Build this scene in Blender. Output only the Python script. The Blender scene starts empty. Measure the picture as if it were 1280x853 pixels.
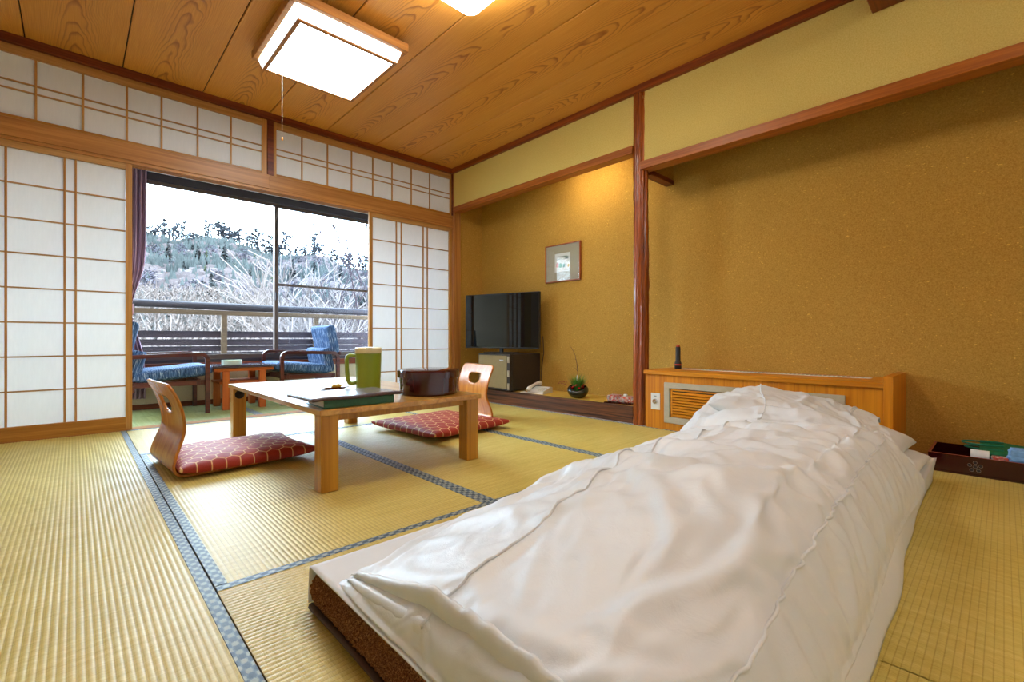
import bpy, bmesh, math, random
import numpy as np
from mathutils import Vector, Matrix, noise as mnoise

SC = bpy.context.scene
COL = SC.collection
random.seed(7)

# ------------------------------------------------------------------ camera, sky, exposure
cam = bpy.data.cameras.new('camera')
camo = bpy.data.objects.new('camera', cam); COL.objects.link(camo)
cam.sensor_width = 36; cam.lens = 580 / 1280 * 36; cam.shift_y = -3 / 1280
cam.clip_start = 0.02; cam.clip_end = 500
camo.location = (0, 0, .62); camo.rotation_euler = (math.pi / 2, 0, -math.radians(43.323))
SC.camera = camo

world = bpy.data.worlds.new('overcast'); SC.world = world
world.use_nodes = True
wn = world.node_tree.nodes; wl = world.node_tree.links
bg = wn['Background']; bg.inputs['Strength'].default_value = 16
tc = wn.new('ShaderNodeTexCoord'); sep = wn.new('ShaderNodeSeparateXYZ'); rmp = wn.new('ShaderNodeValToRGB')
wl.new(tc.outputs['Generated'], sep.inputs[0]); wl.new(sep.outputs['Z'], rmp.inputs[0]); wl.new(rmp.outputs[0], bg.inputs[0])
rmp.color_ramp.elements[0].position = 0.0; rmp.color_ramp.elements[0].color = (.70, .87, 1, 1)
rmp.color_ramp.elements[1].position = 1.0; rmp.color_ramp.elements[1].color = (.58, .79, 1, 1)

vs = SC.view_settings
vs.view_transform = 'Standard'; vs.look = 'None'; vs.gamma = 1; vs.use_curve_mapping = False
vs.exposure = 0.7
SC.cycles.max_bounces = 10; SC.cycles.diffuse_bounces = 5; SC.cycles.glossy_bounces = 4
SC.cycles.transparent_max_bounces = 16; SC.cycles.sample_clamp_indirect = 6
SC.cycles.use_denoising = True
LAMP = 11

# ------------------------------------------------------------------ object helpers
def link(o, parent=None):
    COL.objects.link(o)
    if parent is not None: o.parent = parent
    return o

def props(o, label=None, cat=None, group=None, kind=None):
    if label: o['label'] = label
    if cat: o['category'] = cat
    if group: o['group'] = group
    if kind: o['kind'] = kind
    return o

def thing(name, label, cat, loc=(0, 0, 0), rz=0, group=None):
    o = bpy.data.objects.new(name, None); o.empty_display_size = .05
    COL.objects.link(o); o.location = loc; o.rotation_euler = (0, 0, rz)
    return props(o, label, cat, group)

def struct(name, loc=(0, 0, 0)):
    o = bpy.data.objects.new(name, None); o.empty_display_size = .05
    COL.objects.link(o); o.location = loc; o['kind'] = 'structure'
    return o

def copy_tree(o, parent=None):
    c = o.copy(); COL.objects.link(c)
    if parent is not None: c.parent = parent
    for ch in list(o.children): copy_tree(ch, c)
    return c

def me_from(name, bm, mat, smooth=False, angle=None):
    me = bpy.data.meshes.new(name)
    bm.normal_update(); bm.to_mesh(me); bm.free()
    if mat is not None: me.materials.append(mat)
    if smooth:
        me.shade_smooth()
        if angle: me.set_sharp_from_angle(angle=math.radians(angle))
    return me

def obj(name, bm, mat, parent=None, smooth=False, angle=None, loc=None, kind=None, label=None):
    o = bpy.data.objects.new(name, me_from(name, bm, mat, smooth, angle))
    link(o, parent)
    if loc is not None: o.location = loc
    if kind: o['kind'] = kind
    if label: o['label'] = label
    return o

def bx(bm, x0, x1, y0, y1, z0, z1, bev=0, M=None, seg=1):
    r = bmesh.ops.create_cube(bm, size=1)
    vs_ = r['verts']
    for v in vs_:
        v.co = Vector((x0 + (v.co.x + .5) * (x1 - x0), y0 + (v.co.y + .5) * (y1 - y0), z0 + (v.co.z + .5) * (z1 - z0)))
    if bev:
        es = list({e for v in vs_ for e in v.link_edges})
        rr = bmesh.ops.bevel(bm, geom=es, offset=bev, segments=seg, affect='EDGES', profile=.5)
        vs_ = list({v for f in rr['faces'] for v in f.verts} | {v for v in vs_ if v.is_valid})
    if M is not None:
        bmesh.ops.transform(bm, matrix=M, verts=[v for v in vs_ if v.is_valid])
    return bm

def BX(*a, **k):
    return bx(bmesh.new(), *a, **k)

_cache = {}
def boxo(name, x0, x1, y0, y1, z0, z1, mat, parent=None, bev=.0015, kind=None, label=None):
    """box object, origin at its centre, mesh shared between equal sizes"""
    dx, dy, dz = x1 - x0, y1 - y0, z1 - z0
    b = min(bev, min(dx, dy, dz) * .3)
    key = (round(dx, 4), round(dy, 4), round(dz, 4), mat.name, b)
    me = _cache.get(key)
    if me is None:
        me = me_from(name, BX(-dx / 2, dx / 2, -dy / 2, dy / 2, -dz / 2, dz / 2, bev=b), mat)
        _cache[key] = me
    o = bpy.data.objects.new(name, me); link(o, parent)
    o.location = ((x0 + x1) / 2, (y0 + y1) / 2, (z0 + z1) / 2)
    if kind: o['kind'] = kind
    if label: o['label'] = label
    return o

def tube(bm, pts, rads, n=8, cap=True, sq=None):
    """sweep a circle (or rectangle sq=(w,h)) along points"""
    pts = [Vector(p) for p in pts]
    if not hasattr(rads, '__len__'): rads = [rads] * len(pts)
    rings = []
    up = Vector((0, 0, 1))
    t0 = (pts[1] - pts[0]).normalized()
    if abs(t0.dot(up)) > .95: up = Vector((0, 1, 0)) if sq else Vector((1, 0, 0))
    prev = (up - t0 * up.dot(t0)).normalized()
    for i, p in enumerate(pts):
        if i == 0: t = t0
        elif i == len(pts) - 1: t = (pts[-1] - pts[-2]).normalized()
        else: t = ((pts[i + 1] - p).normalized() + (p - pts[i - 1]).normalized()).normalized()
        prev = prev - t * prev.dot(t)
        prev.normalize()
        b = t.cross(prev)
        if sq:
            w, h = sq[0] / 2, sq[1] / 2
            ring = [bm.verts.new(p + prev * a * w + b * c * h) for a, c in ((-1, -1), (1, -1), (1, 1), (-1, 1))]
        else:
            ring = [bm.verts.new(p + (prev * math.cos(2 * math.pi * k / n) + b * math.sin(2 * math.pi * k / n)) * rads[i]) for k in range(n)]
        rings.append(ring)
    m = len(rings[0])
    for i in range(len(rings) - 1):
        for k in range(m):
            bm.faces.new((rings[i][k], rings[i][(k + 1) % m], rings[i + 1][(k + 1) % m], rings[i + 1][k]))
    if cap:
        bm.faces.new(list(reversed(rings[0]))); bm.faces.new(rings[-1])
    return bm

def lathe(bm, prof, n=32, c=(0, 0), sx=1, sy=1):
    rings = []
    for r, z in prof:
        if r < 1e-5: rings.append([bm.verts.new((c[0], c[1], z))])
        else: rings.append([bm.verts.new((c[0] + sx * r * math.cos(2 * math.pi * k / n), c[1] + sy * r * math.sin(2 * math.pi * k / n), z)) for k in range(n)])
    for a, b in zip(rings, rings[1:]):
        for k in range(n):
            k2 = (k + 1) % n
            if len(a) == 1 and len(b) == 1: continue
            if len(a) == 1: bm.faces.new((a[0], b[k2], b[k]))
            elif len(b) == 1: bm.faces.new((a[k], a[k2], b[0]))
            else: bm.faces.new((a[k], a[k2], b[k2], b[k]))
    return bm

def grid_bm(P, wrap_u=False, wrap_v=False):
    """P: array [nu, nv, 3] -> quad grid"""
    bm = bmesh.new(); nu, nv = P.shape[:2]
    vv = [[bm.verts.new(P[i, j]) for j in range(nv)] for i in range(nu)]
    for i in range(nu if wrap_u else nu - 1):
        for j in range(nv if wrap_v else nv - 1):
            bm.faces.new((vv[i][j], vv[(i + 1) % nu][j], vv[(i + 1) % nu][(j + 1) % nv], vv[i][(j + 1) % nv]))
    return bm

def poly_prism(bm, pts, z0, z1, M=None):
    """pts 2D (x,y) ccw extruded z0..z1"""
    a = [bm.verts.new((x, y, z0)) for x, y in pts]; b = [bm.verts.new((x, y, z1)) for x, y in pts]
    n = len(pts)
    bm.faces.new(list(reversed(a))); bm.faces.new(b)
    for k in range(n): bm.faces.new((a[k], a[(k + 1) % n], b[(k + 1) % n], b[k]))
    if M is not None: bmesh.ops.transform(bm, matrix=M, verts=a + b)
    return bm

# numpy noise
_rs = np.random.RandomState(11)
_perm = _rs.permutation(256); _perm = np.concatenate([_perm, _perm])
_gr = np.stack([np.cos(np.arange(256) * 2.399), np.sin(np.arange(256) * 2.399)], 1)
def pnoise(x, y):
    xi = np.floor(x).astype(int); yi = np.floor(y).astype(int)
    xf = x - xi; yf = y - yi; xi &= 255; yi &= 255
    u = xf * xf * xf * (xf * (xf * 6 - 15) + 10); v = yf * yf * yf * (yf * (yf * 6 - 15) + 10)
    def g(ix, iy, dx, dy):
        h = _perm[_perm[ix] + iy]; return _gr[h, 0] * dx + _gr[h, 1] * dy
    n00 = g(xi, yi, xf, yf); n10 = g(xi + 1 & 255, yi, xf - 1, yf)
    n01 = g(xi, yi + 1 & 255, xf, yf - 1); n11 = g(xi + 1 & 255, yi + 1 & 255, xf - 1, yf - 1)
    return (n00 * (1 - u) + n10 * u) * (1 - v) + (n01 * (1 - u) + n11 * u) * v

# ------------------------------------------------------------------ material helpers
def srgb(r, g, b):
    f = lambda c: (c / 255 / 12.92) if c / 255 <= .04045 else ((c / 255 + .055) / 1.055) ** 2.4
    return (f(r), f(g), f(b), 1)

class NT:
    def __init__(s, name):
        s.m = bpy.data.materials.new(name); s.m.use_nodes = True
        s.t = s.m.node_tree; s.n = s.t.nodes; s.l = s.t.links
        s.b = s.n['Principled BSDF']
    def new(s, typ, **k):
        n = s.n.new(typ)
        for a, v in k.items(): setattr(n, a, v)
        return n
    def lk(s, a, b): s.l.new(a, b)
    def coord(s, scale=(1, 1, 1), rot=(0, 0, 0), which='Object'):
        t = s.new('ShaderNodeTexCoord'); mp = s.new('ShaderNodeMapping')
        mp.inputs['Scale'].default_value = scale; mp.inputs['Rotation'].default_value = rot
        s.lk(t.outputs[which], mp.inputs[0]); return mp.outputs[0]
    def noise(s, vec, scale=5, detail=3, rough=.5, dist=0):
        n = s.new('ShaderNodeTexNoise'); n.inputs['Scale'].default_value = scale
        n.inputs['Detail'].default_value = detail; n.inputs['Roughness'].default_value = rough
        n.inputs['Distortion'].default_value = dist
        if vec is not None: s.lk(vec, n.inputs['Vector'])
        return n.outputs['Fac']
    def ramp(s, fac, stops):
        r = s.new('ShaderNodeValToRGB'); cr = r.color_ramp
        while len(cr.elements) < len(stops): cr.elements.new(.5)
        for e, (p, c) in zip(cr.elements, stops): e.position = p; e.color = c if len(c) == 4 else (*c, 1)
        s.lk(fac, r.inputs[0]); return r.outputs[0]
    def math(s, op, a, b=None, c=None):
        n = s.new('ShaderNodeMath', operation=op)
        for i, v in enumerate((a, b, c)):
            if v is None: continue
            if isinstance(v, (int, float)): n.inputs[i].default_value = v
            else: s.lk(v, n.inputs[i])
        return n.outputs[0]
    def mix(s, fac, a, b, mode='MIX'):
        n = s.new('ShaderNodeMix', data_type='RGBA', blend_type=mode)
        if isinstance(fac, (int, float)): n.inputs[0].default_value = fac
        else: s.lk(fac, n.inputs[0])
        for i, v in ((6, a), (7, b)):
            if isinstance(v, tuple): n.inputs[i].default_value = v
            else: s.lk(v, n.inputs[i])
        return n.outputs[2]
    def sep(s, vec):
        n = s.new('ShaderNodeSeparateXYZ'); s.lk(vec, n.inputs[0]); return n.outputs
    def comb(s, x, y, z=0.0):
        n = s.new('ShaderNodeCombineXYZ')
        for i, v in enumerate((x, y, z)):
            if isinstance(v, (int, float)): n.inputs[i].default_value = v
            else: s.lk(v, n.inputs[i])
        return n.outputs[0]
    def rnd(s):
        return s.new('ShaderNodeObjectInfo').outputs['Random']
    def bump(s, h, dist=.001, strength=1):
        n = s.new('ShaderNodeBump'); n.inputs['Distance'].default_value = dist; n.inputs['Strength'].default_value = strength
        s.lk(h, n.inputs['Height']); s.lk(n.outputs[0], s.b.inputs['Normal']); return n
    def fin(s, col=None, rough=.5, spec=None, **k):
        if col is not None:
            if isinstance(col, tuple): s.b.inputs['Base Color'].default_value = col
            else: s.lk(col, s.b.inputs['Base Color'])
        if isinstance(rough, (int, float)): s.b.inputs['Roughness'].default_value = rough
        else: s.lk(rough, s.b.inputs['Roughness'])
        if spec is not None: s.b.inputs['Specular IOR Level'].default_value = spec
        for a, v in k.items(): s.b.inputs[a.replace('_', ' ')].default_value = v
        return s.m

def plain(name, col, rough=.5, spec=None, nz=0, nscale=40, bump=0, **k):
    t = NT(name)
    c = col
    if nz or bump:
        v = t.coord(); n = t.noise(v, nscale, 4)
        if nz:
            d = tuple(x * (1 - nz) for x in col[:3]) + (1,); l = tuple(min(1, x * (1 + nz)) for x in col[:3]) + (1,)
            c = t.ramp(n, [(.3, d), (.7, l)])
        if bump: t.bump(n, bump)
    return t.fin(c, rough, spec, **k)

def wood(name, c0, c1, axis='Y', scale=1.0, rough=.4, spec=.4, ring=1.0, var=.12):
    """straight grained timber: fine streaks along axis plus broad colour drift"""
    t = NT(name)
    long_, cross = 1.2 * scale, 45 * scale
    s = {'X': (long_, cross, cross), 'Y': (cross, long_, cross), 'Z': (cross, cross, long_)}[axis]
    s2 = {'X': (.5, 5, 5), 'Y': (5, .5, 5), 'Z': (5, 5, .5)}[axis]
    n1 = t.noise(t.coord(s), ring, 5, .6, .6)
    n2 = t.noise(t.coord(s2), 1.5 * scale, 3)
    f = t.math('ADD', t.math('MULTIPLY', n1, .75), t.math('MULTIPLY', n2, .25))
    col = t.ramp(f, [(.36, c1), (.5, tuple((a + b) / 2 for a, b in zip(c0, c1))), (.62, c0)])
    hs = t.new('ShaderNodeHueSaturation'); t.lk(col, hs.inputs['Color'])
    t.lk(t.math('ADD', 1 - var / 2, t.math('MULTIPLY', t.rnd(), var)), hs.inputs['Value'])
    t.bump(n1, .0006)
    return t.fin(hs.outputs[0], rough, spec)

# ------------------------------------------------------------------ materials
M = {}
def mk_ceiling():
    t = NT('cedar_ceiling_board')
    x, y, z = t.sep(t.coord())
    r = t.rnd()
    off = t.math('MULTIPLY', r, 37.0)
    wob = t.noise(t.comb(t.math('MULTIPLY', x, 2.2), t.math('ADD', t.math('MULTIPLY', y, .8), off)), 1.6, 3, .55)
    xc = t.math('ADD', x, t.math('MULTIPLY', t.math('SUBTRACT', wob, .5), .10))
    flame = t.math('MULTIPLY', t.math('MULTIPLY', xc, xc), 420)
    yy = t.math('MULTIPLY', t.math('ADD', y, off), 6.5)
    v = t.math('ADD', t.math('SUBTRACT', flame, yy), t.math('MULTIPLY', wob, 9))
    w = t.math('FRACT', v)
    line = t.ramp(w, [(0, (0, 0, 0)), (.55, (.1, .1, .1)), (.85, (1, 1, 1)), (1, (0, 0, 0))])
    fine = t.noise(t.comb(t.math('MULTIPLY', x, 240), t.math('MULTIPLY', y, 3)), 1, 3, .6)
    centre = t.ramp(t.math('ABSOLUTE', xc), [(0, (1, 1, 1)), (.06, (.6, .6, .6)), (.11, (.22, .22, .22))])
    lf = t.math('MULTIPLY', line, centre)
    base = t.ramp(fine, [(.3, srgb(208, 142, 58)), (.7, srgb(226, 164, 76))])
    col = t.mix(t.math('MULTIPLY', lf, .75), base, srgb(128, 50, 20))
    hs = t.new('ShaderNodeHueSaturation'); t.lk(col, hs.inputs['Color'])
    t.lk(t.math('ADD', .93, t.math('MULTIPLY', r, .14)), hs.inputs['Value'])
    t.bump(t.math('ADD', fine, lf), .0004)
    return t.fin(hs.outputs[0], .38, .45)
M['ceil'] = mk_ceiling()
W_L, W_D = srgb(186, 130, 68), srgb(150, 96, 46)
M['wood_x'] = wood('timber_along_x', W_L, W_D, 'X')
M['wood_y'] = wood('timber_along_y', W_L, W_D, 'Y')
M['wood_z'] = wood('timber_along_z', W_L, W_D, 'Z')
D_L, D_D = srgb(128, 58, 18), srgb(84, 30, 8)
M['red_x'] = wood('dark_timber_x', D_L, D_D, 'X')
M['red_y'] = wood('dark_timber_y', srgb(146, 70, 18), srgb(100, 38, 6), 'Y')
M['kamoi_y'] = wood('alcove_lintel_wood', srgb(178, 104, 34), srgb(132, 66, 14), 'Y')
M['post'] = wood('tokobashira_bark', srgb(190, 100, 36), srgb(92, 34, 8), 'Z', .5, .25, .6, 2.2)
M['shoji_x'] = wood('shoji_wood_x', srgb(188, 144, 88), srgb(160, 114, 60), 'X')
M['shoji_z'] = wood('shoji_wood_z', srgb(196, 146, 80), srgb(160, 110, 52), 'Z')
M['shojibase'] = wood('shoji_base_wood', srgb(184, 130, 54), srgb(146, 94, 30), 'X')
M['cab_y'] = wood('cabinet_wood_y', srgb(222, 148, 30), srgb(190, 114, 12), 'Y')
M['cab_z'] = wood('cabinet_wood_z', srgb(220, 144, 28), srgb(188, 110, 12), 'Z')
M['table_y'] = wood('table_elm_y', srgb(204, 156, 70), srgb(164, 112, 36), 'Y', .7, .3, .5)
M['table_y'].node_tree.nodes['Principled BSDF'].inputs['Coat Weight'].default_value = .7
M['table_y'].node_tree.nodes['Principled BSDF'].inputs['Coat Roughness'].default_value = .12
M['table_z'] = wood('table_elm_z', srgb(204, 150, 52), srgb(158, 104, 24), 'Z', .7, .3, .5)
M['zaisu'] = wood('bent_plywood', srgb(208, 138, 54), srgb(168, 96, 30), 'Z', .6, .25, .5)
M['bark'] = wood('dark_plank', srgb(124, 76, 44), srgb(24, 14, 10), 'Y', .7, .5, .35, 1.6)
M['armwood'] = wood('dark_red_bentwood', srgb(98, 44, 36), srgb(62, 24, 22), 'X', 1, .3, .5)
M['orange_x'] = wood('orange_table_wood', srgb(196, 104, 44), srgb(160, 76, 28), 'X')
M['orange_z'] = wood('orange_table_leg_wood', srgb(196, 104, 44), srgb(160, 76, 28), 'Z')
M['rail'] = wood('weathered_rail', srgb(52, 46, 50), srgb(28, 24, 28), 'X', .7, .7, .2)
M['railtan'] = wood('tan_rail', srgb(84, 66, 48), srgb(60, 46, 32), 'X', .7, .7, .2)
M['balboard'] = wood('grey_brown_board', srgb(50, 40, 46), srgb(30, 24, 30), 'X', .7, .7, .2)
M['trunk'] = wood('pale_bark', srgb(176, 160, 150), srgb(122, 106, 100), 'Z', 1, .8, .1)

def mk_tatami(name, c0, c1, c2):
    t = NT(name)
    v = t.coord((260, 7, 1))          # rushes run across the ribs
    x, y, z = t.sep(t.coord())
    n = t.noise(t.comb(t.math('MULTIPLY', x, 40), t.math('MULTIPLY', y, 420)), 1, 2, .6)
    big = t.noise(t.coord((1, 1, 1)), 2.2, 3, .6)
    mid = t.noise(t.comb(t.math('MULTIPLY', x, 3), t.math('MULTIPLY', y, 60)), 1, 2)
    f = t.math('ADD', t.math('MULTIPLY', n, .45), t.math('ADD', t.math('MULTIPLY', mid, .3), t.math('MULTIPLY', big, .25)))
    col = t.ramp(f, [(.36, c1), (.5, c0), (.64, c2)])
    rib = t.math('FRACT', t.math('DIVIDE', x, .0134))
    g = t.ramp(t.math('ABSOLUTE', t.math('SUBTRACT', rib, .5)), [(.0, (1, 1, 1)), (.38, (1, 1, 1)), (.5, (.74, .68, .56))])
    col = t.mix(1.0, col, g, 'MULTIPLY')
    t.bump(n, .00025)
    return t.fin(col, .46, .45)
M['tatami'] = mk_tatami('tatami_rush', srgb(204, 186, 100), srgb(184, 163, 72), srgb(218, 203, 126))
M['tatami_green'] = mk_tatami('green_tatami_rush', srgb(150, 160, 104), srgb(126, 138, 82), srgb(172, 180, 126))
M['goza'] = mk_tatami('alcove_rush_mat', srgb(206, 172, 74), srgb(186, 148, 52), srgb(222, 190, 96))

def mk_heri():
    t = NT('blue_brocade_border')
    x, y, z = t.sep(t.coord())
    k = 2 * math.pi / .028
    f = t.math('MULTIPLY', t.math('COSINE', t.math('MULTIPLY', x, k)), t.math('COSINE', t.math('MULTIPLY', y, k * .8)))
    n = t.noise(t.coord(), 500, 2)
    f = t.math('ADD', f, t.math('MULTIPLY', t.math('SUBTRACT', n, .5), 1.2))
    col = t.ramp(t.math('ADD', t.math('MULTIPLY', f, .5), .5), [(.3, srgb(62, 84, 104)), (.5, srgb(86, 110, 128)), (.72, srgb(158, 170, 166))])
    t.bump(n, .0004)
    return t.fin(col, .5, .45)
M['heri'] = mk_heri()

def mk_plaster(name, c0, c1, fleck=None, bump=.0012):
    t = NT(name)
    v = t.coord()
    n = t.noise(v, 170, 4, .65); n2 = t.noise(v, 2.2, 3)
    col = t.ramp(t.math('ADD', t.math('MULTIPLY', n, .9), t.math('MULTIPLY', n2, .1)), [(.3, c1), (.68, c0)])
    if fleck:
        f = t.noise(t.coord((60, 60, 60), (.5, .9, .3)), 1.4, 1); f2 = t.noise(t.coord((16, 16, 110)), 2.0, 2)
        mask = t.ramp(t.math('MULTIPLY', f, f2), [(.40, (0, 0, 0)), (.46, (1, 1, 1))])
        col = t.mix(mask, col, fleck)
    t.bump(n, bump)
    return t.fin(col, .85, .2)
M['cream'] = mk_plaster('cream_sand_plaster', srgb(220, 202, 124), srgb(196, 172, 88))
M['sand'] = mk_plaster('ochre_straw_plaster', srgb(196, 156, 74), srgb(158, 118, 44), srgb(220, 180, 80))
M['white_plaster'] = mk_plaster('pale_veranda_plaster', srgb(206, 190, 166), srgb(186, 170, 146), None, .0006)

def mk_paper():
    t = NT('shoji_paper')
    d = t.new('ShaderNodeBsdfDiffuse'); tr = t.new('ShaderNodeBsdfTranslucent'); mx = t.new('ShaderNodeMixShader')
    n = t.noise(t.coord((30, 30, 4)), 3, 4)
    c = t.ramp(n, [(.3, (.83, .83, .825)), (.7, (.86, .86, .855))])
    t.lk(c, d.inputs[0]); t.lk(c, tr.inputs[0]); mx.inputs[0].default_value = .42
    t.lk(d.outputs[0], mx.inputs[1]); t.lk(tr.outputs[0], mx.inputs[2])
    out = t.n['Material Output']; t.lk(mx.outputs[0], out.inputs[0]); t.n.remove(t.b)
    return t.m
M['paper'] = mk_paper()
M['paper2'] = mk_paper()
M['paper2'].name = 'transom_paper'
for n_ in M['paper2'].node_tree.nodes:
    if n_.type == 'MIX_SHADER': n_.inputs[0].default_value = .4

def mk_glass(name, tint=(1, 1, 1, 1), refl=.55):
    t = NT(name)
    tr = t.new('ShaderNodeBsdfTransparent'); tr.inputs[0].default_value = tint
    gl = t.new('ShaderNodeBsdfGlossy'); gl.inputs['Roughness'].default_value = 0
    fr = t.new('ShaderNodeFresnel'); fr.inputs[0].default_value = 1.35
    mx = t.new('ShaderNodeMixShader')
    t.lk(t.math('MULTIPLY', fr.outputs[0], refl), mx.inputs[0])
    t.lk(tr.outputs[0], mx.inputs[1]); t.lk(gl.outputs[0], mx.inputs[2])
    t.lk(mx.outputs[0], t.n['Material Output'].inputs[0]); t.n.remove(t.b)
    return t.m
M['glass'] = mk_glass('window_glass', (.97, .98, .98, 1))
M['glass2'] = mk_glass('window_glass_second', (.9, .93, .96, 1))

def emit(name, col, s):
    t = NT(name)
    t.b.inputs['Base Color'].default_value = (.8, .8, .8, 1)
    t.b.inputs['Emission Color'].default_value = col; t.b.inputs['Emission Strength'].default_value = s
    return t.m
M['lampglow'] = emit('lamp_glass', (.80, .93, 1, 1), LAMP * 1.15)
M['lampside'] = emit('lamp_side_glass', (.80, .93, 1, 1), LAMP * .13)
M['tubeglow'] = emit('alcove_tube', (1, .88, .66, 1), 40)

M['sheet'] = None
def mk_cotton(name, c, weave=1400, b=.0002, rough=.7):
    t = NT(name)
    v = t.coord(); n = t.noise(v, weave, 2); n2 = t.noise(v, 5, 4, .6)
    col = t.ramp(n2, [(.3, tuple(x * .95 for x in c[:3]) + (1,)), (.7, c)])
    cr = t.noise(t.coord((1, 1, 1)), 26, 4, .7, .8)
    t.bump(t.math('ADD', t.math('MULTIPLY', n, .1), cr), b * 6)
    m = t.fin(col, rough, .3)
    t.b.inputs['Sheen Weight'].default_value = .15
    return m
M['sheet'] = mk_cotton('white_cotton', (.70, .735, .75, 1))
M['duvet'] = mk_cotton('white_satin_cotton', (.68, .73, .76, 1), b=.00018, rough=.42)
M['duvet'].node_tree.nodes['Principled BSDF'].inputs['Specular IOR Level'].default_value = .5

def mk_fleece():
    t = NT('brown_boa_fleece')
    v = t.coord(); n = t.noise(v, 260, 3, .7, 1.5)
    col = t.ramp(n, [(.3, srgb(54, 28, 14)), (.5, srgb(124, 76, 40)), (.68, srgb(196, 146, 96))])
    t.bump(n, .004); return t.fin(col, .8, .2)
M['fleece'] = mk_fleece()

def mk_kikko():
    t = NT('red_tortoiseshell_brocade')
    x, y, z = t.sep(t.coord())
    S = .058; R3 = math.sqrt(3)
    def cell(ox_, oy_):
        a = t.math('SUBTRACT', t.math('FLOORED_MODULO', t.math('ADD', x, ox_ + 10 * S), S), S / 2)
        b = t.math('SUBTRACT', t.math('FLOORED_MODULO', t.math('ADD', y, oy_ + 10 * S * R3), S * R3), S * R3 / 2)
        ax, ay = t.math('ABSOLUTE', a), t.math('ABSOLUTE', b)
        d = t.math('MAXIMUM', ax, t.math('ADD', t.math('MULTIPLY', ax, .5), t.math('MULTIPLY', ay, R3 / 2)))
        return d
    d = t.math('MINIMUM', cell(0, 0), cell(S / 2, S * R3 / 2))
    line = t.ramp(t.math('DIVIDE', d, S / 2), [(.90, (0, 0, 0)), (.94, (1, 1, 1))])
    n = t.noise(t.coord((1, 1, 1)), 700, 2)
    base = t.ramp(n, [(.3, srgb(132, 34, 26)), (.7, srgb(172, 58, 44))])
    col = t.mix(line, base, srgb(222, 186, 130))
    t.bump(n, .0005); return t.fin(col, .6, .3)
M['kikko'] = mk_kikko()

def mk_bluefab(name='blue_streaked_upholstery', sc=(150, 150, 14), rot=(math.radians(14), math.radians(26), 0)):
    t = NT(name)
    n = t.noise(t.coord(sc, rot), 1, 3, .6)
    n3 = t.noise(t.coord(), 900, 2)
    col = t.ramp(n, [(.36, srgb(34, 56, 88)), (.48, srgb(62, 90, 130)), (.58, srgb(84, 112, 150)), (.66, srgb(176, 190, 210))])
    t.bump(n3, .0005); return t.fin(col, .8, .2)
M['bluefab'] = mk_bluefab()
M['bluefab_back'] = mk_bluefab('blue_streaked_back', (14, 130, 130), (0, 0, math.radians(20)))

def mk_curtain():
    t = NT('mauve_curtain')
    n = t.noise(t.coord((60, 60, .6)), 1, 2)
    col = t.ramp(n, [(.35, srgb(124, 94, 126)), (.65, srgb(204, 170, 190))])
    return t.fin(col, .8, .2)
M['curtain'] = mk_curtain()
M['fill_fusuma'] = plain('white_fill_fusuma', (.8, .8, .78, 1), .8)  # unseen walls made white to bounce neutral fill into the room
M['tie'] = plain('rose_curtain_tie', srgb(166, 118, 122), .7)
M['alu'] = plain('bronze_window_frame', srgb(96, 82, 76), .4, .5, Metallic=.3)
M['aludark'] = plain('dark_window_frame', srgb(62, 58, 66), .4, .5, Metallic=.3)
M['black'] = plain('black_plastic', (.012, .012, .014, 1), .35)
M['screen'] = plain('tv_screen', (.004, .005, .006, 1), .03, .4)
M['darkbox'] = plain('dark_grey_steel', srgb(46, 38, 34), .5, nz=.1)
M['beigedoor'] = plain('olive_beige_door', srgb(150, 134, 92), .5, nz=.05)
M['chrome'] = plain('chrome', (.7, .7, .72, 1), .2, Metallic=1.0)
M['white'] = plain('white_plastic', (.74, .73, .68, 1), .4)
M['grey'] = plain('grey_metal_frame', srgb(176, 168, 146), .5, nz=.06)
M['lacquer'] = plain('dark_red_lacquer', srgb(52, 12, 14), .12, .6, nz=.15, nscale=8)
M['lacqueredge'] = plain('worn_lacquer_edge', srgb(150, 72, 40), .4)
M['tubblack'] = plain('maroon_black_lacquer', srgb(62, 18, 22), .06, .7)
M['green_plastic'] = plain('olive_green_plastic', srgb(128, 152, 44), .35, .5, nz=.04, nscale=200)
M['cream_plastic'] = plain('cream_plastic', srgb(222, 216, 178), .35)
M['greenbook'] = plain('dark_green_leatherette', srgb(34, 92, 58), .4, nz=.15, nscale=150, bump=.0003)
M['foldertop'] = plain('grey_speckled_folder', srgb(108, 98, 104), .22, .6, nz=.35, nscale=60)
M['folderdark'] = plain('dark_wood_folder_edge', srgb(70, 48, 48), .4, nz=.4, nscale=90)
M['brownplate'] = plain('brown_lacquer_plate', srgb(96, 46, 24), .25)
M['yellow'] = plain('yellow_sweet', srgb(214, 172, 52), .4, nz=.2, nscale=120)
M['paperwhite'] = plain('white_paper', (.8, .8, .78, 1), .7)
M['navy'] = plain('navy_print', srgb(40, 44, 96), .5)
M['teal'] = plain('teal_cord', srgb(24, 126, 100), .6)
M['greenbag'] = plain('green_cloth_bag', srgb(24, 112, 66), .75, nz=.2, nscale=60, bump=.001)
M['bluebag'] = plain('pale_blue_plastic', srgb(110, 160, 214), .3, .5, nz=.2, nscale=30)
M['red'] = plain('red_print', srgb(200, 52, 36), .5)
M['redberry'] = plain('red_berry', srgb(172, 24, 20), .2, .6)
M['pot'] = plain('dark_green_glaze', srgb(30, 36, 30), .12, .7, nz=.4, nscale=20)
M['grass'] = plain('green_needles', srgb(64, 128, 34), .6, nz=.3)
M['twig'] = plain('brown_twig', srgb(84, 58, 40), .8)
M['brass'] = plain('dark_bronze', srgb(40, 34, 30), .3, Metallic=.7)
M['iron'] = plain('iron_black', srgb(30, 28, 30), .5)
M['redleaf'] = plain('red_leaf', srgb(140, 40, 30), .6)
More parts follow.
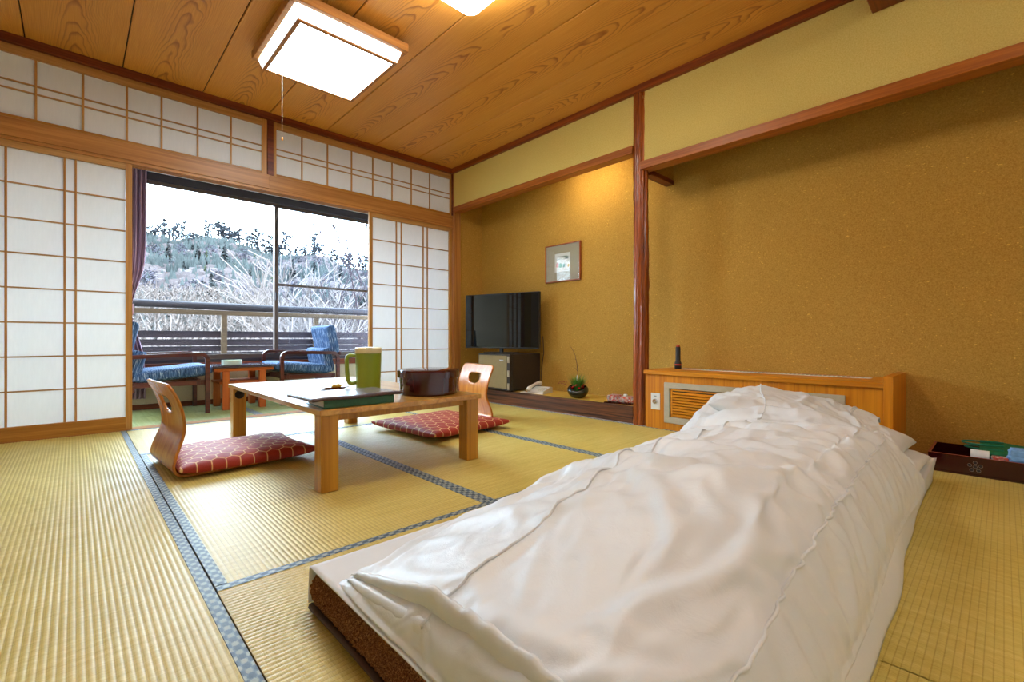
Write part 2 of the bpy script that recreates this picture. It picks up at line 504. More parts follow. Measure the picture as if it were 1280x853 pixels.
def mk_cloth_print():
    t = NT('small_flower_print')
    vo = t.new('ShaderNodeTexVoronoi'); vo.inputs['Scale'].default_value = 95
    t.lk(t.coord(), vo.inputs['Vector'])
    x, y, z = t.sep(vo.outputs['Color'])
    col = t.ramp(x, [(.2, srgb(186, 84, 70)), (.35, srgb(220, 206, 190)), (.5, srgb(90, 104, 120)), (.7, srgb(206, 186, 160)), (.92, srgb(160, 84, 80))])
    return t.fin(col, .7, .2)
M['print'] = mk_cloth_print()
M['mount'] = plain('grey_beige_picture_mount', srgb(176, 168, 146), .8)
M['picframe'] = wood('picture_frame_wood', srgb(176, 92, 36), srgb(130, 60, 20), 'Z')

# ------------------------------------------------------------------ dimensions
CZ = 2.43          # ceiling
WY = 4.06          # inner face of the window-side partition
RX = 2.95          # right wall face / alcove front line
BX_ = 3.35         # back of alcoves
LX = -1.56         # left wall
BY = -1.6          # wall behind the camera

# ------------------------------------------------------------------ floor and tatami
floor = struct('floor')
boxo('subfloor', LX, RX, BY, WY + .02, -.10, -.022, M['iron'], floor)
boxo('subfloor', RX, BX_ + .1, BY, 1.76, -.10, 0, M['wood_y'], floor)
RIB = .0134
def mat_mesh(w, l, key):
    """ribbed mat, ribs run along local Y; w across"""
    xs = []; zs = []
    n = int(w / RIB); x = -w / 2
    x0 = -(n // 2 + 1) * RIB
    q = 5
    i = 0
    while True:
        xx = x0 + i * RIB / q
        if xx > w / 2: break
        if xx >= -w / 2:
            ph = (i % q) / q
            xs.append(xx); zs.append(-.0014 * (1 - abs(math.sin(math.pi * ph)) ** .6))
        i += 1
    xs = [-w / 2] + xs + [w / 2]; zs = [0 - .0005] + zs + [-.0005]
    P = np.zeros((len(xs), 2, 3))
    for i, (a, b) in enumerate(zip(xs, zs)):
        P[i, 0] = (a, -l / 2, b); P[i, 1] = (a, l / 2, b)
    bm = grid_bm(P)
    for f in bm.faces:
        if f.normal.z < 0: pass
    bmesh.ops.recalc_face_normals(bm, faces=bm.faces)
    if sum(f.normal.z for f in bm.faces) < 0: bmesh.ops.reverse_faces(bm, faces=bm.faces)
    # body under the ribs
    bx(bm, -w / 2, w / 2, -l / 2, l / 2, -.02, -.0025)
    return bm
_mm = {}
def tatami(x0, x1, y0, y1, d, mat='tatami', borders=(1, 1), bw=.028, parent=floor):
    g = .0018
    w, l = ((x1 - x0), (y1 - y0)) if d == 'Y' else ((y1 - y0), (x1 - x0))
    key = (round(w, 3), round(l, 3), mat)
    if key not in _mm:
        _mm[key] = me_from('tatami_mat', mat_mesh(w - 2 * g, l - 2 * g, key), M[mat], True, 60)
    o = bpy.data.objects.new('tatami_mat', _mm[key]); link(o, parent)
    o.location = ((x0 + x1) / 2, (y0 + y1) / 2, 0)
    if d == 'X': o.rotation_euler = (0, 0, math.pi / 2)
    for s, on in zip((-1, 1), borders):
        if not on: continue
        bk = (round(l, 3), bw)
        if bk not in _mm:
            _mm[bk] = me_from('cloth_border', BX(-bw / 2, bw / 2, -l / 2 + g, l / 2 - g, -.02, .0012, bev=.0008), M['heri'])
        c = bpy.data.objects.new('cloth_border', _mm[bk]); link(c, o)
        c.location = (s * (w / 2 - bw / 2 - g), 0, 0)
    return o
for a in ((-.65, .253, 2.23, WY, 'Y'), (-.65, .253, .40, 2.23, 'Y'), (-.65, .253, BY, .40, 'Y'),
          (LX, -.65, 2.23, WY, 'Y'), (LX, -.65, .40, 2.23, 'Y'), (LX, -.65, BY, .40, 'Y'),
          (.253, 2.03, 3.15, WY, 'X'), (2.03, RX, 2.21, WY, 'Y'), (2.03, RX, 1.35, 2.21, 'Y'),
          (.253, 1.15, 1.35, 3.15, 'Y'), (1.15, 2.03, 1.35, 3.15, 'Y'),
          (.253, 2.05, .45, 1.35, 'X'), (2.05, RX, .45, 1.35, 'X'),
          (.253, 1.13, -.45, .45, 'X'), (1.13, RX, -.45, .45, 'X'),
          (.253, 2.05, BY, -.45, 'X'), (2.05, RX, BY, -.45, 'X')):
    tatami(*a)

# veranda floor
vf = struct('floor_veranda')
boxo('subfloor', LX, 3.1, WY + .1, 5.2, -.10, -.022, M['wood_x'], vf)
tatami(-.7, 1.10, 4.16, 4.70, 'X', 'tatami_green', (0, 0), parent=vf)
tatami(1.10, 3.05, 4.16, 4.70, 'X', 'tatami_green', (0, 0), parent=vf)
tatami(-.7, 1.10, 4.70, 5.17, 'X', 'tatami_green', (0, 1), parent=vf)
tatami(1.10, 3.05, 4.70, 5.17, 'X', 'tatami_green', (0, 1), parent=vf)
boxo('cross_border', 1.07, 1.13, 4.16, 5.17, -.02, .0015, M['heri'], vf)
sill = struct('trim_1')
boxo('floor_sill', LX, RX, WY, WY + .10, -.06, .004, M['wood_x'], sill)

# ------------------------------------------------------------------ ceiling
ceil = struct('ceiling')
boxo('ceiling_backing', LX, RX, BY, WY + .02, CZ + .014, CZ + .06, M['iron'], ceil)
xe = RX
bw = .4525
k = 0
while xe > LX + .01:
    xs = max(LX, xe - bw)
    boxo('ceiling_board', xs + .003, xe - .003, BY, WY, CZ, CZ + .012, M['ceil'], ceil, bev=.003)
    xe -= bw
tr2 = struct('trim_2')
boxo('cornice', LX, RX, WY - .03, WY + .02, CZ - .05, CZ, M['red_x'], tr2)
boxo('cornice', RX - .03, RX + .02, .46, WY - .03, CZ - .05, CZ, M['red_y'], tr2)
boxo('cornice', LX, LX + .03, BY, WY - .03, CZ - .05, CZ, M['red_y'], tr2)
beam = struct('trim_3')
boxo('room_divider_beam', LX, RX, .33, .46, 2.27, CZ - .001, M['red_x'], beam, bev=.004)

# ------------------------------------------------------------------ window-side partition
tr4 = struct('trim_4')   # lintel with sliding grooves
boxo('lintel', LX, 1.14, WY - .012, WY + .10, 1.824, 1.938, M['wood_x'], tr4, bev=.003)
boxo('lintel', 1.14, RX, WY - .004, WY + .10, 1.824, 1.938, M['wood_x'], tr4, bev=.003)
for i in range(3):
    y0 = WY - .006 + i * .037
    boxo('groove_strip', LX, RX, y0, y0 + .014, 1.804, 1.824, M['wood_x'], tr4)
wtop = struct('wall_back')
boxo('header', LX, RX, WY + .012, WY + .10, 2.38, CZ + .3, M['white_plaster'], wtop)
boxo('left_section', LX, -.66, WY + .02, WY + .10, 0, 1.81, M['cream'], wtop)
boxo('left_section', LX, -.9, WY + .02, WY + .10, 1.938, 2.38, M['cream'], wtop)

def shoji(name, x0, x1, z0, z1, ya, cols, rows_z, stile=.034, top=.04, base=.0, dy=.03, vert_w=.011, stiles=(1, 1), paper='paper'):
    """cols: x positions of vertical bars; rows_z: z of bars; ya: front y"""
    d = struct(name)
    yb = ya + dy
    if stiles[0]: boxo('stile', x0, x0 + stile, ya, yb, z0, z1, M['shoji_z'], d)
    if stiles[1]: boxo('stile', x1 - stile, x1, ya, yb, z0, z1, M['shoji_z'], d)
    xi0, xi1 = x0 + stile * stiles[0], x1 - stile * stiles[1]
    boxo('rail', xi0, xi1, ya + .002, yb, z1 - top, z1, M['shoji_x'], d)
    boxo('rail', xi0, xi1, ya + .002, yb, z0, z0 + base, M['shojibase'], d)
    zi0, zi1 = z0 + base, z1 - top
    for x in cols:
        boxo('vertical_bar', x - vert_w / 2, x + vert_w / 2, ya + .007, ya + .019, zi0, zi1, M['shoji_z'], d, bev=.0008)
    for z in rows_z:
        boxo('horizontal_bar', xi0, xi1, ya + .0085, ya + .0185, z - .0045, z + .0045, M['shoji_x'], d, bev=.0008)
    xe_ = [xi0] + list(cols) + [xi1]; ze_ = [zi0] + list(rows_z) + [zi1]
    for a, b in zip(xe_, xe_[1:]):
        for c, e in zip(ze_, ze_[1:]):
            boxo('paper_pane', a + .0005, b - .0005, ya + .0195, ya + .0205, c + .0005, e - .0005, M[paper], d, bev=0)
    return d
rows = [.091 + .2093 * i for i in range(1, 8)]
# left sliding door (ends X .286) and its neighbour, right sliding door
shoji('door_1', -.662, .286, .004, 1.804, WY + .002, [-.355 , -.297, -.045, .006], rows, base=.087)
shoji('door_2', 2.002, 2.946, .004, 1.804, WY + .002, [2.289, 2.343, 2.594, 2.644], rows, base=.087)
shoji('window_2', -.9, 1.126, 1.938, 2.38, WY + .002, [-.60, -.387, -.172, .041, .259, .447, .660, .875], [2.119, 2.168], stile=.036, top=.052, base=.022, paper='paper2')
shoji('window_3', 1.175, RX - .002, 1.938, 2.38, WY + .002, [1.400, 1.616, 1.835, 2.042, 2.242, 2.455, 2.672], [2.119, 2.168], stile=.022, top=.052, base=.022, paper='paper2')
tr5 = struct('trim_5')
boxo('short_post', 1.128, 1.174, WY - .004, WY + .06, 1.938, 2.38, M['red_x'], tr5, bev=.002)
tr6 = struct('trim_6')
boxo('corner_post', RX, RX + .085, WY - .035, WY + .08, 0, CZ, M['wood_z'], tr6, bev=.003)
boxo('upper_corner_post', RX - .012, RX + .002, WY - .012, WY + .02, 1.938, CZ - .05, M['red_x'], tr6)
tr7 = struct('trim_7')
boxo('left_post', -.76, -.665, WY - .02, WY + .09, 0, 1.82, M['wood_z'], tr7, bev=.003)

# ------------------------------------------------------------------ side walls
wl_ = struct('wall_left'); boxo('fill_fusuma_paper', LX - .1, LX, BY, WY + .1, 0, CZ + .06, M['fill_fusuma'], wl_)
boxo('waist_rail', LX, LX + .02, BY, WY, 1.81, 1.87, M['wood_y'], wl_)
wf = struct('wall_front'); boxo('fill_fusuma_paper', LX - .1, BX_ + .1, BY - .1, BY, 0, CZ + .06, M['fill_fusuma'], wf)
boxo('waist_rail', LX, RX, BY, BY + .02, 1.81, 1.87, M['wood_x'], wf)

wr = struct('wall_right')
boxo('alcove_back', BX_, BX_ + .1, BY, WY + .05, -.01, CZ + .06, M['sand'], wr, bev=0)
boxo('alcove_side', RX + .085, BX_, WY - .01, WY + .09, 0, CZ, M['sand'], wr, bev=0)
boxo('alcove_end', RX, BX_, BY, -.95, 0, CZ, M['cream'], wr, bev=0)
boxo('hanging_wall', RX, RX + .06, 1.845, WY - .035, 2.02, CZ + .05, M['cream'], wr, bev=0)
boxo('hanging_wall', RX, RX + .06, -.95, 1.77, 1.878, CZ + .05, M['cream'], wr, bev=0)
boxo('alcove_soffit', RX + .06, BX_, -.95, 1.74, 2.26, 2.30, M['sand'], wr, bev=0)
boxo('alcove_soffit', RX + .06, BX_, 1.80, WY - .01, 2.26, 2.30, M['sand'], wr, bev=0)
boxo('divider_wall', RX + .06, BX_, 1.745, 1.80, 1.835, 2.30, M['sand'], wr, bev=0)
tr8 = struct('trim_8')
boxo('alcove_lintel', RX - .016, RX + .07, 1.845, WY - .035, 1.963, 2.02, M['kamoi_y'], tr8, bev=.002)
boxo('alcove_lintel', RX - .03, RX + .07, -.95, 1.775, 1.820, 1.878, M['kamoi_y'], tr8, bev=.002)
boxo('stub_beam', RX + .07, BX_, 1.74, 1.805, 1.80, 1.836, M['red_x'], tr8, bev=.002)

# rough post
def post():
    n, m = 72, 170
    P = np.zeros((m, n, 3))
    zz = np.linspace(0, CZ - .001, m); th = np.linspace(0, 2 * np.pi, n, endpoint=False)
    Zg, T = np.meshgrid(zz, th, indexing='ij')
    r = .051 + .004 * pnoise(Zg * 1.5, T * 0 + 3.3) + .010 * pnoise(np.cos(T) * 3.2 + 9, np.sin(T) * 3.2 + Zg * .5)
    r += .014 * pnoise(np.cos(T) * 5 + 30, np.sin(T) * 5 + Zg * 1.3 + 7) + .007 * pnoise(np.cos(T) * 16 + 60, np.sin(T) * 16 + Zg * 9)
    P[..., 0] = 2.978 + r * np.cos(T); P[..., 1] = 1.800 + r * np.sin(T); P[..., 2] = Zg
    bm = grid_bm(P, wrap_v=True); bmesh.ops.recalc_face_normals(bm, faces=bm.faces)
    d = struct('trim_9')
    obj('alcove_post', bm, M['post'], d, True)
post()

# tokonoma board
tb = struct('trim_10')
boxo('dark_plank', RX, RX + .035, 1.85, WY - .02, 0, .125, M['bark'], tb, bev=.003)
boxo('plank_core', RX + .035, BX_, 1.85, WY - .02, 0, .118, M['wood_y'], tb)
boxo('rush_top', RX + .035, BX_, 1.85, WY - .02, .118, .124, M['goza'], tb)

# ------------------------------------------------------------------ veranda and window
WP = 5.17
wv = struct('wall_veranda')
boxo('wall_below_window', LX, 3.2, WP, WP + .12, 0, .335, M['white_plaster'], wv, bev=0)
boxo('wall_above_window', LX, 3.2, WP, WP + .12, 2.10, 2.75, M['white_plaster'], wv, bev=0)
boxo('end_wall', 3.05, 3.15, WY + .09, WP, 0, 2.5, M['white_plaster'], wv, bev=0)
boxo('end_wall', -.92, -.82, WY + .11, WP, 0, 2.5, M['white_plaster'], wv, bev=0)
boxo('veranda_ceiling', -.92, 3.15, WY + .10, WP + .12, 2.40, 2.46, M['white_plaster'], wv, bev=0)
bb = struct('baseboard_veranda'); boxo('baseboard', -.82, 3.05, WP - .012, WP, 0, .045, M['red_x'], bb)
win = struct('window_1')
boxo('wooden_sill', -.82, 3.05, WP - .02, WP + .14, .335, .395, M['red_x'], win)
boxo('lower_track', -.82, 3.05, WP + .03, WP + .13, .395, .425, M['aludark'], win)
boxo('head_frame', -.82, 3.05, WP + .02, WP + .13, 2.03, 2.10, M['aludark'], win)
boxo('curtain_rail', -.3, 3.0, WP - .06, WP - .03, 2.085, 2.105, M['white'], win)
def sash(x0, x1, y, glass, bar=None):
    boxo('sash_stile', x0, x0 + .035, y, y + .03, .425, 2.03, M['alu'], win)
    boxo('sash_stile', x1 - .035, x1, y, y + .03, .425, 2.03, M['alu'], win)
    boxo('sash_rail', x0 + .035, x1 - .035, y, y + .03, .425, .47, M['alu'], win)
    boxo('sash_rail', x0 + .035, x1 - .035, y, y + .03, 2.0, 2.03, M['alu'], win)
    boxo('glass_pane', x0 + .035, x1 - .035, y + .012, y + .018, .47, 2.0, glass, win, bev=0)
    if bar: boxo('middle_bar', x0 + .035, x1 - .035, y, y + .03, bar - .012, bar + .012, M['alu'], win)
sash(-.45, 1.553, WP + .04, M['glass'])
sash(1.52, 3.05, WP + .075, M['glass2'], 1.19)
bm = BX(1.522, 1.534, WP + .02, WP + .04, 1.02, 1.10, bev=.002)
obj('window_latch', bm, M['aludark'], win)

def curtain():
    t = thing('curtain', 'mauve striped curtain tied back at the left edge of the window', 'curtain', (.375, 5.115, 0))
    n = 90; m = 40
    P = np.zeros((n, m, 3))
    for j in range(m):
        z = .10 + (2.085 - .10) * j / (m - 1)
        tie = math.exp(-((z - .86) / .28) ** 2)
        w = .19 - .13 * tie if z > .86 else .18 - .12 * tie
        cx_ = -.02 - .03 * tie
        for i in range(n):
            s = i / (n - 1)
            P[i, j] = (cx_ - w * .62 + w * s * 1.15, .026 * math.sin(s * 2 * math.pi * 7 + .3 * math.sin(z * 2)) * (1 - .5 * tie), z)
    bm = grid_bm(P)
    c = obj('curtain_cloth', bm, M['curtain'], t, True)
    sm = c.modifiers.new('s', 'SOLIDIFY'); sm.thickness = .002
    b2 = bmesh.new(); rr = []
    for k in range(25):
        a = 2 * math.pi * k / 24
        rr.append(a)
    P = np.zeros((24, 6, 3))
    for k in range(24):
        a = 2 * math.pi * k / 24
        for j in range(6):
            P[k, j] = (-.045 + .042 * math.cos(a), .04 * math.sin(a), .80 + .018 * j + .03 * math.cos(a))
    o = obj('tie_band', grid_bm(P, wrap_u=True), M['tie'], t, True)
    o.modifiers.new('s', 'SOLIDIFY').thickness = .003
curtain()

# balcony
RY = 6.1
rl = thing('balcony_railing', 'weathered wooden balcony railing outside the window', 'railing', (0, RY, 0))
tube_bm = bmesh.new(); xs_ = np.linspace(-2.2, 5.2, 30)
tube(tube_bm, [(x, .0, .985 + .004 * math.sin(x * 3)) for x in xs_], [.040 + .003 * math.sin(x * 5 + 1) for x in xs_], 14)
obj('log_handrail', tube_bm, M['rail'], rl, True, 50)
boxo('lower_rail', -2.2, 5.2, -.03, .03, .885, .935, M['railtan'], rl)
x = 1.24 - 3 * 1.03
while x < 5:
    boxo('railing_post', x - .027, x + .027, -.028, .028, -.2, .885, M['railtan'], rl); x += 1.03
for z0 in (.630, .545, .478, .395, .30, .2, .1):
    boxo('railing_board', -2.2, 5.2, .03, .05, z0, z0 + (.075 if z0 > .6 else .068 if z0 > .5 else .058 if z0 > .45 else .07), M['balboard'], rl)
bf = struct('floor_balcony'); boxo('decking', -2.2, 5.2, WP + .12, RY + .15, -.3, -.2, M['balboard'], bf)

# ------------------------------------------------------------------ outside
OUT = .088          # outdoor albedo scale; far tones below are paled to paint in haze
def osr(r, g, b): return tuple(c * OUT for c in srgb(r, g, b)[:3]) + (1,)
def hill_h(x, y):
    """height of the wooded slope: valley floor below the balcony, ridge some 260 m off"""
    d = math.hypot(x, y)
    t_ = min(1, max(0, (d - 30) / 225)); s = t_ ** 1.15
    ang = math.degrees(math.atan2(x, y))
    ridge = 41 - 8 * max(0, min(1, (ang - 12) / 16)) + 1.5 * math.sin(ang * .7)
    return -10 + (ridge + 10) * s + 2.0 * mnoise.noise(Vector((x * .03, y * .03, 0))) * min(1, d / 60)
def mk_hill():
    n, m = 80, 60
    P = np.zeros((n, m, 3))
    for i in range(n):
        a = math.radians(-38 + 110 * i / (n - 1))
        for j in range(m):
            d = 9 + 290 * j / (m - 1)
            x, y = d * math.sin(a), d * math.cos(a)
            P[i, j] = (x, y, hill_h(x, y) - max(0, d - 258) * .4)
    t = NT('forest_floor')
    v = t.coord(); nn = t.noise(v, .12, 5, .7)
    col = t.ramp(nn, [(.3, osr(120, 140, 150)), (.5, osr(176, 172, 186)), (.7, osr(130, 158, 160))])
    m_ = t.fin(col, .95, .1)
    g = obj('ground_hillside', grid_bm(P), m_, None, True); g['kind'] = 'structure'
mk_hill()
def omat(name, c, nz=.3, nscale=.4):
    t = NT(name); n = t.noise(t.coord(), nscale, 3)
    col = t.ramp(n, [(.3, tuple(q * (1 - nz) for q in c[:3])), (.7, tuple(q * (1 + nz) for q in c[:3]))])
    hs = t.new('ShaderNodeHueSaturation'); t.lk(col, hs.inputs['Color'])
    t.lk(t.math('ADD', .75, t.math('MULTIPLY', t.rnd(), .5)), hs.inputs['Value'])
    return t.fin(hs.outputs[0], .95, .05)
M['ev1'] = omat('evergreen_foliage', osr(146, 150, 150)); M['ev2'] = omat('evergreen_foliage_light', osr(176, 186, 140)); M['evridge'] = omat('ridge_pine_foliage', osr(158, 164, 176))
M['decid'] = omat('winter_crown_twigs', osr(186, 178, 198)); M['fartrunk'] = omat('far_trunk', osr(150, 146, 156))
M['evfar'] = omat('far_evergreen_canopy', osr(168, 178, 176), .3, .09); M['defar'] = omat('far_winter_canopy', osr(214, 194, 194), .25, .09)  # pale, greyed canopy tones stand in for distance haze
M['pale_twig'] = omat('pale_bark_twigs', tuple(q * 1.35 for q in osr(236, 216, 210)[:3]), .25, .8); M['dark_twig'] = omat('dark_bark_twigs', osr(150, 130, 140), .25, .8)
def leaf_cloud(bm, cx_, cy_, cz_, rx, ry, rz, n, s):
    for _ in range(n):
        th = random.uniform(0, 2 * math.pi); ph = math.acos(random.uniform(-1, 1)); q = random.uniform(.55, 1)
        c = Vector((cx_ + rx * q * math.sin(ph) * math.cos(th), cy_ + ry * q * math.sin(ph) * math.sin(th), cz_ + rz * q * math.cos(ph)))
        a = Vector((random.gauss(0, 1), random.gauss(0, 1), random.gauss(0, .6))).normalized() * s * random.uniform(.6, 1.3)
        b = Vector((random.gauss(0, 1), random.gauss(0, 1), random.gauss(0, .6))).normalized() * s * random.uniform(.6, 1.3)
        bm.faces.new([bm.verts.new(c + a), bm.verts.new(c + b), bm.verts.new(c - (a + b) * .7)])
def conifer_me(H, R, mat, n=240):
    bm = bmesh.new()
    for i in range(n):
        z = H * (.12 + .88 * (i / n)); rr = R * (1 - z / H) ** .8 + .1
        th = random.uniform(0, 2 * math.pi)
        c = Vector((0, 0, z)); tip = Vector((rr * math.cos(th), rr * math.sin(th), z - .18 * rr - random.uniform(0, .3)))
        side = Vector((-math.sin(th), math.cos(th), 0)) * rr * .38
        bm.faces.new([bm.verts.new(c), bm.verts.new(tip * .6 + c * .4 + side), bm.verts.new(tip), bm.verts.new(tip * .6 + c * .4 - side)])
    return me_from('foliage', bm, mat)
def pine_me(H, mat):
    bm = bmesh.new()
    for k in range(7):
        leaf_cloud(bm, random.uniform(-1.2, 1.2), random.uniform(-1.2, 1.2), H * (.52 + .075 * k), 1.7 - .15 * k, 1.7 - .15 * k, .6, 40, .55)
    return me_from('foliage', bm, mat)
def crown_me(H, mat):
    bm = bmesh.new()
    for k in range(6):
        leaf_cloud(bm, random.uniform(-1.3, 1.3), random.uniform(-1.3, 1.3), H * random.uniform(.45, .85), 1.6, 1.6, 1.3, 60, .30)
    return me_from('foliage', bm, mat)
def trunk_me(H):
    bm = bmesh.new(); tube(bm, [(0, 0, -1), (.1, 0, H * .5), (0, .05, H * .95)], [.30, .24, .12], 5); return me_from('trunk', bm, M['fartrunk'])
protos = {
 'conifer': [(conifer_me(8, 2.1, M['ev1']), trunk_me(7)), (conifer_me(7, 2.0, M['ev2']), trunk_me(6)), (conifer_me(10, 2.2, M['ev1']), trunk_me(9))],
 'pine': [(pine_me(9.5, M['evridge']), trunk_me(9.5)), (pine_me(11, M['evridge']), trunk_me(11)), (pine_me(8, M['evridge']), trunk_me(8))],
 'bare': [(crown_me(7, M['decid']), trunk_me(6)), (crown_me(8, M['decid']), trunk_me(7))]}
LBL = {'conifer': ('dark green conifer growing on the far hillside beyond the balcony', 'conifers on the far hillside'),
       'pine': ('tall thin pine standing on the ridge line against the white sky', 'pines along the ridge'),
       'bare': ('greyish winter tree crown on the far hillside beyond the balcony', 'leafless trees on the far hillside')}
placed = []
def plant(kind, x, y, s, rs):
    fm, tm = protos[kind][rs.randrange(len(protos[kind]))]
    t = thing({'conifer': 'conifer_tree', 'pine': 'pine_tree', 'bare': 'winter_tree'}[kind], LBL[kind][0], 'tree', (x, y, hill_h(x, y) - .3), rs.uniform(0, 6.28), LBL[kind][1])
    t.scale = (s, s, s * rs.uniform(.85, 1.15))
    for nme, me in (('foliage', fm), ('trunk', tm)):
        o = bpy.data.objects.new(nme, me); link(o, t)
rs = random.Random(5)
for i in range(62):
    a = math.radians(2 + 28 * i / 61 + rs.uniform(-.25, .25)); d = 250 + rs.uniform(-4, 4)
    plant('pine', d * math.sin(a), d * math.cos(a), rs.uniform(.75, 1.35), rs)
cnt = 0; tries = 0
while cnt < 150 and tries < 9000:
    tries += 1
    a = math.radians(rs.uniform(1, 31)); d = rs.uniform(62, 205); x, y = d * math.sin(a), d * math.cos(a)
    if any((x - p) ** 2 + (y - q) ** 2 < 7.0 ** 2 for p, q in placed): continue
    placed.append((x, y)); cnt += 1
    kind = 'conifer' if mnoise.noise(Vector((x * .03, y * .03, 3))) + rs.uniform(-.2, .2) > .0 else 'bare'
    plant(kind, x, y, rs.uniform(.7, 1.15), rs)
def canopy(name, label, mat, thr, n, seed, broad):
    r_ = random.Random(seed); bm = bmesh.new()
    for _ in range(n):
        a = math.radians(r_.uniform(-1, 33)); d = math.sqrt(r_.uniform(56 ** 2, 250 ** 2)); x, y = d * math.sin(a), d * math.cos(a)
        if (mnoise.noise(Vector((x * .028, y * .028, 3))) > 0) != thr and r_.random() < .8: continue
        z = hill_h(x, y); H = r_.uniform(4, 7) if not broad else r_.uniform(3, 5); R = r_.uniform(1.2, 2.0) * (1.5 if broad else 1)
        k = 5; rot = r_.uniform(0, 6)
        base = [bm.verts.new((x + R * math.cos(rot + 6.283 * q / k) * r_.uniform(.7, 1.2), y + R * math.sin(rot + 6.283 * q / k), z + (H * .35 if broad else .5) + r_.uniform(-.3, .3))) for q in range(k)]
        if broad:
            top = [bm.verts.new((x + .6 * R * math.cos(rot + 6.283 * q / k), y + .6 * R * math.sin(rot + 6.283 * q / k), z + H * r_.uniform(.8, 1.1))) for q in range(k)]
            for q in range(k): bm.faces.new((base[q], base[(q + 1) % k], top[(q + 1) % k], top[q]))
            bm.faces.new(top)
        else:
            ap = bm.verts.new((x, y, z + H))
            for q in range(k): bm.faces.new((base[q], base[(q + 1) % k], ap))
    o = obj(name, bm, mat); props(o, label, 'forest', None, 'stuff')
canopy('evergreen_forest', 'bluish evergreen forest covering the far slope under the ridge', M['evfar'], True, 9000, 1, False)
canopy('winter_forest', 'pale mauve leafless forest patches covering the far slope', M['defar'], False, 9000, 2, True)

def branch_tree(seed, H, spread, r0, up=.03, mat='pale_twig', lv=4, nbs=(5, 5, 4, 3)):
    rs = random.Random(seed); tb_ = bmesh.new(); bb_ = bmesh.new()
    def rec(bm, p, d, L, r, lvl):
        pts = [p]; q = p.copy(); dd = d.copy(); n = 4
        for i in range(n):
            dd = (dd + Vector((rs.gauss(0, .10), rs.gauss(0, .10), rs.gauss(0, .04) + up))).normalized()
            q = q + dd * (L / n); pts.append(q.copy())
        tube(bm, pts, [max(.009, r * (1 - .55 * i / n)) for i in range(n + 1)], 4 if lvl < 2 else 3, cap=False)
        if lvl >= lv: return
        for k in range(nbs[lvl]):
            f = rs.uniform(.3, 1)
            i = min(n - 1, int(f * n)); st = pts[i].lerp(pts[i + 1], f * n - i)
            ax = Vector((rs.gauss(0, 1), rs.gauss(0, 1), rs.gauss(0, .3)))
            nd = (dd + ax.normalized() * .75 * spread).normalized()
            rec(bb_, st, nd, L * rs.uniform(.5, .72), r * .5, lvl + 1)
    rec(tb_, Vector((0, 0, 0)), Vector((0, 0, 1)), H * .5, r0, 0)
    return me_from('trunk', tb_, M[mat]), me_from('branches', bb_, M[mat])
bt = [branch_tree(3, 5.5, .7, .04, .07, 'dark_twig', 3, (4, 3, 3)), branch_tree(8, 5.0, .9, .034, .05, nbs=(6, 5, 4, 3)), branch_tree(21, 5.0, .95, .032, .04, nbs=(6, 5, 4, 3))]
spots = [(4.6, 10.4, -3.1, 1.4, 0, 'slim dark upright leafless tree rising highest behind the right window panel'),
         (6.6, 12.0, -3.4, 1.45, 0, 'slim dark leafless tree with slanting stems behind the blue armchair'),
         (3.4, 12.2, -4.6, 1.45, 1, 'pale leafless tree just left of the window mullion'),
         (5.0, 14.5, -5.0, 1.75, 2, 'pale leafless tree directly behind the window mullion'),
         (1.9, 13.6, -5.4, 1.35, 2, 'low pale leafless tree nearest the curtain, behind the left window panel'),
         (6.9, 14.6, -4.8, 1.7, 1, 'pale leafless tree hard against the right shoji edge, seen through the window'),
         (2.9, 17.5, -6.0, 1.65, 1, 'pale leafless tree in the middle of the left window panel, behind nearer twigs'),
         (5.9, 13.2, -5.0, 1.5, 2, 'pale leafless tree low behind the middle bar of the right window panel')]
for i, (x, y, z, s_, k, lb) in enumerate(spots):
    t = thing('leafless_tree', lb, 'tree', (x, y, z), i * 1.3); t.scale = (s_, s_, s_)
    for nme, me in zip(('trunk', 'branches'), bt[k]):
        o = bpy.data.objects.new(nme, me); link(o, t)
def scrub():
    bm = bmesh.new(); r_ = random.Random(9)
    for _ in range(52000):
        a = math.radians(r_.uniform(0, 36)); d = math.sqrt(r_.uniform(16 ** 2, 62 ** 2))
        x, y = d * math.sin(a), d * math.cos(a); z = hill_h(x, y) + r_.uniform(0, 1) ** .7 * (4 + 6.5 * min(1, max(0, (d - 22) / 20)))
        dv = Vector((r_.gauss(0, .5), r_.gauss(0, .5), r_.uniform(.1, 1))).normalized() * r_.uniform(.4, 1.1)
        sd = Vector((r_.gauss(0, 1), r_.gauss(0, 1), 0)).normalized() * .0011 * d
        bm.faces.new([bm.verts.new((x - sd.x, y - sd.y, z)), bm.verts.new((x + sd.x, y + sd.y, z)), bm.verts.new((x + dv.x, y + dv.y, z + dv.z))])
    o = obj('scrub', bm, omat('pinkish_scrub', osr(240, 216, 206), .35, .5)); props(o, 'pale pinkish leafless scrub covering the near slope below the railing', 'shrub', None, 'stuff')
scrub()
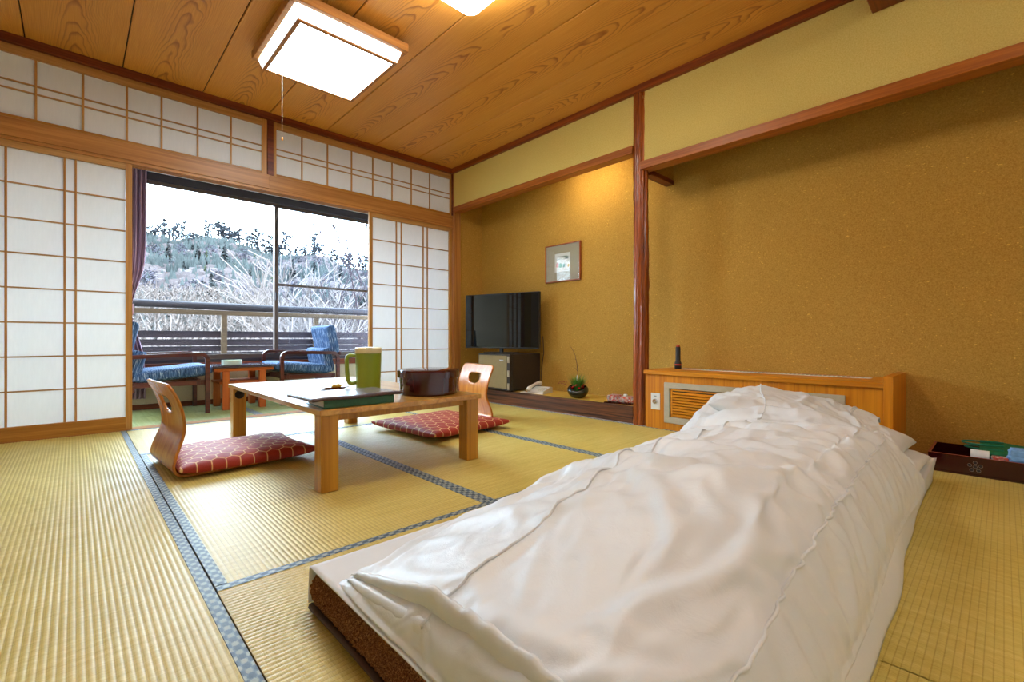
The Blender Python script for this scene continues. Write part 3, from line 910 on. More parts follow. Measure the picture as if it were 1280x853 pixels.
def mast():
    t = thing('antenna_mast', 'lattice antenna mast standing above the ridge in the right window panel', 'mast', (62, 148, 36))
    bm = bmesh.new()
    for sx in (-1, 1):
        for sy in (-1, 1):
            tube(bm, [(sx * 1.0, sy * 1.0, -2), (sx * .3, sy * .3, 14)], .07, 4)
    for k in range(9):
        z = k * 1.6; w = 1.0 - .7 * (z + 2) / 16; w2 = 1.0 - .7 * (z + 3.6) / 16
        for sx, sy, ex, ey in ((-1, -1, 1, -1), (1, -1, 1, 1), (1, 1, -1, 1), (-1, 1, -1, -1)):
            tube(bm, [(sx * w, sy * w, z), (ex * w2, ey * w2, z + 1.6)], .05, 3)
    obj('lattice', bm, M['iron'], t)
    for z, r in ((13.0, 1.1), (11.2, .9), (14.2, .8)):
        b2 = bmesh.new(); lathe(b2, [(r, z), (r, z + .16), (.3, z + .16), (.3, z), (r, z)], 12)
        obj('platform', b2, M['iron'], t)
mast()

# ------------------------------------------------------------------ lamps
def lamp1():
    t = thing('ceiling_lamp', 'square wooden-framed ceiling lamp with a white glowing panel and pull cord', 'lamp', (1.13, 2.825, CZ))
    a, b = .335, .365
    for (x0, x1, y0, y1) in ((-a, a, -b, -b + .03), (-a, a, b - .03, b), (-a, -a + .03, -b + .03, b - .03), (a - .03, a, -b + .03, b - .03)):
        boxo('upper_frame', x0, x1, y0, y1, -.085, -.035, M['wood_x'], t, bev=.003)
    boxo('mounting_plate', -.12, .12, -.12, .12, -.035, 0, M['white'], t)
    boxo('housing', -a + .03, a - .03, -b + .03, b - .03, -.05, -.036, M['white'], t)
    # tapered side glass and bottom frame
    a1, b1, a2, b2 = a - .03, b - .03, a - .048, b - .053
    z1, z2 = -.085, -.145
    bm = bmesh.new()
    V = [bm.verts.new(v) for v in ((-a1, -b1, z1), (a1, -b1, z1), (a1, b1, z1), (-a1, b1, z1), (-a2, -b2, z2), (a2, -b2, z2), (a2, b2, z2), (-a2, b2, z2))]
    for i in range(4): bm.faces.new((V[i], V[(i + 1) % 4], V[4 + (i + 1) % 4], V[4 + i]))
    bmesh.ops.recalc_face_normals(bm, faces=bm.faces)
    obj('side_glass', bm, M['lampside'], t)
    for (x0, x1, y0, y1) in ((-a2, a2, -b2, -b2 + .02), (-a2, a2, b2 - .02, b2), (-a2, -a2 + .02, -b2 + .02, b2 - .02), (a2 - .02, a2, -b2 + .02, b2 - .02)):
        boxo('lower_frame', x0, x1, y0, y1, z2 - .008, z2 + .004, M['wood_x'], t, bev=.001)
    boxo('glass_panel', -a2 + .02, a2 - .02, -b2 + .02, b2 - .02, z2 - .004, z2, M['lampglow'], t, bev=0)
lamp1()
# pull cord
bm = tube(bmesh.new(), [(0, 0, 0), (0, 0, -.47)], .0012, 6)
co = thing('pull_cord', 'thin white pull cord with orange bob hanging below the square lamp', 'cord', (.90, 2.95, 2.283))
obj('cord', bm, M['white'], co, True)
bm = bmesh.new(); lathe(bm, [(0, -.485), (.005, -.48), (.006, -.470), (.003, -.462), (0, -.46)], 10)
obj('bob', bm, plain('orange_bob', srgb(236, 150, 50), .4), co, True)

def lamp2():
    t = thing('ceiling_lamp', 'rounded square white ceiling lamp cut by the top edge of the picture', 'lamp', (1.30, 1.70, CZ))
    def rr(h, r, n=8):
        pts = []
        for cx_, cy_, a0 in ((h - r, h - r, 0), (-h + r, h - r, 90), (-h + r, -h + r, 180), (h - r, -h + r, 270)):
            for k in range(n + 1):
                a = math.radians(a0 + 90 * k / n); pts.append((cx_ + r * math.cos(a), cy_ + r * math.sin(a)))
        return pts
    prof = [(.235, .05, -.03), (.24, .05, -.06), (.235, .05, -.10), (.22, .05, -.125), (.16, .04, -.135)]
    bm = bmesh.new(); rings = []
    for h, r, z in prof: rings.append([bm.verts.new((x, y, z)) for x, y in rr(h, r)])
    for a, b in zip(rings, rings[1:]):
        for k in range(len(a)): bm.faces.new((a[k], a[(k + 1) % len(a)], b[(k + 1) % len(a)], b[k]))
    bm.faces.new(rings[-1]); bmesh.ops.recalc_face_normals(bm, faces=bm.faces)
    obj('shade', bm, M['lampglow2'], t, True, 40)
    boxo('base_plate', -.2, .2, -.2, .2, -.03, 0, M['white'], t)
M['lampglow2'] = emit('dome_lamp_glass', (1, .97, .88, 1), LAMP * 1.15)
lamp2()
M['fill_glow'] = emit('fill_lamp_glass', (1, .95, .90, 1), LAMP * 1.25)  # fill lamp added behind the viewer to brighten the near side
fill_lamp = copy_tree([o for o in bpy.data.objects if 'rounded' in str(o.get('label', ''))][0])
fill_lamp.location = (.75, -.75, CZ); fill_lamp['label'] = 'added white fill lamp on the ceiling, unseen above and behind the viewer'
for c_ in fill_lamp.children:
    if c_.name.startswith('shade'): c_.data = c_.data.copy(); c_.data.materials[0] = M['fill_glow']
bm = bmesh.new(); lathe(bm, [(0, -.03), (.02, -.03), (.045, -.02), (.05, 0), (0, 0)], 24)
o = obj('smoke_detector', bm, M['white'], None, True, 40, loc=(1.125, 2.245, CZ)); props(o, 'small round white smoke detector on the wooden ceiling', 'detector')

# hidden tube fitting behind the alcove lintel
t = thing('alcove_light', 'warm tube light fixed behind the lintel above the television alcove', 'lamp', (RX + .085, 2.42, 2.07))
boxo('fitting', -.02, .01, -.26, .26, .0, .04, M['white'], t)
boxo('tube', -.008, .014, -.24, .24, -.022, 0, M['tubeglow'], t, bev=.004)

# ------------------------------------------------------------------ low table
def table():
    x0, x1, y0, y1 = .705, 1.528, 1.85, 3.355
    t = thing('low_table', 'low rectangular wooden tea table with thick square legs', 'table', ((x0 + x1) / 2, (y0 + y1) / 2, 0))
    w, l = (x1 - x0) / 2, (y1 - y0) / 2
    obj('tabletop', BX(-w, w, -l, l, .311, .335, bev=.003, seg=2), M['table_y'], t)
    for sx in (-1, 1):
        for sy in (-1, 1):
            xa = sx * (w - .045); ya = sy * (l - .05)
            lg = obj('leg', BX(xa - .036, xa + .036, ya - .036, ya + .036, 0, .311, bev=.003), M['table_z'], t)
            if (sx, sy) == (-1, 1):
                b = bmesh.new(); lathe(b, [(0, .004), (.008, .005), (.012, .0015), (.024, .003), (.027, 0), (0, 0)], 20)
                bmesh.ops.transform(b, matrix=Matrix.Translation((xa + .0, ya - .036, .272)) @ Matrix.Rotation(math.pi / 2, 4, 'X'), verts=b.verts)
                obj('folding_lock', b, M['brass'], lg, True, 30, label='round black metal folding lock')
    # apron set back
    for sy in (-1, 1): boxo('apron', -w + .085, w - .085, sy * (l - .05) - .01, sy * (l - .05) + .01, .282, .311, M['table_z'], t)
    return t
table()

def pitcher():
    t = thing('thermos_pitcher', 'green insulated pitcher with cream lid standing on the low table', 'pitcher', (1.165, 2.375, .335), math.radians(200))
    b = bmesh.new(); lathe(b, [(0, 0), (.061, 0), (.064, .004), (.064, .05), (.068, .19), (.068, .205), (.06, .208), (0, .208)], 40)
    obj('body', b, M['green_plastic'], t, True, 35)
    b = bmesh.new(); lathe(b, [(0, .206), (.069, .206), (.070, .212), (.070, .232), (.066, .237), (.03, .239), (0, .239)], 40)
    lid = obj('lid', b, M['cream_plastic'], t, True, 35)
    b = bmesh.new(); poly_prism(b, [(-.022, .05), (.022, .05), (.012, .082), (-.012, .082)], .216, .237); obj('spout', b, M['cream_plastic'], lid)
    b = bmesh.new(); pts = [(.06, 0, .192), (.095, 0, .196), (.108, 0, .188), (.112, 0, .17), (.110, 0, .11), (.106, 0, .065), (.098, 0, .048), (.085, 0, .044), (.06, 0, .05)]
    tube(b, pts, .011, 10, sq=None); obj('handle', b, M['green_plastic'], t, True, 60)
    t.rotation_euler = (0, 0, math.radians(160))
pitcher()

def tub():
    t = thing('lacquer_tub', 'round glossy dark maroon lacquer box on the right end of the low table', 'box', (1.345, 2.06, .335))
    b = bmesh.new(); lathe(b, [(0, 0), (.143, 0), (.148, .006), (.150, .10), (.140, .10), (.138, .01), (0, .01)], 56)
    obj('body', b, M['tubblack'], t, True, 35)
    b = bmesh.new(); lathe(b, [(.151, .088), (.160, .088), (.160, .118), (.157, .124), (.150, .127), (0, .129)], 56)
    b2 = b; bmesh.ops.recalc_face_normals(b2, faces=b2.faces)
    obj('lid', b2, M['tubblack'], t, True, 25)
tub()

t = thing('binder', 'dark green binder lying on the near edge of the low table', 'binder', (.89, 1.99, .335))
bm = BX(-.155, .155, -.105, .1, 0, .004, bev=.001); bx(bm, -.155, .155, -.105, .1, .030, .034, bev=.001); bx(bm, -.155, .155, -.112, -.104, 0, .034, bev=.002)
obj('cover', bm, M['greenbook'], t); obj('pages', BX(-.15, .15, -.102, .092, .005, .029, bev=.001), M['paperwhite'], t)
t.rotation_euler = (0, 0, math.radians(-1))
def folder():
    t = thing('folder', 'grey speckled folder with dark edge lying across the green binder', 'folder', (.88, 1.995, .3745), math.radians(1))
    n, m = 30, 12; P = np.zeros((n, m, 3))
    for i in range(n):
        for j in range(m):
            x = -.205 + .41 * i / (n - 1); y = -.135 + .28 * j / (m - 1)
            P[i, j] = (x, y, .006 + .0018 * math.sin(x * 22 + y * 8) - (max(0, -x - .15) * .06))
    o = obj('cover', grid_bm(P), M['folderdark'], t, True); sm = o.modifiers.new('s', 'SOLIDIFY'); sm.thickness = .010; sm.offset = -1
    P2 = P.copy(); P2[..., 0] *= .965; P2[..., 1] *= .95; P2[..., 2] += .0006
    o = obj('top_sheet', grid_bm(P2), M['foldertop'], t, True); sm = o.modifiers.new('s', 'SOLIDIFY'); sm.thickness = .0012; sm.offset = 1
folder()
t = thing('saucer', 'small brown lacquer saucer on the low table in front of the pitcher', 'saucer', (1.075, 2.60, .335))
b = bmesh.new(); lathe(b, [(0, .002), (.03, .002), (.045, 0.0), (.05, .003), (.078, .014), (.080, .017), (.05, .008), (0, .006)], 32); obj('dish', b, M['brownplate'], t, True, 50)
b = bmesh.new(); bmesh.ops.create_icosphere(b, subdivisions=3, radius=1)
for v in b.verts: v.co = Vector((v.co.x * .030, v.co.y * .022, .014 + v.co.z * .013 + .003 * math.sin(v.co.x * 9)))
o = obj('wrapped_sweet', b, M['yellow'], None, True, loc=(1.083, 2.60, .337)); props(o, 'yellow wrapped sweet lying on the brown saucer', 'sweet')
b = BX(-.045, .045, -.02, .02, 0, .008, bev=.003)
o = obj('sachet', b, M['paperwhite'], None, loc=(1.09, 2.47, .335)); o.rotation_euler = (0, 0, .5); props(o, 'white paper sachet between saucer and pitcher on the table', 'sachet')
boxo('print_mark', -.02, -.002, -.012, .012, .0075, .0085, M['navy'], o, bev=0)
b = tube(bmesh.new(), [(-.06, 0, .006), (.05, 0, .006)], [.006, .006], 10)
o = obj('wet_towel_roll', b, M['paperwhite'], None, True, 40, loc=(1.02, 2.46, .335)); o.rotation_euler = (0, 0, .9); props(o, 'slim white wrapped roll lying near the pitcher base', 'towel')

# ------------------------------------------------------------------ legless chairs and cushions
def zaisu():
    t = thing('legless_chair', 'left legless chair of bent plywood with its back turned to the viewer', 'chair', (.60, 2.735, 0))
    # profile points (x local, z), seat front -> under cushion -> back top
    prof = [(.20, .012), (.05, .012), (-.12, .012), (-.235, .012), (-.272, .02), (-.290, .05), (-.283, .09), (-.268, .14), (-.254, .19), (-.253, .235), (-.263, .295), (-.281, .35), (-.298, .387), (-.314, .420)]
    # resample smooth (Catmull-Rom)
    pts = []
    for i in range(len(prof) - 1):
        p0 = prof[max(0, i - 1)]; p1 = prof[i]; p2 = prof[i + 1]; p3 = prof[min(len(prof) - 1, i + 2)]
        for k in range(5):
            u = k / 5
            f = lambda a, b, c, d: .5 * (2 * b + (c - a) * u + (2 * a - 5 * b + 4 * c - d) * u * u + (3 * b - a - 3 * c + d) * u ** 3)
            pts.append((f(p0[0], p1[0], p2[0], p3[0]), f(p0[1], p1[1], p2[1], p3[1])))
    pts.append(prof[-1])
    pts = np.array(pts); sl = np.concatenate([[0], np.cumsum(np.hypot(*np.diff(pts, axis=0).T))]); L = sl[-1]
    N, W_ = 110, 50
    ss = np.linspace(0, L, N); px = np.interp(ss, sl, pts[:, 0]); pz = np.interp(ss, sl, pts[:, 1])
    def half(s):   # half width
        zb = np.interp(s, ss, pz); f = s / L
        w = .235
        if zb > .02: w = .235 - .018 * math.exp(-((zb - .19) / .08) ** 2)
        dtop = L - s
        if dtop < .035: w -= .035 - math.sqrt(max(0, .035 ** 2 - (.035 - dtop) ** 2))
        if s < .05: w -= .05 - math.sqrt(max(0, .05 ** 2 - (.05 - s) ** 2))
        return w
    # hole, fan shaped: centre at s_h
    s_h, w_h = L - .115, 0.0
    def rho(a):   # radius of opening in direction a (a=pi/2 is up)
        x, y = math.cos(a), math.sin(a)
        # rounded trapezoid via superellipse with widening upward
        rx, ry = .088 + .034 * y, .040
        return 1 / ((abs(x / rx) ** 3.2 + abs(y / ry) ** 3.2) ** (1 / 3.2))
    bm = bmesh.new(); vv = {}; inside = {}
    for i, s in enumerate(ss):
        hw = half(s)
        for j in range(W_):
            w = -hw + 2 * hw * j / (W_ - 1)
            ds, dw = s - s_h, w - w_h
            r = math.hypot(ds, dw); a = math.atan2(ds, dw); R = rho(a); ins = r < R
            s2, w2 = s, w
            if abs(r - R) < .0052 and r > 1e-4:
                s2 = s_h + ds * R / r; w2 = w_h + dw * R / r; ins = False
            inside[i, j] = ins
            x = np.interp(s2, ss, px); z = np.interp(s2, ss, pz)
            if z > .1: x -= .006 * (w2 / .235) ** 2 * -1 * min(1, (z - .1) / .1)   # dished back
            vv[i, j] = bm.verts.new((x, w2, z))
    for i in range(N - 1):
        for j in range(W_ - 1):
            q = [(i, j), (i + 1, j), (i + 1, j + 1), (i, j + 1)]
            if any(inside[k] for k in q): continue
            bm.faces.new([vv[k] for k in q])
    bmesh.ops.delete(bm, geom=[v for v in bm.verts if not v.link_faces], context='VERTS')
    o = obj('shell', bm, M['zaisu'], t, True)
    sm = o.modifiers.new('s', 'SOLIDIFY'); sm.thickness = .011; sm.offset = 0
    return t
z1 = zaisu(); z1.location = (.588, 2.735, 0); z1.rotation_euler = (0, 0, math.radians(4))
z2 = copy_tree(z1); z2.location = (2.01, 2.884, 0); z2.rotation_euler = (0, 0, math.radians(170))
z2['label'] = 'right legless chair of bent plywood, its fan-shaped hole visible behind the lacquer box'

def cushion(a=.30, b=.27, h=.075):
    n = 70; P = []
    bm = bmesh.new()
    top = np.zeros((n, n, 3)); bot = np.zeros((n, n, 3))
    for i in range(n):
        for j in range(n):
            u = -1 + 2 * i / (n - 1); v = -1 + 2 * j / (n - 1)
            u_ = math.sin(u * math.pi / 2); v_ = math.sin(v * math.pi / 2)
            px_ = a * u_ * (1 - .07 * (1 - v_ * v_)) ; py_ = b * v_ * (1 - .07 * (1 - u_ * u_))
            e = max(0, (1 - u_ ** 4)) ** .5 * max(0, (1 - v_ ** 4)) ** .5
            wr_ = .004 * mnoise.noise(Vector((px_ * 14, py_ * 14, 1))) * e
            top[i, j] = (px_, py_, .030 + .014 * (u_ * v_) ** 4 + (h - .030) * e ** .8 + wr_)
            bot[i, j] = (px_, py_, .030 + .014 * (u_ * v_) ** 4 - .026 * e ** .35)
    bm = grid_bm(top); bm2 = grid_bm(bot)
    me2 = bpy.data.meshes.new('x'); bmesh.ops.reverse_faces(bm2, faces=bm2.faces); bm2.to_mesh(me2); bm.from_mesh(me2)
    bmesh.ops.remove_doubles(bm, verts=bm.verts, dist=.0004)
    bmesh.ops.recalc_face_normals(bm, faces=bm.faces)
    return bm
t = thing('floor_cushion', 'red hexagon-patterned cushion on the left legless chair', 'cushion', (.615, 2.70, .012), math.radians(2))
c0 = obj('cover', cushion(), M['kikko'], t, True)
c2 = copy_tree(t); c2.location = (1.835, 2.65, .012); c2.rotation_euler = (0, 0, math.radians(5)); c2.scale = (1.12, 1.25, .95)
c2['label'] = 'red hexagon-patterned cushion on the right legless chair behind the table leg'

# ------------------------------------------------------------------ veranda furniture
def armchair():
    t = thing('armchair', 'blue striped veranda armchair at the right, its high back in front of the glass', 'armchair', (1.665, 4.89, 0), math.pi)
    for s in (-1, 1):
        y = s * .285
        pts = [(.262, y, 0), (.262, y, .43)]
        for k in range(1, 7):
            a = math.pi / 2 * k / 6; pts.append((.262 - .05 * (1 - math.cos(a)), y, .44 + .05 * math.sin(a)))
        pts += [(.0, y, .486), (-.21, y, .478)]
        for k in range(1, 7):
            a = math.pi / 2 * k / 6; pts.append((-.215 - .05 * math.sin(a), y, .478 - .05 * (1 - math.cos(a))))
        pts.append((-.268, y, 0))
        obj('arm_frame', tube(bmesh.new(), pts, .016, sq=(.034, .030)), M['armwood'], t, True, 30)
    boxo('cross_rail', .19, .215, -.27, .27, .235, .285, M['armwood'], t)
    boxo('cross_rail', -.235, -.21, -.27, .27, .20, .25, M['armwood'], t)
    for s in (-1, 1): boxo('side_rail', -.25, .25, s * .252 - .01, s * .252 + .01, .235, .275, M['armwood'], t)
    def pad(L, Wd, T, wob, seed):
        n, m = 34, 24; top = np.zeros((n, m, 3)); bot = np.zeros((n, m, 3))
        for i in range(n):
            for j in range(m):
                u = math.sin((-1 + 2 * i / (n - 1)) * math.pi / 2); v = math.sin((-1 + 2 * j / (m - 1)) * math.pi / 2)
                e = (max(0, 1 - u ** 10) ** .5) * (max(0, 1 - v ** 10) ** .5)
                x, y = u * L / 2, v * Wd / 2
                z = T / 2 * (.35 + .65 * e)
                top[i, j] = (x, y, z + wob * mnoise.noise(Vector((x * 9, y * 9, seed)))); bot[i, j] = (x, y, -z)
        bm = grid_bm(top); b2 = grid_bm(bot); bmesh.ops.reverse_faces(b2, faces=b2.faces)
        me2 = bpy.data.meshes.new('x'); b2.to_mesh(me2); bm.from_mesh(me2)
        # skirt between the borders
        bm.verts.ensure_lookup_table(); N = n * m
        idx = lambda i, j: i * m + j
        loop = [idx(i, 0) for i in range(n)] + [idx(n - 1, j) for j in range(1, m)] + [idx(i, m - 1) for i in range(n - 2, -1, -1)] + [idx(0, j) for j in range(m - 2, 0, -1)]
        for a_, b_ in zip(loop, loop[1:] + loop[:1]):
            bm.faces.new((bm.verts[a_], bm.verts[b_], bm.verts[N + b_], bm.verts[N + a_]))
        bmesh.ops.recalc_face_normals(bm, faces=bm.faces)
        return bm
    s_ = obj('seat_cushion', pad(.52, .49, .10, .004, 1), M['bluefab'], t, True, 60); s_.location = (.045, 0, .335); s_.rotation_euler = (0, math.radians(-5), 0)
    b1 = obj('back_cushion', pad(.24, .48, .10, .004, 2), M['bluefab_back'], t, True, 60); b1.location = (-.198, 0, .405); b1.rotation_euler = (0, math.radians(-90 + 12 + 180), 0)
    b2 = obj('head_cushion', pad(.28, .47, .10, .004, 3), M['bluefab_back'], t, True, 60); b2.location = (-.247, 0, .615); b2.rotation_euler = (0, math.radians(102), 0)
    boxo('back_slat', -.335, -.315, -.2, .2, .45, .49, M['armwood'], t)
    return t
ac = armchair()
a2 = copy_tree(ac); a2.location = (.547, 4.85, 0); a2.rotation_euler = (0, 0, 0)
a2['label'] = 'blue striped veranda armchair at the left, half hidden behind the shoji door'

t = thing('side_table', 'small orange wooden table between the two veranda armchairs', 'table', (1.10, 4.81, 0))
boxo('tabletop', -.25, .25, -.22, .22, .365, .385, M['aludark2'] if 'aludark2' in M else M['navytop'] if 'navytop' in M else plain('dark_table_top', srgb(58, 50, 66), .12, .6), t, bev=.002)
boxo('upper_shelf', -.235, .235, -.20, .20, .335, .364, M['orange_x'], t)
boxo('lower_shelf', -.19, .19, -.17, .17, .225, .245, M['orange_x'], t)
for sx in (-1, 1):
    for sy in (-1, 1):
        boxo('leg', sx * .145 - .026, sx * .145 + .026, sy * .17 - .026, sy * .17 + .026, 0, .335, M['orange_z'], t, bev=.002)
b = bmesh.new(); lathe(b, [(0, 0), (.072, 0), (.078, .006), (.080, .045), (.074, .045), (.070, .012), (0, .012)], 28)
o = obj('ashtray', b, plain('pale_green_glass', srgb(206, 222, 206), .2, .6), None, True, 35, loc=(1.02, 4.72, .385)); props(o, 'pale round glass ashtray on the small veranda table', 'ashtray')

# ------------------------------------------------------------------ alcove things
def tv():
    t = thing('television', 'black flat television on a thin stand above the small fridge', 'television', (3.07, 3.42, .478), math.radians(16.2 + 90))
    # local x = along width, local -y? front faces the room
    w, z0, z1 = .43, .045, .59
    obj('casing', BX(-w, w, -.03, 0.0, z0, z1, bev=.003), M['black'], t)
    obj('screen', BX(-w + .008, w - .008, 0.0, .003, z0 + .014, z1 - .008), M['screen'], t)
    obj('neck', BX(-.018, .018, -.03, -.005, .006, z0 + .02, bev=.002), M['black'], t)
    obj('stand_base', BX(-.16, .16, -.09, .07, 0, .008, bev=.003), M['black'], t)
tv()
t = thing('mini_fridge', 'small dark fridge with beige door under the television', 'fridge', (3.14, 3.36, .124))
obj('body', BX(-.18, .20, -.225, .235, .01, .352, bev=.004), M['darkbox'], t)
d = obj('door', BX(-.21, -.182, -.225, .235, .01, .352, bev=.004), M['darkbox'], t)
obj('door_panel', BX(-.214, -.209, -.185, .222, .028, .335, bev=.001), M['beigedoor'], d)
obj('badge', BX(-.2165, -.2135, -.145, -.085, .285, .298, bev=.001), M['chrome'], d)
for z in (.05, .17, .30):
    obj('hinge_strip', BX(-.2165, -.209, -.218, -.195, z - .03, z + .03, bev=.001), M['grey'], d)
for sx in (-.17, .17):
    for sy in (-.19, .19): boxo('foot', sx - .015, sx + .015, sy - .015, sy + .015, 0, .011, M['black'], t)

def phone():
    t = thing('telephone', 'white corded telephone on the alcove board beside the fridge', 'telephone', (3.08, 2.90, .124), math.radians(12))
    b = bmesh.new()
    poly_prism(b, [(-.075, 0), (.095, 0), (.095, .05), (.07, .055), (-.075, .022)], -.08, .08, Matrix.Rotation(math.pi / 2, 4, 'X'))
    bmesh.ops.recalc_face_normals(b, faces=b.faces)
    obj('base', b, M['white'], t)
    for i in range(4):
        for j in range(3):
            zz = .0245 + .0235 * 1.0 * (i * .018 + .02) / .1
            boxo('key', -.045 + i * .022, -.032 + i * .022, -.062 + j * .02, -.049 + j * .02, .026 + i * .0046, .0335 + i * .0046, M['grey'], t)
    b = bmesh.new()
    tube(b, [(-.115, .052, .03), (-.10, .052, .050), (-.04, .052, .068), (.03, .052, .082), (.085, .052, .088), (.10, .052, .075)], [.020, .018, .013, .013, .018, .020], 10)
    obj('handset', b, M['white'], t, True, 60)
    b = bmesh.new(); pts = [(-.10 - .02 * math.sin(k * .12), .06 + .006 * math.cos(k * 1.6) + k * .0012, .012 + .006 * math.sin(k * 1.6)) for k in range(60)]
    tube(b, pts, .0025, 5); obj('coiled_cord', b, M['white'], t, True)
phone()
b = tube(bmesh.new(), [(0, 0, .52), (.0, -.01, .36), (0, .015, .22), (-.01, .02, .03), (-.04, .05, .004)], .0035, 6)
o = obj('power_cable', b, M['black'], None, True, loc=(3.34, 3.10, .124)); props(o, 'black cable hanging down the wall right of the fridge', 'cable')

def ikebana():
    t = thing('flower_arrangement', 'dark crescent pot with green needles, red berries and a tall bare twig', 'flower arrangement', (3.07, 2.45, .124))
    n, m = 36, 12; P = np.zeros((n, m, 3))
    prof = [(.0, 0), (.03, 0), (.05, .008), (.072, .03), (.08, .055), (.078, .075), (.066, .092), (.062, .090), (.072, .07), (.07, .05), (.04, .02), (0, .018)]
    for i in range(n):
        a = 2 * math.pi * i / n
        dip = .030 * max(0, math.cos(a - math.radians(215))) ** 2
        for j, (r, z) in enumerate(prof):
            r, z = r * 1.12, z * 1.1
            zz = z - dip * max(0, (z - .03) / .06)
            P[i, j] = (r * math.cos(a), r * math.sin(a), zz)
    bm = grid_bm(P, wrap_u=True); bmesh.ops.remove_doubles(bm, verts=bm.verts, dist=.0003); bmesh.ops.recalc_face_normals(bm, faces=bm.faces)
    obj('pot', bm, M['pot'], t, True, 60)
    r_ = random.Random(4); b = bmesh.new()
    for _ in range(330):
        a = r_.uniform(0, 6.28); rr_ = r_.uniform(0, .03); p = Vector((rr_ * math.cos(a), rr_ * math.sin(a), .06))
        d = Vector((math.cos(a) * r_.uniform(.1, .75), math.sin(a) * r_.uniform(.1, .75), 1)).normalized() * r_.uniform(.09, .17)
        s = Vector((-math.sin(a), math.cos(a), 0)) * .0022
        b.faces.new([b.verts.new(p - s), b.verts.new(p + s), b.verts.new(p + d)])
    o = obj('needles', b, M['grass'], t); o['kind'] = 'stuff'
    for k in range(7):
        b = bmesh.new(); a = 2.4 + k * .55
        bmesh.ops.create_icosphere(b, subdivisions=2, radius=.010)
        o = obj('berry', b, M['redberry'], t, True); o.location = (.045 * math.cos(a), .045 * math.sin(a), .085 + .012 * (k % 3))
    b = bmesh.new()
    tube(b, [(0, .01, .06), (0, .012, .15), (.0, .0, .21), (.0, .012, .29), (0, .03, .36), (0, .062, .41), (0, .10, .445)], [.004, .0035, .003, .0026, .002, .0016, .001], 6)
    for (p, q) in (((0, .0, .22), (0, .045, .26)), ((0, .02, .32), (0, .045, .325)), ((0, .01, .25), (0, -.006, .27)), ((0, .005, .14), (0, -.045, .205))):
        tube(b, [p, q], [.002, .001], 5)
    obj('tall_twig', b, M['twig'], t, True)
    b = bmesh.new()
    tube(b, [(0, .03, .07), (-.02, .09, .10), (-.03, .15, .115), (-.03, .19, .12)], [.002, .0015, .0012, .001], 5)
    obj('side_twig', b, M['redleaf'], t, True)
    for k in range(8):
        b = bmesh.new(); y = .10 + k * .012
        poly_prism(b, [(-.008, 0), (0, -.005), (.010, 0), (0, .005)], 0, .001, Matrix.Translation((-.03, y, .118 + .008 * (-1) ** k)) @ Matrix.Rotation(k * 1.3, 4, 'Z') @ Matrix.Rotation(.8, 4, 'X'))
        obj('red_leaf', b, M['redleaf'], t)
    b = tube(bmesh.new(), [(0, -.02, .07), (.0, -.07, .11), (.0, -.11, .14)], [.002, .0015, .001], 5); obj('side_twig', b, M['redleaf'], t, True)
    b = tube(bmesh.new(), [(0, .012, .14), (0, .006, .19)], [.006, .004], 8); obj('white_catkin', b, M['white'], t, True)
ikebana()
t = thing('cloth_parcel', 'small flower-print cloth tissue parcel at the right end of the alcove board', 'tissue holder', (3.07, 2.01, .124), math.radians(8))
boxo('tray', -.075, .075, -.125, .125, 0, .008, M['lacquer'], t)
obj('parcel', BX(-.055, .06, -.11, .02, .008, .055, bev=.012, seg=3), M['print'], t, True, 40)
obj('parcel', BX(-.05, .055, .022, .118, .008, .06, bev=.014, seg=3), M['print'], t, True, 40)
obj('tuft', BX(-.01, .01, -.035, -.005, .05, .07, bev=.004), M['paperwhite'], t)

def picture():
    t = thing('framed_picture', 'small framed print in a thin brown frame on the ochre wall', 'picture', (BX_ - .004, 2.845, 1.333), 0)
    yw, zh, f = .214, .178, .010
    for y0, y1, z0, z1 in ((-yw, yw, zh - f, zh), (-yw, yw, -zh, -zh + f), (-yw, -yw + f, -zh + f, zh - f), (yw - f, yw, -zh + f, zh - f)):
        boxo('frame_bar', -.022, 0, y0, y1, z0, z1, M['picframe'], t)
    boxo('mount', -.012, -.008, -yw + f, yw - f, -zh + f, zh - f, M['mount'], t)
    pr_ = boxo('print', -.0135, -.012, -.095, .095, -.085, .09, M['paperwhite'], t)
    marks = [(.04, .075, -.045, .0, srgb(222, 140, 150)), (.0, .05, -.05, -.005, srgb(96, 170, 140)), (-.035, -.005, -.05, -.01, srgb(120, 180, 170)), (-.085, -.06, -.05, -.02, srgb(220, 180, 50)),
             (.02, .08, .03, .036, srgb(120, 130, 120)), (-.08, -.0, .045, .055, srgb(120, 140, 130)), (-.06, .06, .055, .060, srgb(140, 150, 140)), (-.075, -.03, .03, .042, srgb(110, 130, 140))]
    for k, (y0, y1, z0, z1, c) in enumerate(marks):
        # hand-drawn blots, printed flat on the sheet
        b = bmesh.new(); cy_, cz_ = (y0 + y1) / 2 - .095 * 0, (z0 + z1) / 2; n = 14
        pts = [(cy_ + (y1 - y0) / 2 * math.cos(2 * math.pi * i / n) * (1 + .15 * math.sin(3 * i + k)), cz_ + (z1 - z0) / 2 * math.sin(2 * math.pi * i / n) * (1 + .15 * math.cos(2 * i + k))) for i in range(n)]
        a = [b.verts.new((-.0012 , y, z)) for y, z in pts]; b.faces.new(a)
        o = obj('printed_mark', b, plain('ink_%d' % k, c, .7), pr_)
    boxo('glass', -.020, -.018, -yw + f, yw - f, -zh + f, zh - f, M['glass'], t, bev=0)
picture()

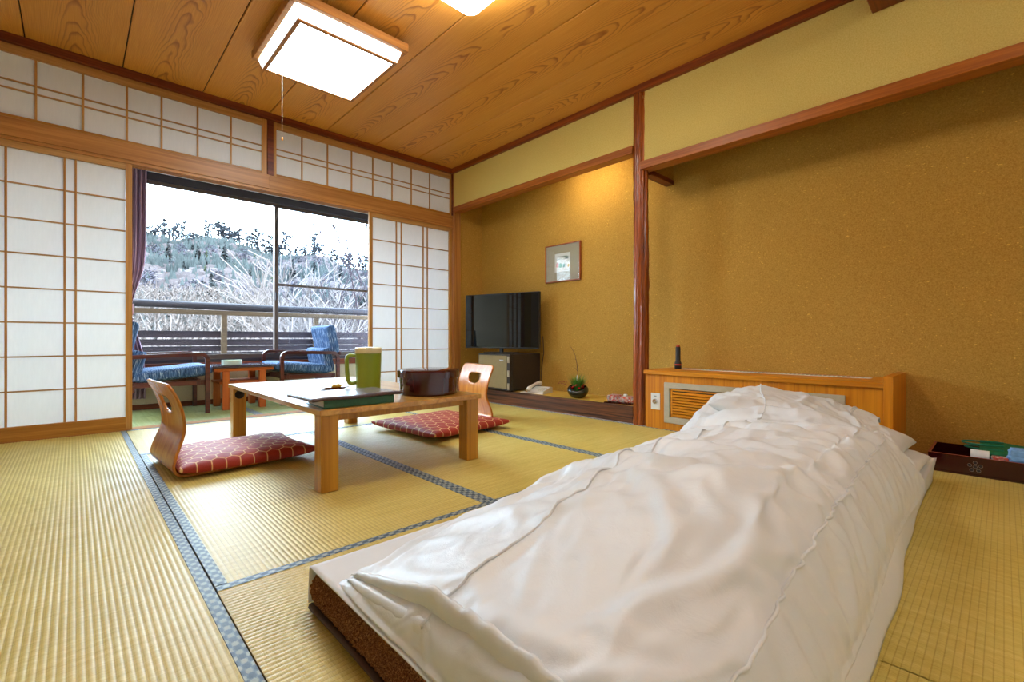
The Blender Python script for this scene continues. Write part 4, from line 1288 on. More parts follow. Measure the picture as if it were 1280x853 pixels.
# ------------------------------------------------------------------ heater cabinet
def cabinet():
    t = thing('heater_cabinet', 'long low wooden radiator cabinet with louvred grille behind the bed head', 'cabinet', (0, 0, 0))
    fx = 2.93
    obj('front_panel', BX(fx, fx + .02, .41, 1.735, 0, .372, bev=.001), M['cab_z'], t)
    obj('top_board', BX(fx - .015, BX_ - .002, .41, 1.742, .372, .40, bev=.002), M['cab_y'], t)
    obj('end_panel', BX(fx - .018, BX_ - .002, .372, .41, 0, .434, bev=.002), M['cab_z'], t)
    g = obj('grille_frame', BX(fx - .012, fx, .568, 1.588, .285, .323, bev=.002), M['grey'], t)
    bm = BX(fx - .012, fx, .568, 1.588, .05, .088, bev=.002); bx(bm, fx - .012, fx, 1.548, 1.588, .088, .285, bev=.002); bx(bm, fx - .012, fx, .568, .608, .088, .285, bev=.002)
    bx(bm, fx - .006, fx + .002, .608, 1.548, .088, .092); 
    obj('grille_frame', bm, M['grey'], t)
    bm = BX(fx - .008, fx, 1.530, 1.540, .096, .277); bx(bm, fx - .008, fx, .616, .626, .096, .277); bx(bm, fx - .008, fx, .616, 1.54, .270, .280); bx(bm, fx - .008, fx, .616, 1.54, .093, .103)
    obj('inner_frame', bm, M['cab_y'], t)
    boxo('grille_back', fx - .0015, fx - .0005, .61, 1.546, .09, .284, M['black'], t, bev=0)
    for k in range(9):
        z = .107 + k * .0185
        bm = BX(-.009, .009, -.45, .45, -.0028, .0028, bev=.001)
        o = obj('louvre_slat', bm, M['cab_y'], t, loc=(fx - .007, 1.078, z)); o.rotation_euler = (0, math.radians(-42), 0)
    gr = boxo('top_grille', 3.17, 3.23, .50, 1.585, .40, .404, M['white'], t)
    for k in range(46):
        y = -.51 + k * .0225
        b_ = boxo('grille_slot', -.018, .018, y, y + .014, .0018, .0023, M['black'], gr, bev=0)
    p = boxo('control_plate', fx - .004, fx, 1.622, 1.69, .130, .243, M['white'], t, label='white heater control plate')
    b = bmesh.new(); lathe(b, [(0, .016), (.012, .016), (.016, .012), (.018, 0), (0, 0)], 20)
    bmesh.ops.transform(b, matrix=Matrix.Rotation(-math.pi / 2, 4, 'Y'), verts=b.verts)
    o = obj('knob', b, M['chrome'], p, True, 35); o.location = (-.002, .0, .0)
    boxo('knob_mark', -.0032, -.002, -.008, .008, .034, .038, M['black'], p, bev=0)
cabinet()
def torch():
    t = thing('flashlight', 'black flashlight with red ring standing upright on the radiator cabinet', 'flashlight', (3.20, 1.63, .40))
    b = bmesh.new(); lathe(b, [(0, 0), (.022, 0), (.024, .004), (.024, .045), (.017, .058), (.0165, .155), (.015, .160), (0, .160)], 24)
    obj('body', b, M['black'], t, True, 35)
    b = bmesh.new(); lathe(b, [(.0245, .026), (.0252, .028), (.0252, .033), (.0245, .035)], 24); obj('ring', b, M['red'], t, True)
    b = bmesh.new(); lathe(b, [(.013, .160), (.013, .170), (0, .171)], 20); obj('end_cap', b, M['red'], t, True, 40)
torch()

# ------------------------------------------------------------------ lacquer tray with amenities
def amenity():
    t = thing('amenity_tray', 'long dark red lacquer tray box by the ochre wall, flower-shaped cutouts', 'tray', (2.944, .247, 0))
    L, Wd, H = .62, .315, .085
    obj('base', BX(0, Wd, -L, 0, 0, .008), M['lacquer'], t)
    boxo('side', 0, .009, -L, 0, .008, H, M['lacquer'], t); boxo('side', Wd - .009, Wd, -L, 0, .008, H, M['lacquer'], t)
    boxo('end', .009, Wd - .009, -.009, 0, .008, H, M['lacquer'], t); boxo('end', .009, Wd - .009, -L, -L + .009, .008, H, M['lacquer'], t)
    boxo('rim', -.0005, .0095, -L, 0, H, H + .0012, M['lacqueredge'], t); boxo('rim', .0095, Wd, -.0095, .0005, H, H + .0012, M['lacqueredge'], t)
    for k in range(6):
        a = math.radians(90 + 72 * k); r = .019 if k < 5 else 0
        b = bmesh.new(); lathe(b, [(.0072, 0), (.0072, .0006), (.0065, .0006), (.0065, 0)], 16)
        bmesh.ops.transform(b, matrix=Matrix.Rotation(-math.pi / 2, 4, 'Y'), verts=b.verts)
        o = obj('cutout_glint', b, M['grey'], t, True, 30); o.location = (-.0002, -.158 + r * math.cos(a), .043 + r * math.sin(a))  # grey ring paints the pale glint on the hole edge
        b = bmesh.new(); lathe(b, [(0, .0007), (.0063, .0005)], 16); bmesh.ops.transform(b, matrix=Matrix.Rotation(-math.pi / 2, 4, 'Y'), verts=b.verts)
        o = obj('cutout_dark', b, M['black'], t); o.location = (-.0002, -.158 + r * math.cos(a), .043 + r * math.sin(a))  # black disc stands for the dark inside of the hole
    # contents
    g = thing('folded_bag', 'folded dark green cloth bag with teal handles in the lacquer tray', 'bag', (3.13, -.02, .010))
    n, m = 30, 20; P = np.zeros((n, m, 3))
    for i in range(n):
        for j in range(m):
            u, v = i / (n - 1), j / (m - 1)
            x = -.085 + .165 * v; y = .10 - .36 * u
            P[i, j] = (x, y, .092 + .010 * mnoise.noise(Vector((x * 14, y * 9, 2))) + .022 * v)
    o = obj('bag_body', grid_bm(P), M['greenbag'], g, True); sm = o.modifiers.new('s', 'SOLIDIFY'); sm.thickness = .022; sm.offset = -1
    for z, r1, dy in ((.118, .050, .0), (.098, .040, -.01)):
        pts = [(-.05, .02, z)] + [(-.0 - r1 * math.cos(a) * 1.0, .105 + dy + .055 * math.sin(a), z - .004) for a in np.linspace(0, math.pi, 13)] + [(.05, .02, z)]
        obj('handle', tube(bmesh.new(), pts, .0040, 8), M['teal'], g, True)
    b = tube(bmesh.new(), [(0, .03, 0), (0, -.03, 0)], [.022, .022], 14)
    o = obj('rolled_towel', b, M['sheet'], None, True, 40, loc=(2.99, .075, .092)); props(o, 'white rolled hand towel at the front of the lacquer tray', 'towel')
    b = BX(-.02, .02, -.028, .028, -.03, .028, bev=.004)
    o = obj('toothbrush_packet', b, M['print'], None, loc=(2.99, .012, .068)); props(o, 'clear packet with red print between towel and blue packet in the tray', 'packet')
    n = 16; P = np.zeros((n, n, 3))
    b = bmesh.new(); bmesh.ops.create_icosphere(b, subdivisions=4, radius=1)
    for v in b.verts:
        q = v.co.copy(); k_ = max(abs(q.x), abs(q.y), abs(q.z)); q = q / k_ * .75 + q * .25
        nz_ = .12 * mnoise.noise(q * 3.1)
        v.co = Vector((q.x * .04, q.y * .085, q.z * .055)) * (1 + nz_)
    o = obj('plastic_packet', b, M['bluebag'], None, False, loc=(3.0, -.095, .085)); props(o, 'crumpled pale blue plastic packet in the right end of the lacquer tray', 'packet')
amenity()

# ------------------------------------------------------------------ bed
def seg_dist(X, Y, a, b):
    ax, ay = a; bx_, by_ = b; dx, dy = bx_ - ax, by_ - ay
    t = np.clip(((X - ax) * dx + (Y - ay) * dy) / (dx * dx + dy * dy), 0, 1)
    px, py = ax + t * dx, ay + t * dy
    side = np.sign((X - ax) * dy - (Y - ay) * dx)
    return np.hypot(X - px, Y - py), side, t
def ridge(X, Y, pts, w, h, fade=True):
    """smooth fold along a polyline; returns height"""
    best = np.full(X.shape, 1e9); tt = np.zeros(X.shape); n = len(pts) - 1
    for i in range(n):
        d, s, t = seg_dist(X, Y, pts[i], pts[i + 1])
        m = d < best; best = np.where(m, d, best); tt = np.where(m, (i + t) / n, tt)
    f = np.exp(-(best / w) ** 2)
    if fade: f = f * np.clip(np.sin(np.pi * np.clip(tt, .02, .98)) * 1.6, 0, 1)
    return h * f

NX, NY = 176, 110
XS, XE = .405, 2.52
def sst(a,b,x):
    t=np.clip((x-a)/(b-a),0,1); return t*t*(3-2*t)
def zsurf(x,y,yl,yr):
    """top of the mass, world z, given plan x,y and left / right edges"""
    H=.195+.02*np.sin((x-.5)*3.0)+.012*pnoise(x*3,y*3)
    t=np.clip((yl-y)/(yl-.34),0,1)
    left=np.sin(t*np.pi/2)
    tr=np.clip((y-yr)/(.34-yr),0,1)
    right=(1-(1-tr)**2.2)**.62
    p=np.where(y>.34,left,right)
    eL=1-np.exp(-np.clip(yl-y,0,9)/.03)
    z=.10+H*p+.045*eL*np.where(y>.34,1,np.clip(tr*3,0,1))
    # pillow hump
    rim=np.interp(y,[.12,.20,.25,.36,.55,.80,.93,1.0,1.05],[.13,.165,.20,.275,.345,.385,.365,.29,.12])
    s=sst(1.80,2.25,x)
    z=np.where(s>0,(1-s)*z+s*np.maximum(rim-.015*(2.45-x)/.3,.1),z)
    return z
def build():
    u=np.linspace(0,1,NX); v=np.linspace(0,1,NY)
    # foot face: first part of u climbs from sheet to rim
    P=np.zeros((NX,NY,3))
    for i in range(NX):
        for j in range(NY):
            # plan position with dense sampling near edges
            a=u[i]; b=v[j]
            x=XS+(XE-XS)*a
            yl=.968+.067*float(sst(.42,1.15,np.array(x)))+.010*math.sin(x*5)+.01*math.sin(x*11+1); yr=.185+.012*math.sin(x*4.2+1)
            yr=yr+ .19*float(sst(2.0,2.45,np.array(x)))
            bb=.5-.5*math.cos(math.pi*b); bb=.5*bb+.5*b
            y=yl+(yr-yl)*bb
            P[i,j]=(x,y,0)
            P[i,j,2]=zsurf(np.array(x),np.array(y),yl,yr)
    # foot rounding
    d=(P[...,0]-XS)
    f=np.clip(d/.07,0,1); f=(1-(1-f)**2)**.5
    P[...,2]=.10+(P[...,2]-.10)*f
    dh=np.clip((XE-P[...,0])/.05,0,1); fh=(1-(1-dh)**2)**.5
    mn=np.where(P[...,1]<.45,.85,.35); P[...,2]=.10+(P[...,2]-.10)*(mn+(1-mn)*fh)
    # resample rows by arc length in x so the steep foot has enough rows
    Q=np.zeros_like(P)
    for j in range(NY):
        s=np.concatenate([[0],np.cumsum(np.linalg.norm(np.diff(P[:,j],axis=0),axis=1))])
        t=np.linspace(0,s[-1],NX)
        for k in range(3): Q[:,j,k]=np.interp(t,s,P[:,j,k])
    P=Q.copy()
    for i in range(NX):
        s=np.concatenate([[0],np.cumsum(np.linalg.norm(np.diff(Q[i],axis=0),axis=1))])
        t=np.linspace(0,s[-1],NY)
        for k in range(3): P[i,:,k]=np.interp(t,s,Q[i,:,k])
    X_,Y_=P[...,0],P[...,1]
    F=np.zeros_like(X_)
    for pts,w,h in [([(.98,1.02),(1.02,.84),(.99,.66),(.90,.45)],.045,.018),([(1.16,1.0),(1.20,.82),(1.18,.66),(1.08,.40)],.04,.022),([(1.33,1.0),(1.40,.84),(1.42,.64),(1.36,.42)],.04,.022),
       ([(1.52,1.0),(1.62,.80),(1.64,.60),(1.55,.36)],.04,.026),([(1.74,1.0),(1.80,.78),(1.80,.55),(1.68,.3)],.04,.022),([(.66,.96),(.72,.82),(.70,.66)],.05,.010),
       ([(1.95,1.0),(2.05,.70),(2.1,.45),(2.05,.28)],.035,.020),([(1.6,.45),(1.8,.42),(2.1,.36)],.03,.014),([(.8,.42),(.95,.34),(1.1,.24)],.05,.014)]:
        F+=ridge(X_,Y_,pts,w,h); F-=ridge(X_,Y_,[(q+w*1.7,r_) for q,r_ in pts],w,h*.7)
    P[...,2]+=F*np.clip((P[...,2]-.11)/.05,0,1)
    return P
# wrinkle heights of the cover along its normal, in 0.6 mm steps, one row per station from foot to head
WRINKLE = [
7,7,6,5,4,3,3,3,3,3,3,2,2,2,2,2,2,2,2,2,2,2,1,1,1,1,1,1,1,1,1,1,1,1,1,1,1,1,1,1,1,1,1,1,1,1,1,1,1,1,1,1,1,1,1,1,1,1,1,1,1,1,1,1,1,1,1,1,1,1,1,1,1,1,1,1,1,1,1,1,1,1,1,1,1,1,1,1,1,1,1,1,1,1,1,1,1,1,1,1,1,1,1,1,1,2,2,4,7,8,
6,7,8,10,12,14,15,17,18,19,19,19,20,20,21,22,24,25,26,26,27,27,27,27,27,27,27,27,27,27,27,27,27,27,27,27,26,26,25,24,24,24,24,23,23,23,24,24,25,26,27,27,27,27,27,27,27,27,28,28,28,28,27,27,27,27,26,26,26,26,26,26,26,27,27,26,26,26,26,26,26,25,25,25,25,25,25,25,25,25,25,25,25,27,27,27,27,27,26,26,26,26,25,24,22,21,17,11,10,3,
5,-1,-2,1,-5,2,-3,-1,2,5,10,7,10,10,15,17,11,17,12,10,10,9,8,8,9,8,9,9,9,9,9,9,9,9,11,17,11,11,12,11,12,11,16,11,11,12,12,12,12,14,20,12,11,10,10,10,10,10,10,10,10,10,11,10,10,10,10,10,10,10,10,11,12,15,21,25,27,25,24,24,20,13,12,11,12,12,12,12,12,12,12,12,14,19,12,11,11,11,11,9,8,8,4,2,-1,4,-1,9,13,2,
4,6,6,-1,2,-1,3,1,0,-3,3,0,1,4,7,5,14,8,8,10,11,8,10,11,12,12,12,13,12,12,12,12,12,12,14,9,15,15,9,12,11,11,14,11,11,11,11,10,15,19,9,11,12,12,11,12,13,11,14,14,15,16,17,21,22,23,22,22,21,19,17,15,11,13,18,23,25,24,22,23,17,11,11,12,12,12,12,13,11,12,12,15,19,10,13,11,12,11,9,9,11,10,7,8,8,7,4,13,15,1,
4,1,3,10,9,9,8,7,5,4,2,4,-1,0,-2,8,10,5,6,7,5,9,10,9,10,10,10,10,11,11,11,11,12,12,11,16,10,13,16,10,12,10,12,11,11,11,10,14,20,10,12,15,13,11,13,13,12,14,15,14,15,16,17,19,20,22,23,24,23,21,18,14,13,11,15,20,23,22,19,21,14,10,11,12,12,12,13,13,11,11,16,18,10,15,13,11,9,8,9,9,8,9,9,7,7,8,12,10,18,1,
3,4,10,10,9,9,9,9,9,9,10,9,5,-1,6,8,0,-1,4,2,7,7,4,5,6,6,6,7,8,9,10,10,10,11,11,11,16,10,11,17,9,10,9,10,10,10,13,19,10,12,16,12,11,13,12,12,13,13,13,14,14,15,16,16,17,19,21,23,25,24,21,16,12,11,12,17,21,21,17,19,13,10,12,12,12,13,14,13,12,15,16,10,17,14,11,11,11,10,8,7,4,3,4,6,8,8,9,9,19,1,
3,9,8,7,7,7,7,7,9,10,12,14,14,7,7,-2,2,7,8,7,6,5,4,4,2,5,5,5,5,5,6,6,7,7,7,8,9,14,9,8,15,8,9,9,8,10,18,9,11,16,13,12,12,12,11,12,12,12,12,13,13,14,14,14,14,15,16,19,22,25,25,20,14,11,11,14,18,19,15,17,11,10,12,12,13,11,16,12,13,16,9,17,14,9,6,7,7,8,7,7,7,8,11,13,14,14,13,9,20,1,
3,3,8,6,4,1,0,1,3,5,8,12,15,19,9,6,6,1,-4,1,-4,2,-1,0,2,3,3,3,4,4,4,5,5,6,6,5,5,7,12,6,5,13,6,6,7,15,8,8,15,12,11,11,11,11,11,11,11,11,11,12,12,12,13,13,12,12,12,14,17,21,24,24,17,11,10,12,15,17,13,15,10,11,12,12,13,10,15,10,11,10,20,12,9,8,7,7,6,5,4,5,6,7,7,8,8,9,9,10,20,1,
4,8,2,0,-1,-2,-2,-2,-1,1,4,8,14,16,13,8,5,-5,2,-4,0,3,3,2,1,1,1,2,2,2,2,3,3,4,5,5,5,5,6,12,7,6,13,2,15,8,7,13,10,8,7,8,8,9,9,9,9,9,11,12,12,12,13,13,13,12,11,10,12,15,19,22,22,13,10,10,13,15,12,12,9,12,11,12,12,10,9,12,1,17,12,5,5,6,6,7,7,7,8,8,10,10,12,13,14,15,14,11,20,1,
4,4,8,5,3,2,1,-1,-1,3,8,13,16,12,4,-4,-5,6,5,3,2,-4,0,0,-3,-4,-3,-3,0,0,0,1,2,2,2,3,4,3,4,5,12,5,5,14,8,5,13,10,7,7,7,6,8,7,7,8,6,9,10,11,12,12,13,13,13,13,11,10,8,9,12,16,20,19,10,11,9,12,9,8,9,8,14,12,10,8,7,8,18,13,5,5,6,5,6,5,6,6,7,7,7,8,8,9,10,12,15,18,19,1,
4,9,4,1,-1,-2,-2,-1,3,9,14,16,12,3,-6,-3,5,-2,-5,-5,-5,1,1,1,1,0,0,0,0,-1,-1,-1,-1,0,1,1,2,3,3,3,4,12,3,7,3,13,11,5,6,7,6,8,7,7,9,6,10,11,10,9,9,9,9,11,13,14,14,12,10,8,7,9,13,18,18,8,13,8,8,7,6,13,16,12,12,13,14,15,6,1,3,8,8,7,7,7,7,7,7,8,8,8,9,9,10,9,10,12,19,1,
4,8,3,1,0,-1,0,5,10,15,17,13,3,-6,0,6,-1,-5,-3,0,1,1,1,1,1,1,1,1,1,1,1,0,0,0,1,1,-2,0,3,2,3,5,12,4,13,8,3,4,4,3,7,6,7,8,5,9,10,8,7,7,8,8,8,8,9,13,15,15,14,11,9,8,9,13,18,18,11,7,7,6,15,17,14,14,13,12,10,4,5,6,8,5,4,5,6,7,7,8,7,8,8,8,9,10,10,10,9,10,19,1,
3,8,8,8,5,3,6,12,17,19,13,4,-5,0,6,1,-4,-5,-3,-1,0,0,-2,-2,-3,-4,-2,-1,0,1,1,1,2,1,1,1,1,-2,-1,3,-1,2,6,14,6,1,3,2,2,7,7,7,8,4,9,8,6,7,8,9,10,9,9,8,6,10,13,15,17,15,12,9,8,8,12,16,17,14,2,14,15,7,5,3,2,2,3,7,6,5,5,6,6,7,7,8,8,7,8,8,8,8,9,10,11,11,13,12,19,1,
3,1,3,5,10,7,15,19,20,15,5,-5,0,5,2,-3,-6,-4,-2,-2,-2,-4,-5,-6,-6,-6,-6,-5,-4,-2,-1,0,1,2,3,3,4,3,1,-1,2,-4,-2,8,-1,0,-1,3,5,4,3,6,1,9,9,7,6,7,8,8,7,9,7,5,4,8,11,11,9,14,14,12,10,5,6,13,15,11,18,16,6,5,8,8,7,7,7,5,5,4,4,5,7,8,9,8,7,8,8,8,8,8,9,9,10,10,10,10,19,1,
4,9,7,8,10,17,21,22,17,7,-3,-3,3,3,-1,-6,-6,-3,-3,-5,-6,-6,-6,-6,-6,-6,-6,-6,-7,-6,-5,-5,-4,-1,1,3,5,6,7,5,2,5,-4,2,-4,0,1,1,-3,2,4,-1,6,9,8,7,7,7,7,5,3,8,7,5,4,8,9,7,5,8,14,14,12,7,4,12,14,17,12,16,12,10,8,5,0,4,5,5,5,5,5,7,8,10,8,6,8,8,7,7,7,8,9,10,11,12,13,12,20,1,
4,12,14,17,21,23,24,21,11,0,-5,0,3,0,-4,-6,-4,-5,-6,-6,-6,-5,-4,-5,-5,-5,-5,-5,-5,-6,-7,-7,-6,-6,-4,-2,2,5,8,10,11,10,8,-2,-2,0,-7,-6,1,4,-1,5,9,8,8,8,7,6,3,1,4,7,8,7,5,7,7,4,0,3,11,13,12,11,9,2,11,13,12,11,4,1,0,5,5,6,6,5,4,5,6,9,10,9,5,8,8,7,7,7,7,7,8,9,9,10,11,10,19,1,
4,11,12,13,20,26,24,15,4,-4,-3,2,2,-2,-6,-5,-4,-4,-5,-5,-4,-5,-5,-5,-5,-5,-5,-5,-5,-5,-5,-5,-6,-6,-6,-5,-3,1,4,8,12,14,15,14,6,4,6,7,7,7,6,3,-4,2,3,4,5,5,0,3,5,7,7,7,8,7,6,5,1,6,0,3,11,10,8,0,7,9,7,10,8,7,6,6,6,6,5,5,4,5,8,10,10,5,8,9,7,6,6,7,7,8,9,10,11,12,13,10,19,1,
4,9,8,14,21,28,20,9,-1,-5,0,2,0,-4,-6,-6,-5,-5,-4,-5,-5,-5,-6,-6,-6,-6,-6,-6,-7,-6,-6,-5,-5,-5,-6,-6,-5,-3,0,4,8,12,16,20,23,20,17,12,8,3,-4,-2,-9,-4,-3,-1,0,-2,3,3,3,0,3,4,5,6,6,6,5,5,2,-5,6,7,7,6,0,8,9,10,7,6,5,4,5,6,5,4,5,7,10,10,5,8,9,7,6,6,6,7,9,10,11,12,14,15,16,16,20,1,
4,5,14,21,27,26,15,4,-4,-3,1,1,-2,-5,-5,-5,-6,-6,-6,-6,-6,-6,-6,-6,-6,-6,-6,-7,-6,-5,-5,-4,-5,-5,-6,-7,-6,-6,-4,-1,3,7,11,15,21,18,12,6,1,-2,-6,-2,-7,-5,-7,-5,-1,1,-1,-4,-6,0,0,1,1,2,3,3,1,0,-5,-1,-7,6,6,7,9,10,9,8,0,-2,0,-2,-2,0,5,4,5,10,11,4,8,8,7,6,6,6,7,8,9,9,9,9,10,10,11,11,20,1,
4,13,19,25,28,23,11,1,-4,-1,2,0,-4,-5,-5,-5,-5,-4,-4,-5,-6,-6,-6,-6,-6,-6,-6,-6,-5,-4,-4,-5,-6,-7,-7,-6,-5,-6,-6,-4,-2,2,6,13,19,14,7,1,-4,-6,-7,-3,-3,-7,-5,0,1,-1,-5,-8,-6,-2,-2,-4,-6,-6,-2,1,-3,-5,-1,-6,-4,4,-6,-1,2,5,7,8,6,0,-3,-3,-2,4,1,3,9,10,4,8,8,6,6,6,6,7,8,9,9,9,10,10,11,11,12,10,20,1,
3,9,18,27,29,20,8,-1,-3,0,1,-1,-4,-5,-6,-6,-5,-4,-4,-5,-5,-5,-6,-6,-6,-6,-6,-5,-4,-4,-5,-6,-7,-6,-5,-4,-5,-6,-6,-6,-4,-2,3,11,16,10,3,-2,-5,-3,-7,-8,-7,-5,0,2,0,-4,-8,-7,-3,-2,-5,-8,-8,-8,-7,2,-1,-2,-3,-2,6,4,-7,-9,-8,-6,1,6,8,7,4,0,1,6,5,5,9,4,8,7,6,6,6,6,6,6,6,7,7,7,8,8,9,10,11,10,20,1,
3,14,22,27,29,17,7,-1,-3,0,1,-3,-5,-5,-5,-5,-5,-3,-4,-6,-6,-5,-5,-6,-6,-6,-5,-4,-3,-4,-6,-7,-6,-6,-4,-4,-5,-6,-7,-7,-6,-4,0,9,11,12,3,-4,-6,-3,-6,-6,-2,1,3,1,-4,-7,-8,-5,-3,-4,-7,-7,-5,-4,-8,-3,5,7,5,8,11,4,-7,-5,-4,-6,-7,-4,4,8,9,8,4,8,2,6,3,7,7,5,5,5,5,5,6,7,8,9,10,11,12,12,13,12,12,10,20,1,
3,15,21,27,29,18,7,-1,-3,0,0,-3,-5,-5,-3,-4,-5,-3,-5,-6,-5,-6,-6,-6,-6,-5,-5,-4,-4,-5,-7,-5,-4,-5,-6,-5,-4,-4,-4,-5,-7,-6,-3,4,11,11,2,-5,-6,-3,-5,-3,1,3,1,-4,-7,-8,-8,-5,-4,-5,-8,-7,-3,-3,-7,-7,-1,8,12,13,11,3,-6,-7,-4,-2,-2,-5,-4,2,9,11,12,4,-1,3,4,4,4,5,5,6,7,9,10,11,12,13,13,13,13,12,11,10,10,11,20,1,
3,15,22,27,29,17,7,-2,-3,0,0,-2,-4,-4,-3,-3,-4,-4,-5,-5,-4,-4,-6,-6,-6,-5,-4,-3,-5,-6,-6,-5,-4,-6,-6,-6,-5,-4,-4,-4,-6,-7,-5,1,9,10,2,-6,-7,-3,-1,1,3,1,-3,-6,-6,-5,-7,-7,-8,-8,-8,-5,-2,-3,-5,-8,-5,2,12,15,10,2,-6,-8,-5,-1,0,-2,-5,-2,5,9,11,10,6,2,4,5,7,9,10,11,12,13,13,14,13,12,10,8,7,8,9,11,14,17,20,1,
3,15,22,27,30,21,9,-2,-3,0,1,0,-1,-2,-2,-3,-5,-6,-6,-5,-4,-5,-5,-6,-6,-6,-4,-4,-5,-6,-6,-6,-5,-6,-7,-6,-7,-7,-5,-4,-4,-6,-6,0,8,10,2,-7,-7,-5,-2,2,1,-1,-6,-7,-6,-5,-4,-6,-7,-8,-4,-2,-2,-4,-6,-8,-7,-3,7,15,9,2,-4,-8,-7,-2,1,2,-2,-5,2,5,8,11,11,13,14,14,14,14,14,14,14,14,13,11,8,7,7,9,12,16,19,21,24,25,16,1,
3,8,16,27,30,24,11,0,-1,0,0,0,0,0,0,-1,-2,-5,-6,-7,-6,-5,-4,-3,-5,-6,-4,-4,-6,-5,-4,-4,-6,-6,-6,-7,-7,-5,-7,-6,-3,-5,-6,-2,6,9,1,-7,-6,-2,0,1,-1,-6,-8,-7,-6,-5,-5,-7,-8,-5,-2,-2,-4,-7,-8,-8,-7,-7,1,11,14,8,1,-5,-8,-2,0,3,3,-3,-4,-3,2,8,11,14,14,15,15,15,15,14,12,10,7,6,7,10,14,17,20,20,21,20,20,20,20,1,
4,13,15,24,29,28,17,4,-3,-1,-1,-2,0,0,0,1,1,-1,-2,-4,-6,-6,-6,-3,-3,-5,-6,-6,-6,-5,-4,-3,-5,-6,-7,-7,-5,-3,-1,-3,-6,-4,-6,-3,5,9,0,-7,-4,-1,0,-2,-5,-8,-5,-4,-4,-4,-6,-8,-6,-3,-2,-4,-7,-8,-6,-5,-5,-8,-3,7,12,12,7,0,-6,-8,-5,1,4,4,1,-3,-1,5,6,14,15,15,16,15,13,9,7,5,7,10,14,17,19,19,18,15,13,11,12,11,20,1,
4,14,14,19,26,29,22,10,-2,-4,-3,-2,-1,-3,-3,-1,1,2,1,0,-4,-6,-6,-4,-3,-5,-4,-6,-6,-6,-5,-3,-6,-6,-6,-5,-5,-4,0,-5,-7,-6,-6,-4,3,8,-2,-6,-3,-1,-5,-6,-7,-6,-7,-3,-4,-6,-8,-6,-3,-3,-4,-7,-8,-7,-4,-4,-8,-4,-7,3,6,10,11,8,3,-4,-7,-4,2,5,3,-2,-2,0,7,13,15,15,13,10,6,5,6,10,14,17,18,18,17,15,13,11,11,11,11,10,19,1,
4,14,17,18,22,28,26,17,6,-3,-5,-3,-3,-4,-4,-3,-1,0,2,3,1,-2,-4,-5,-4,-4,-3,-5,-6,-6,-6,-5,-2,0,1,1,1,2,1,-6,-7,-6,-5,-4,2,8,-2,-3,-3,-6,-6,-3,-4,-7,-6,-3,-4,-7,-7,-4,-3,-4,-5,-7,-8,-5,-4,-7,-8,-2,-8,-7,-3,2,9,11,9,1,-4,-6,-2,5,5,1,-1,1,7,14,14,11,6,4,6,9,13,16,17,18,18,17,16,15,14,13,13,12,11,10,19,1,
4,12,18,20,23,27,26,23,15,6,-2,-5,-5,-5,-5,-4,-3,-2,-1,2,3,3,1,-2,-4,-4,-2,-2,-2,-3,-2,0,2,2,1,1,0,-4,-6,-4,1,1,0,0,1,7,0,-7,-8,-6,-3,-2,-5,-8,-6,-2,-5,-6,-4,-3,-4,-7,-7,-8,-8,-5,-4,-8,-8,0,-1,-6,-8,-5,1,8,12,10,2,-3,-3,4,6,2,0,3,11,11,5,4,5,8,12,15,16,17,16,14,12,9,8,7,7,8,8,9,9,10,20,1,
3,5,10,20,22,25,24,25,23,16,7,0,-3,-4,-5,-5,-4,-4,-3,-1,1,4,4,3,0,-1,1,2,3,3,3,4,3,0,-4,-5,-6,-8,-4,4,7,8,9,9,8,7,1,-7,-7,-3,-1,-3,-7,-7,-4,-2,-3,-3,-4,-7,-8,-8,-7,-7,-8,-5,-4,-8,-7,0,1,-2,-7,-8,-6,1,9,13,11,3,-2,0,6,2,2,9,8,2,6,7,11,13,15,14,13,10,8,6,6,7,9,11,13,15,16,16,17,17,20,1,
3,13,8,9,9,12,21,21,24,23,18,10,3,-1,-4,-5,-4,-2,-1,0,1,4,5,5,6,6,6,6,6,6,6,6,5,0,-3,-5,-7,-8,-2,-1,2,8,12,7,2,-1,-5,-8,-4,-1,-2,-5,-8,-5,-3,-3,-5,-7,-8,-6,-8,-8,-8,-8,-7,-5,-4,-8,-7,0,2,-1,-8,-8,-8,-5,3,12,16,13,5,1,5,2,8,5,-1,5,8,11,12,12,11,7,6,5,7,9,12,14,15,16,16,16,15,14,14,10,20,1,
4,13,17,16,17,8,8,13,15,21,23,19,13,5,-1,-3,-5,0,2,3,3,3,3,3,4,4,4,3,3,4,5,6,7,6,5,3,1,-1,-5,-4,-3,2,8,13,8,2,-2,-4,-1,0,-4,-7,-7,-4,-4,-6,-8,-8,-6,-5,-7,-8,-8,-7,-6,-4,-5,-8,-6,0,3,-1,-8,-7,-7,-7,-2,8,16,18,15,5,3,7,2,-2,5,6,8,8,6,5,5,6,8,11,13,14,15,14,13,12,10,9,9,9,10,10,20,1,
4,12,14,17,18,10,4,2,5,11,18,22,21,15,5,-1,-5,-5,-5,-5,-5,-5,-5,-5,-2,0,-1,-2,-2,-2,-1,0,3,6,7,6,5,4,3,1,-1,-4,2,9,14,11,5,-1,-2,-1,-5,-7,-7,-5,-5,-7,-8,-6,-5,-5,-5,-6,-6,-5,-4,-4,-7,-8,-5,-1,4,-1,-7,-8,-7,-8,-5,4,14,21,22,12,6,3,2,2,9,3,3,4,4,7,10,13,13,13,13,11,10,8,7,8,9,11,14,15,17,17,20,1,
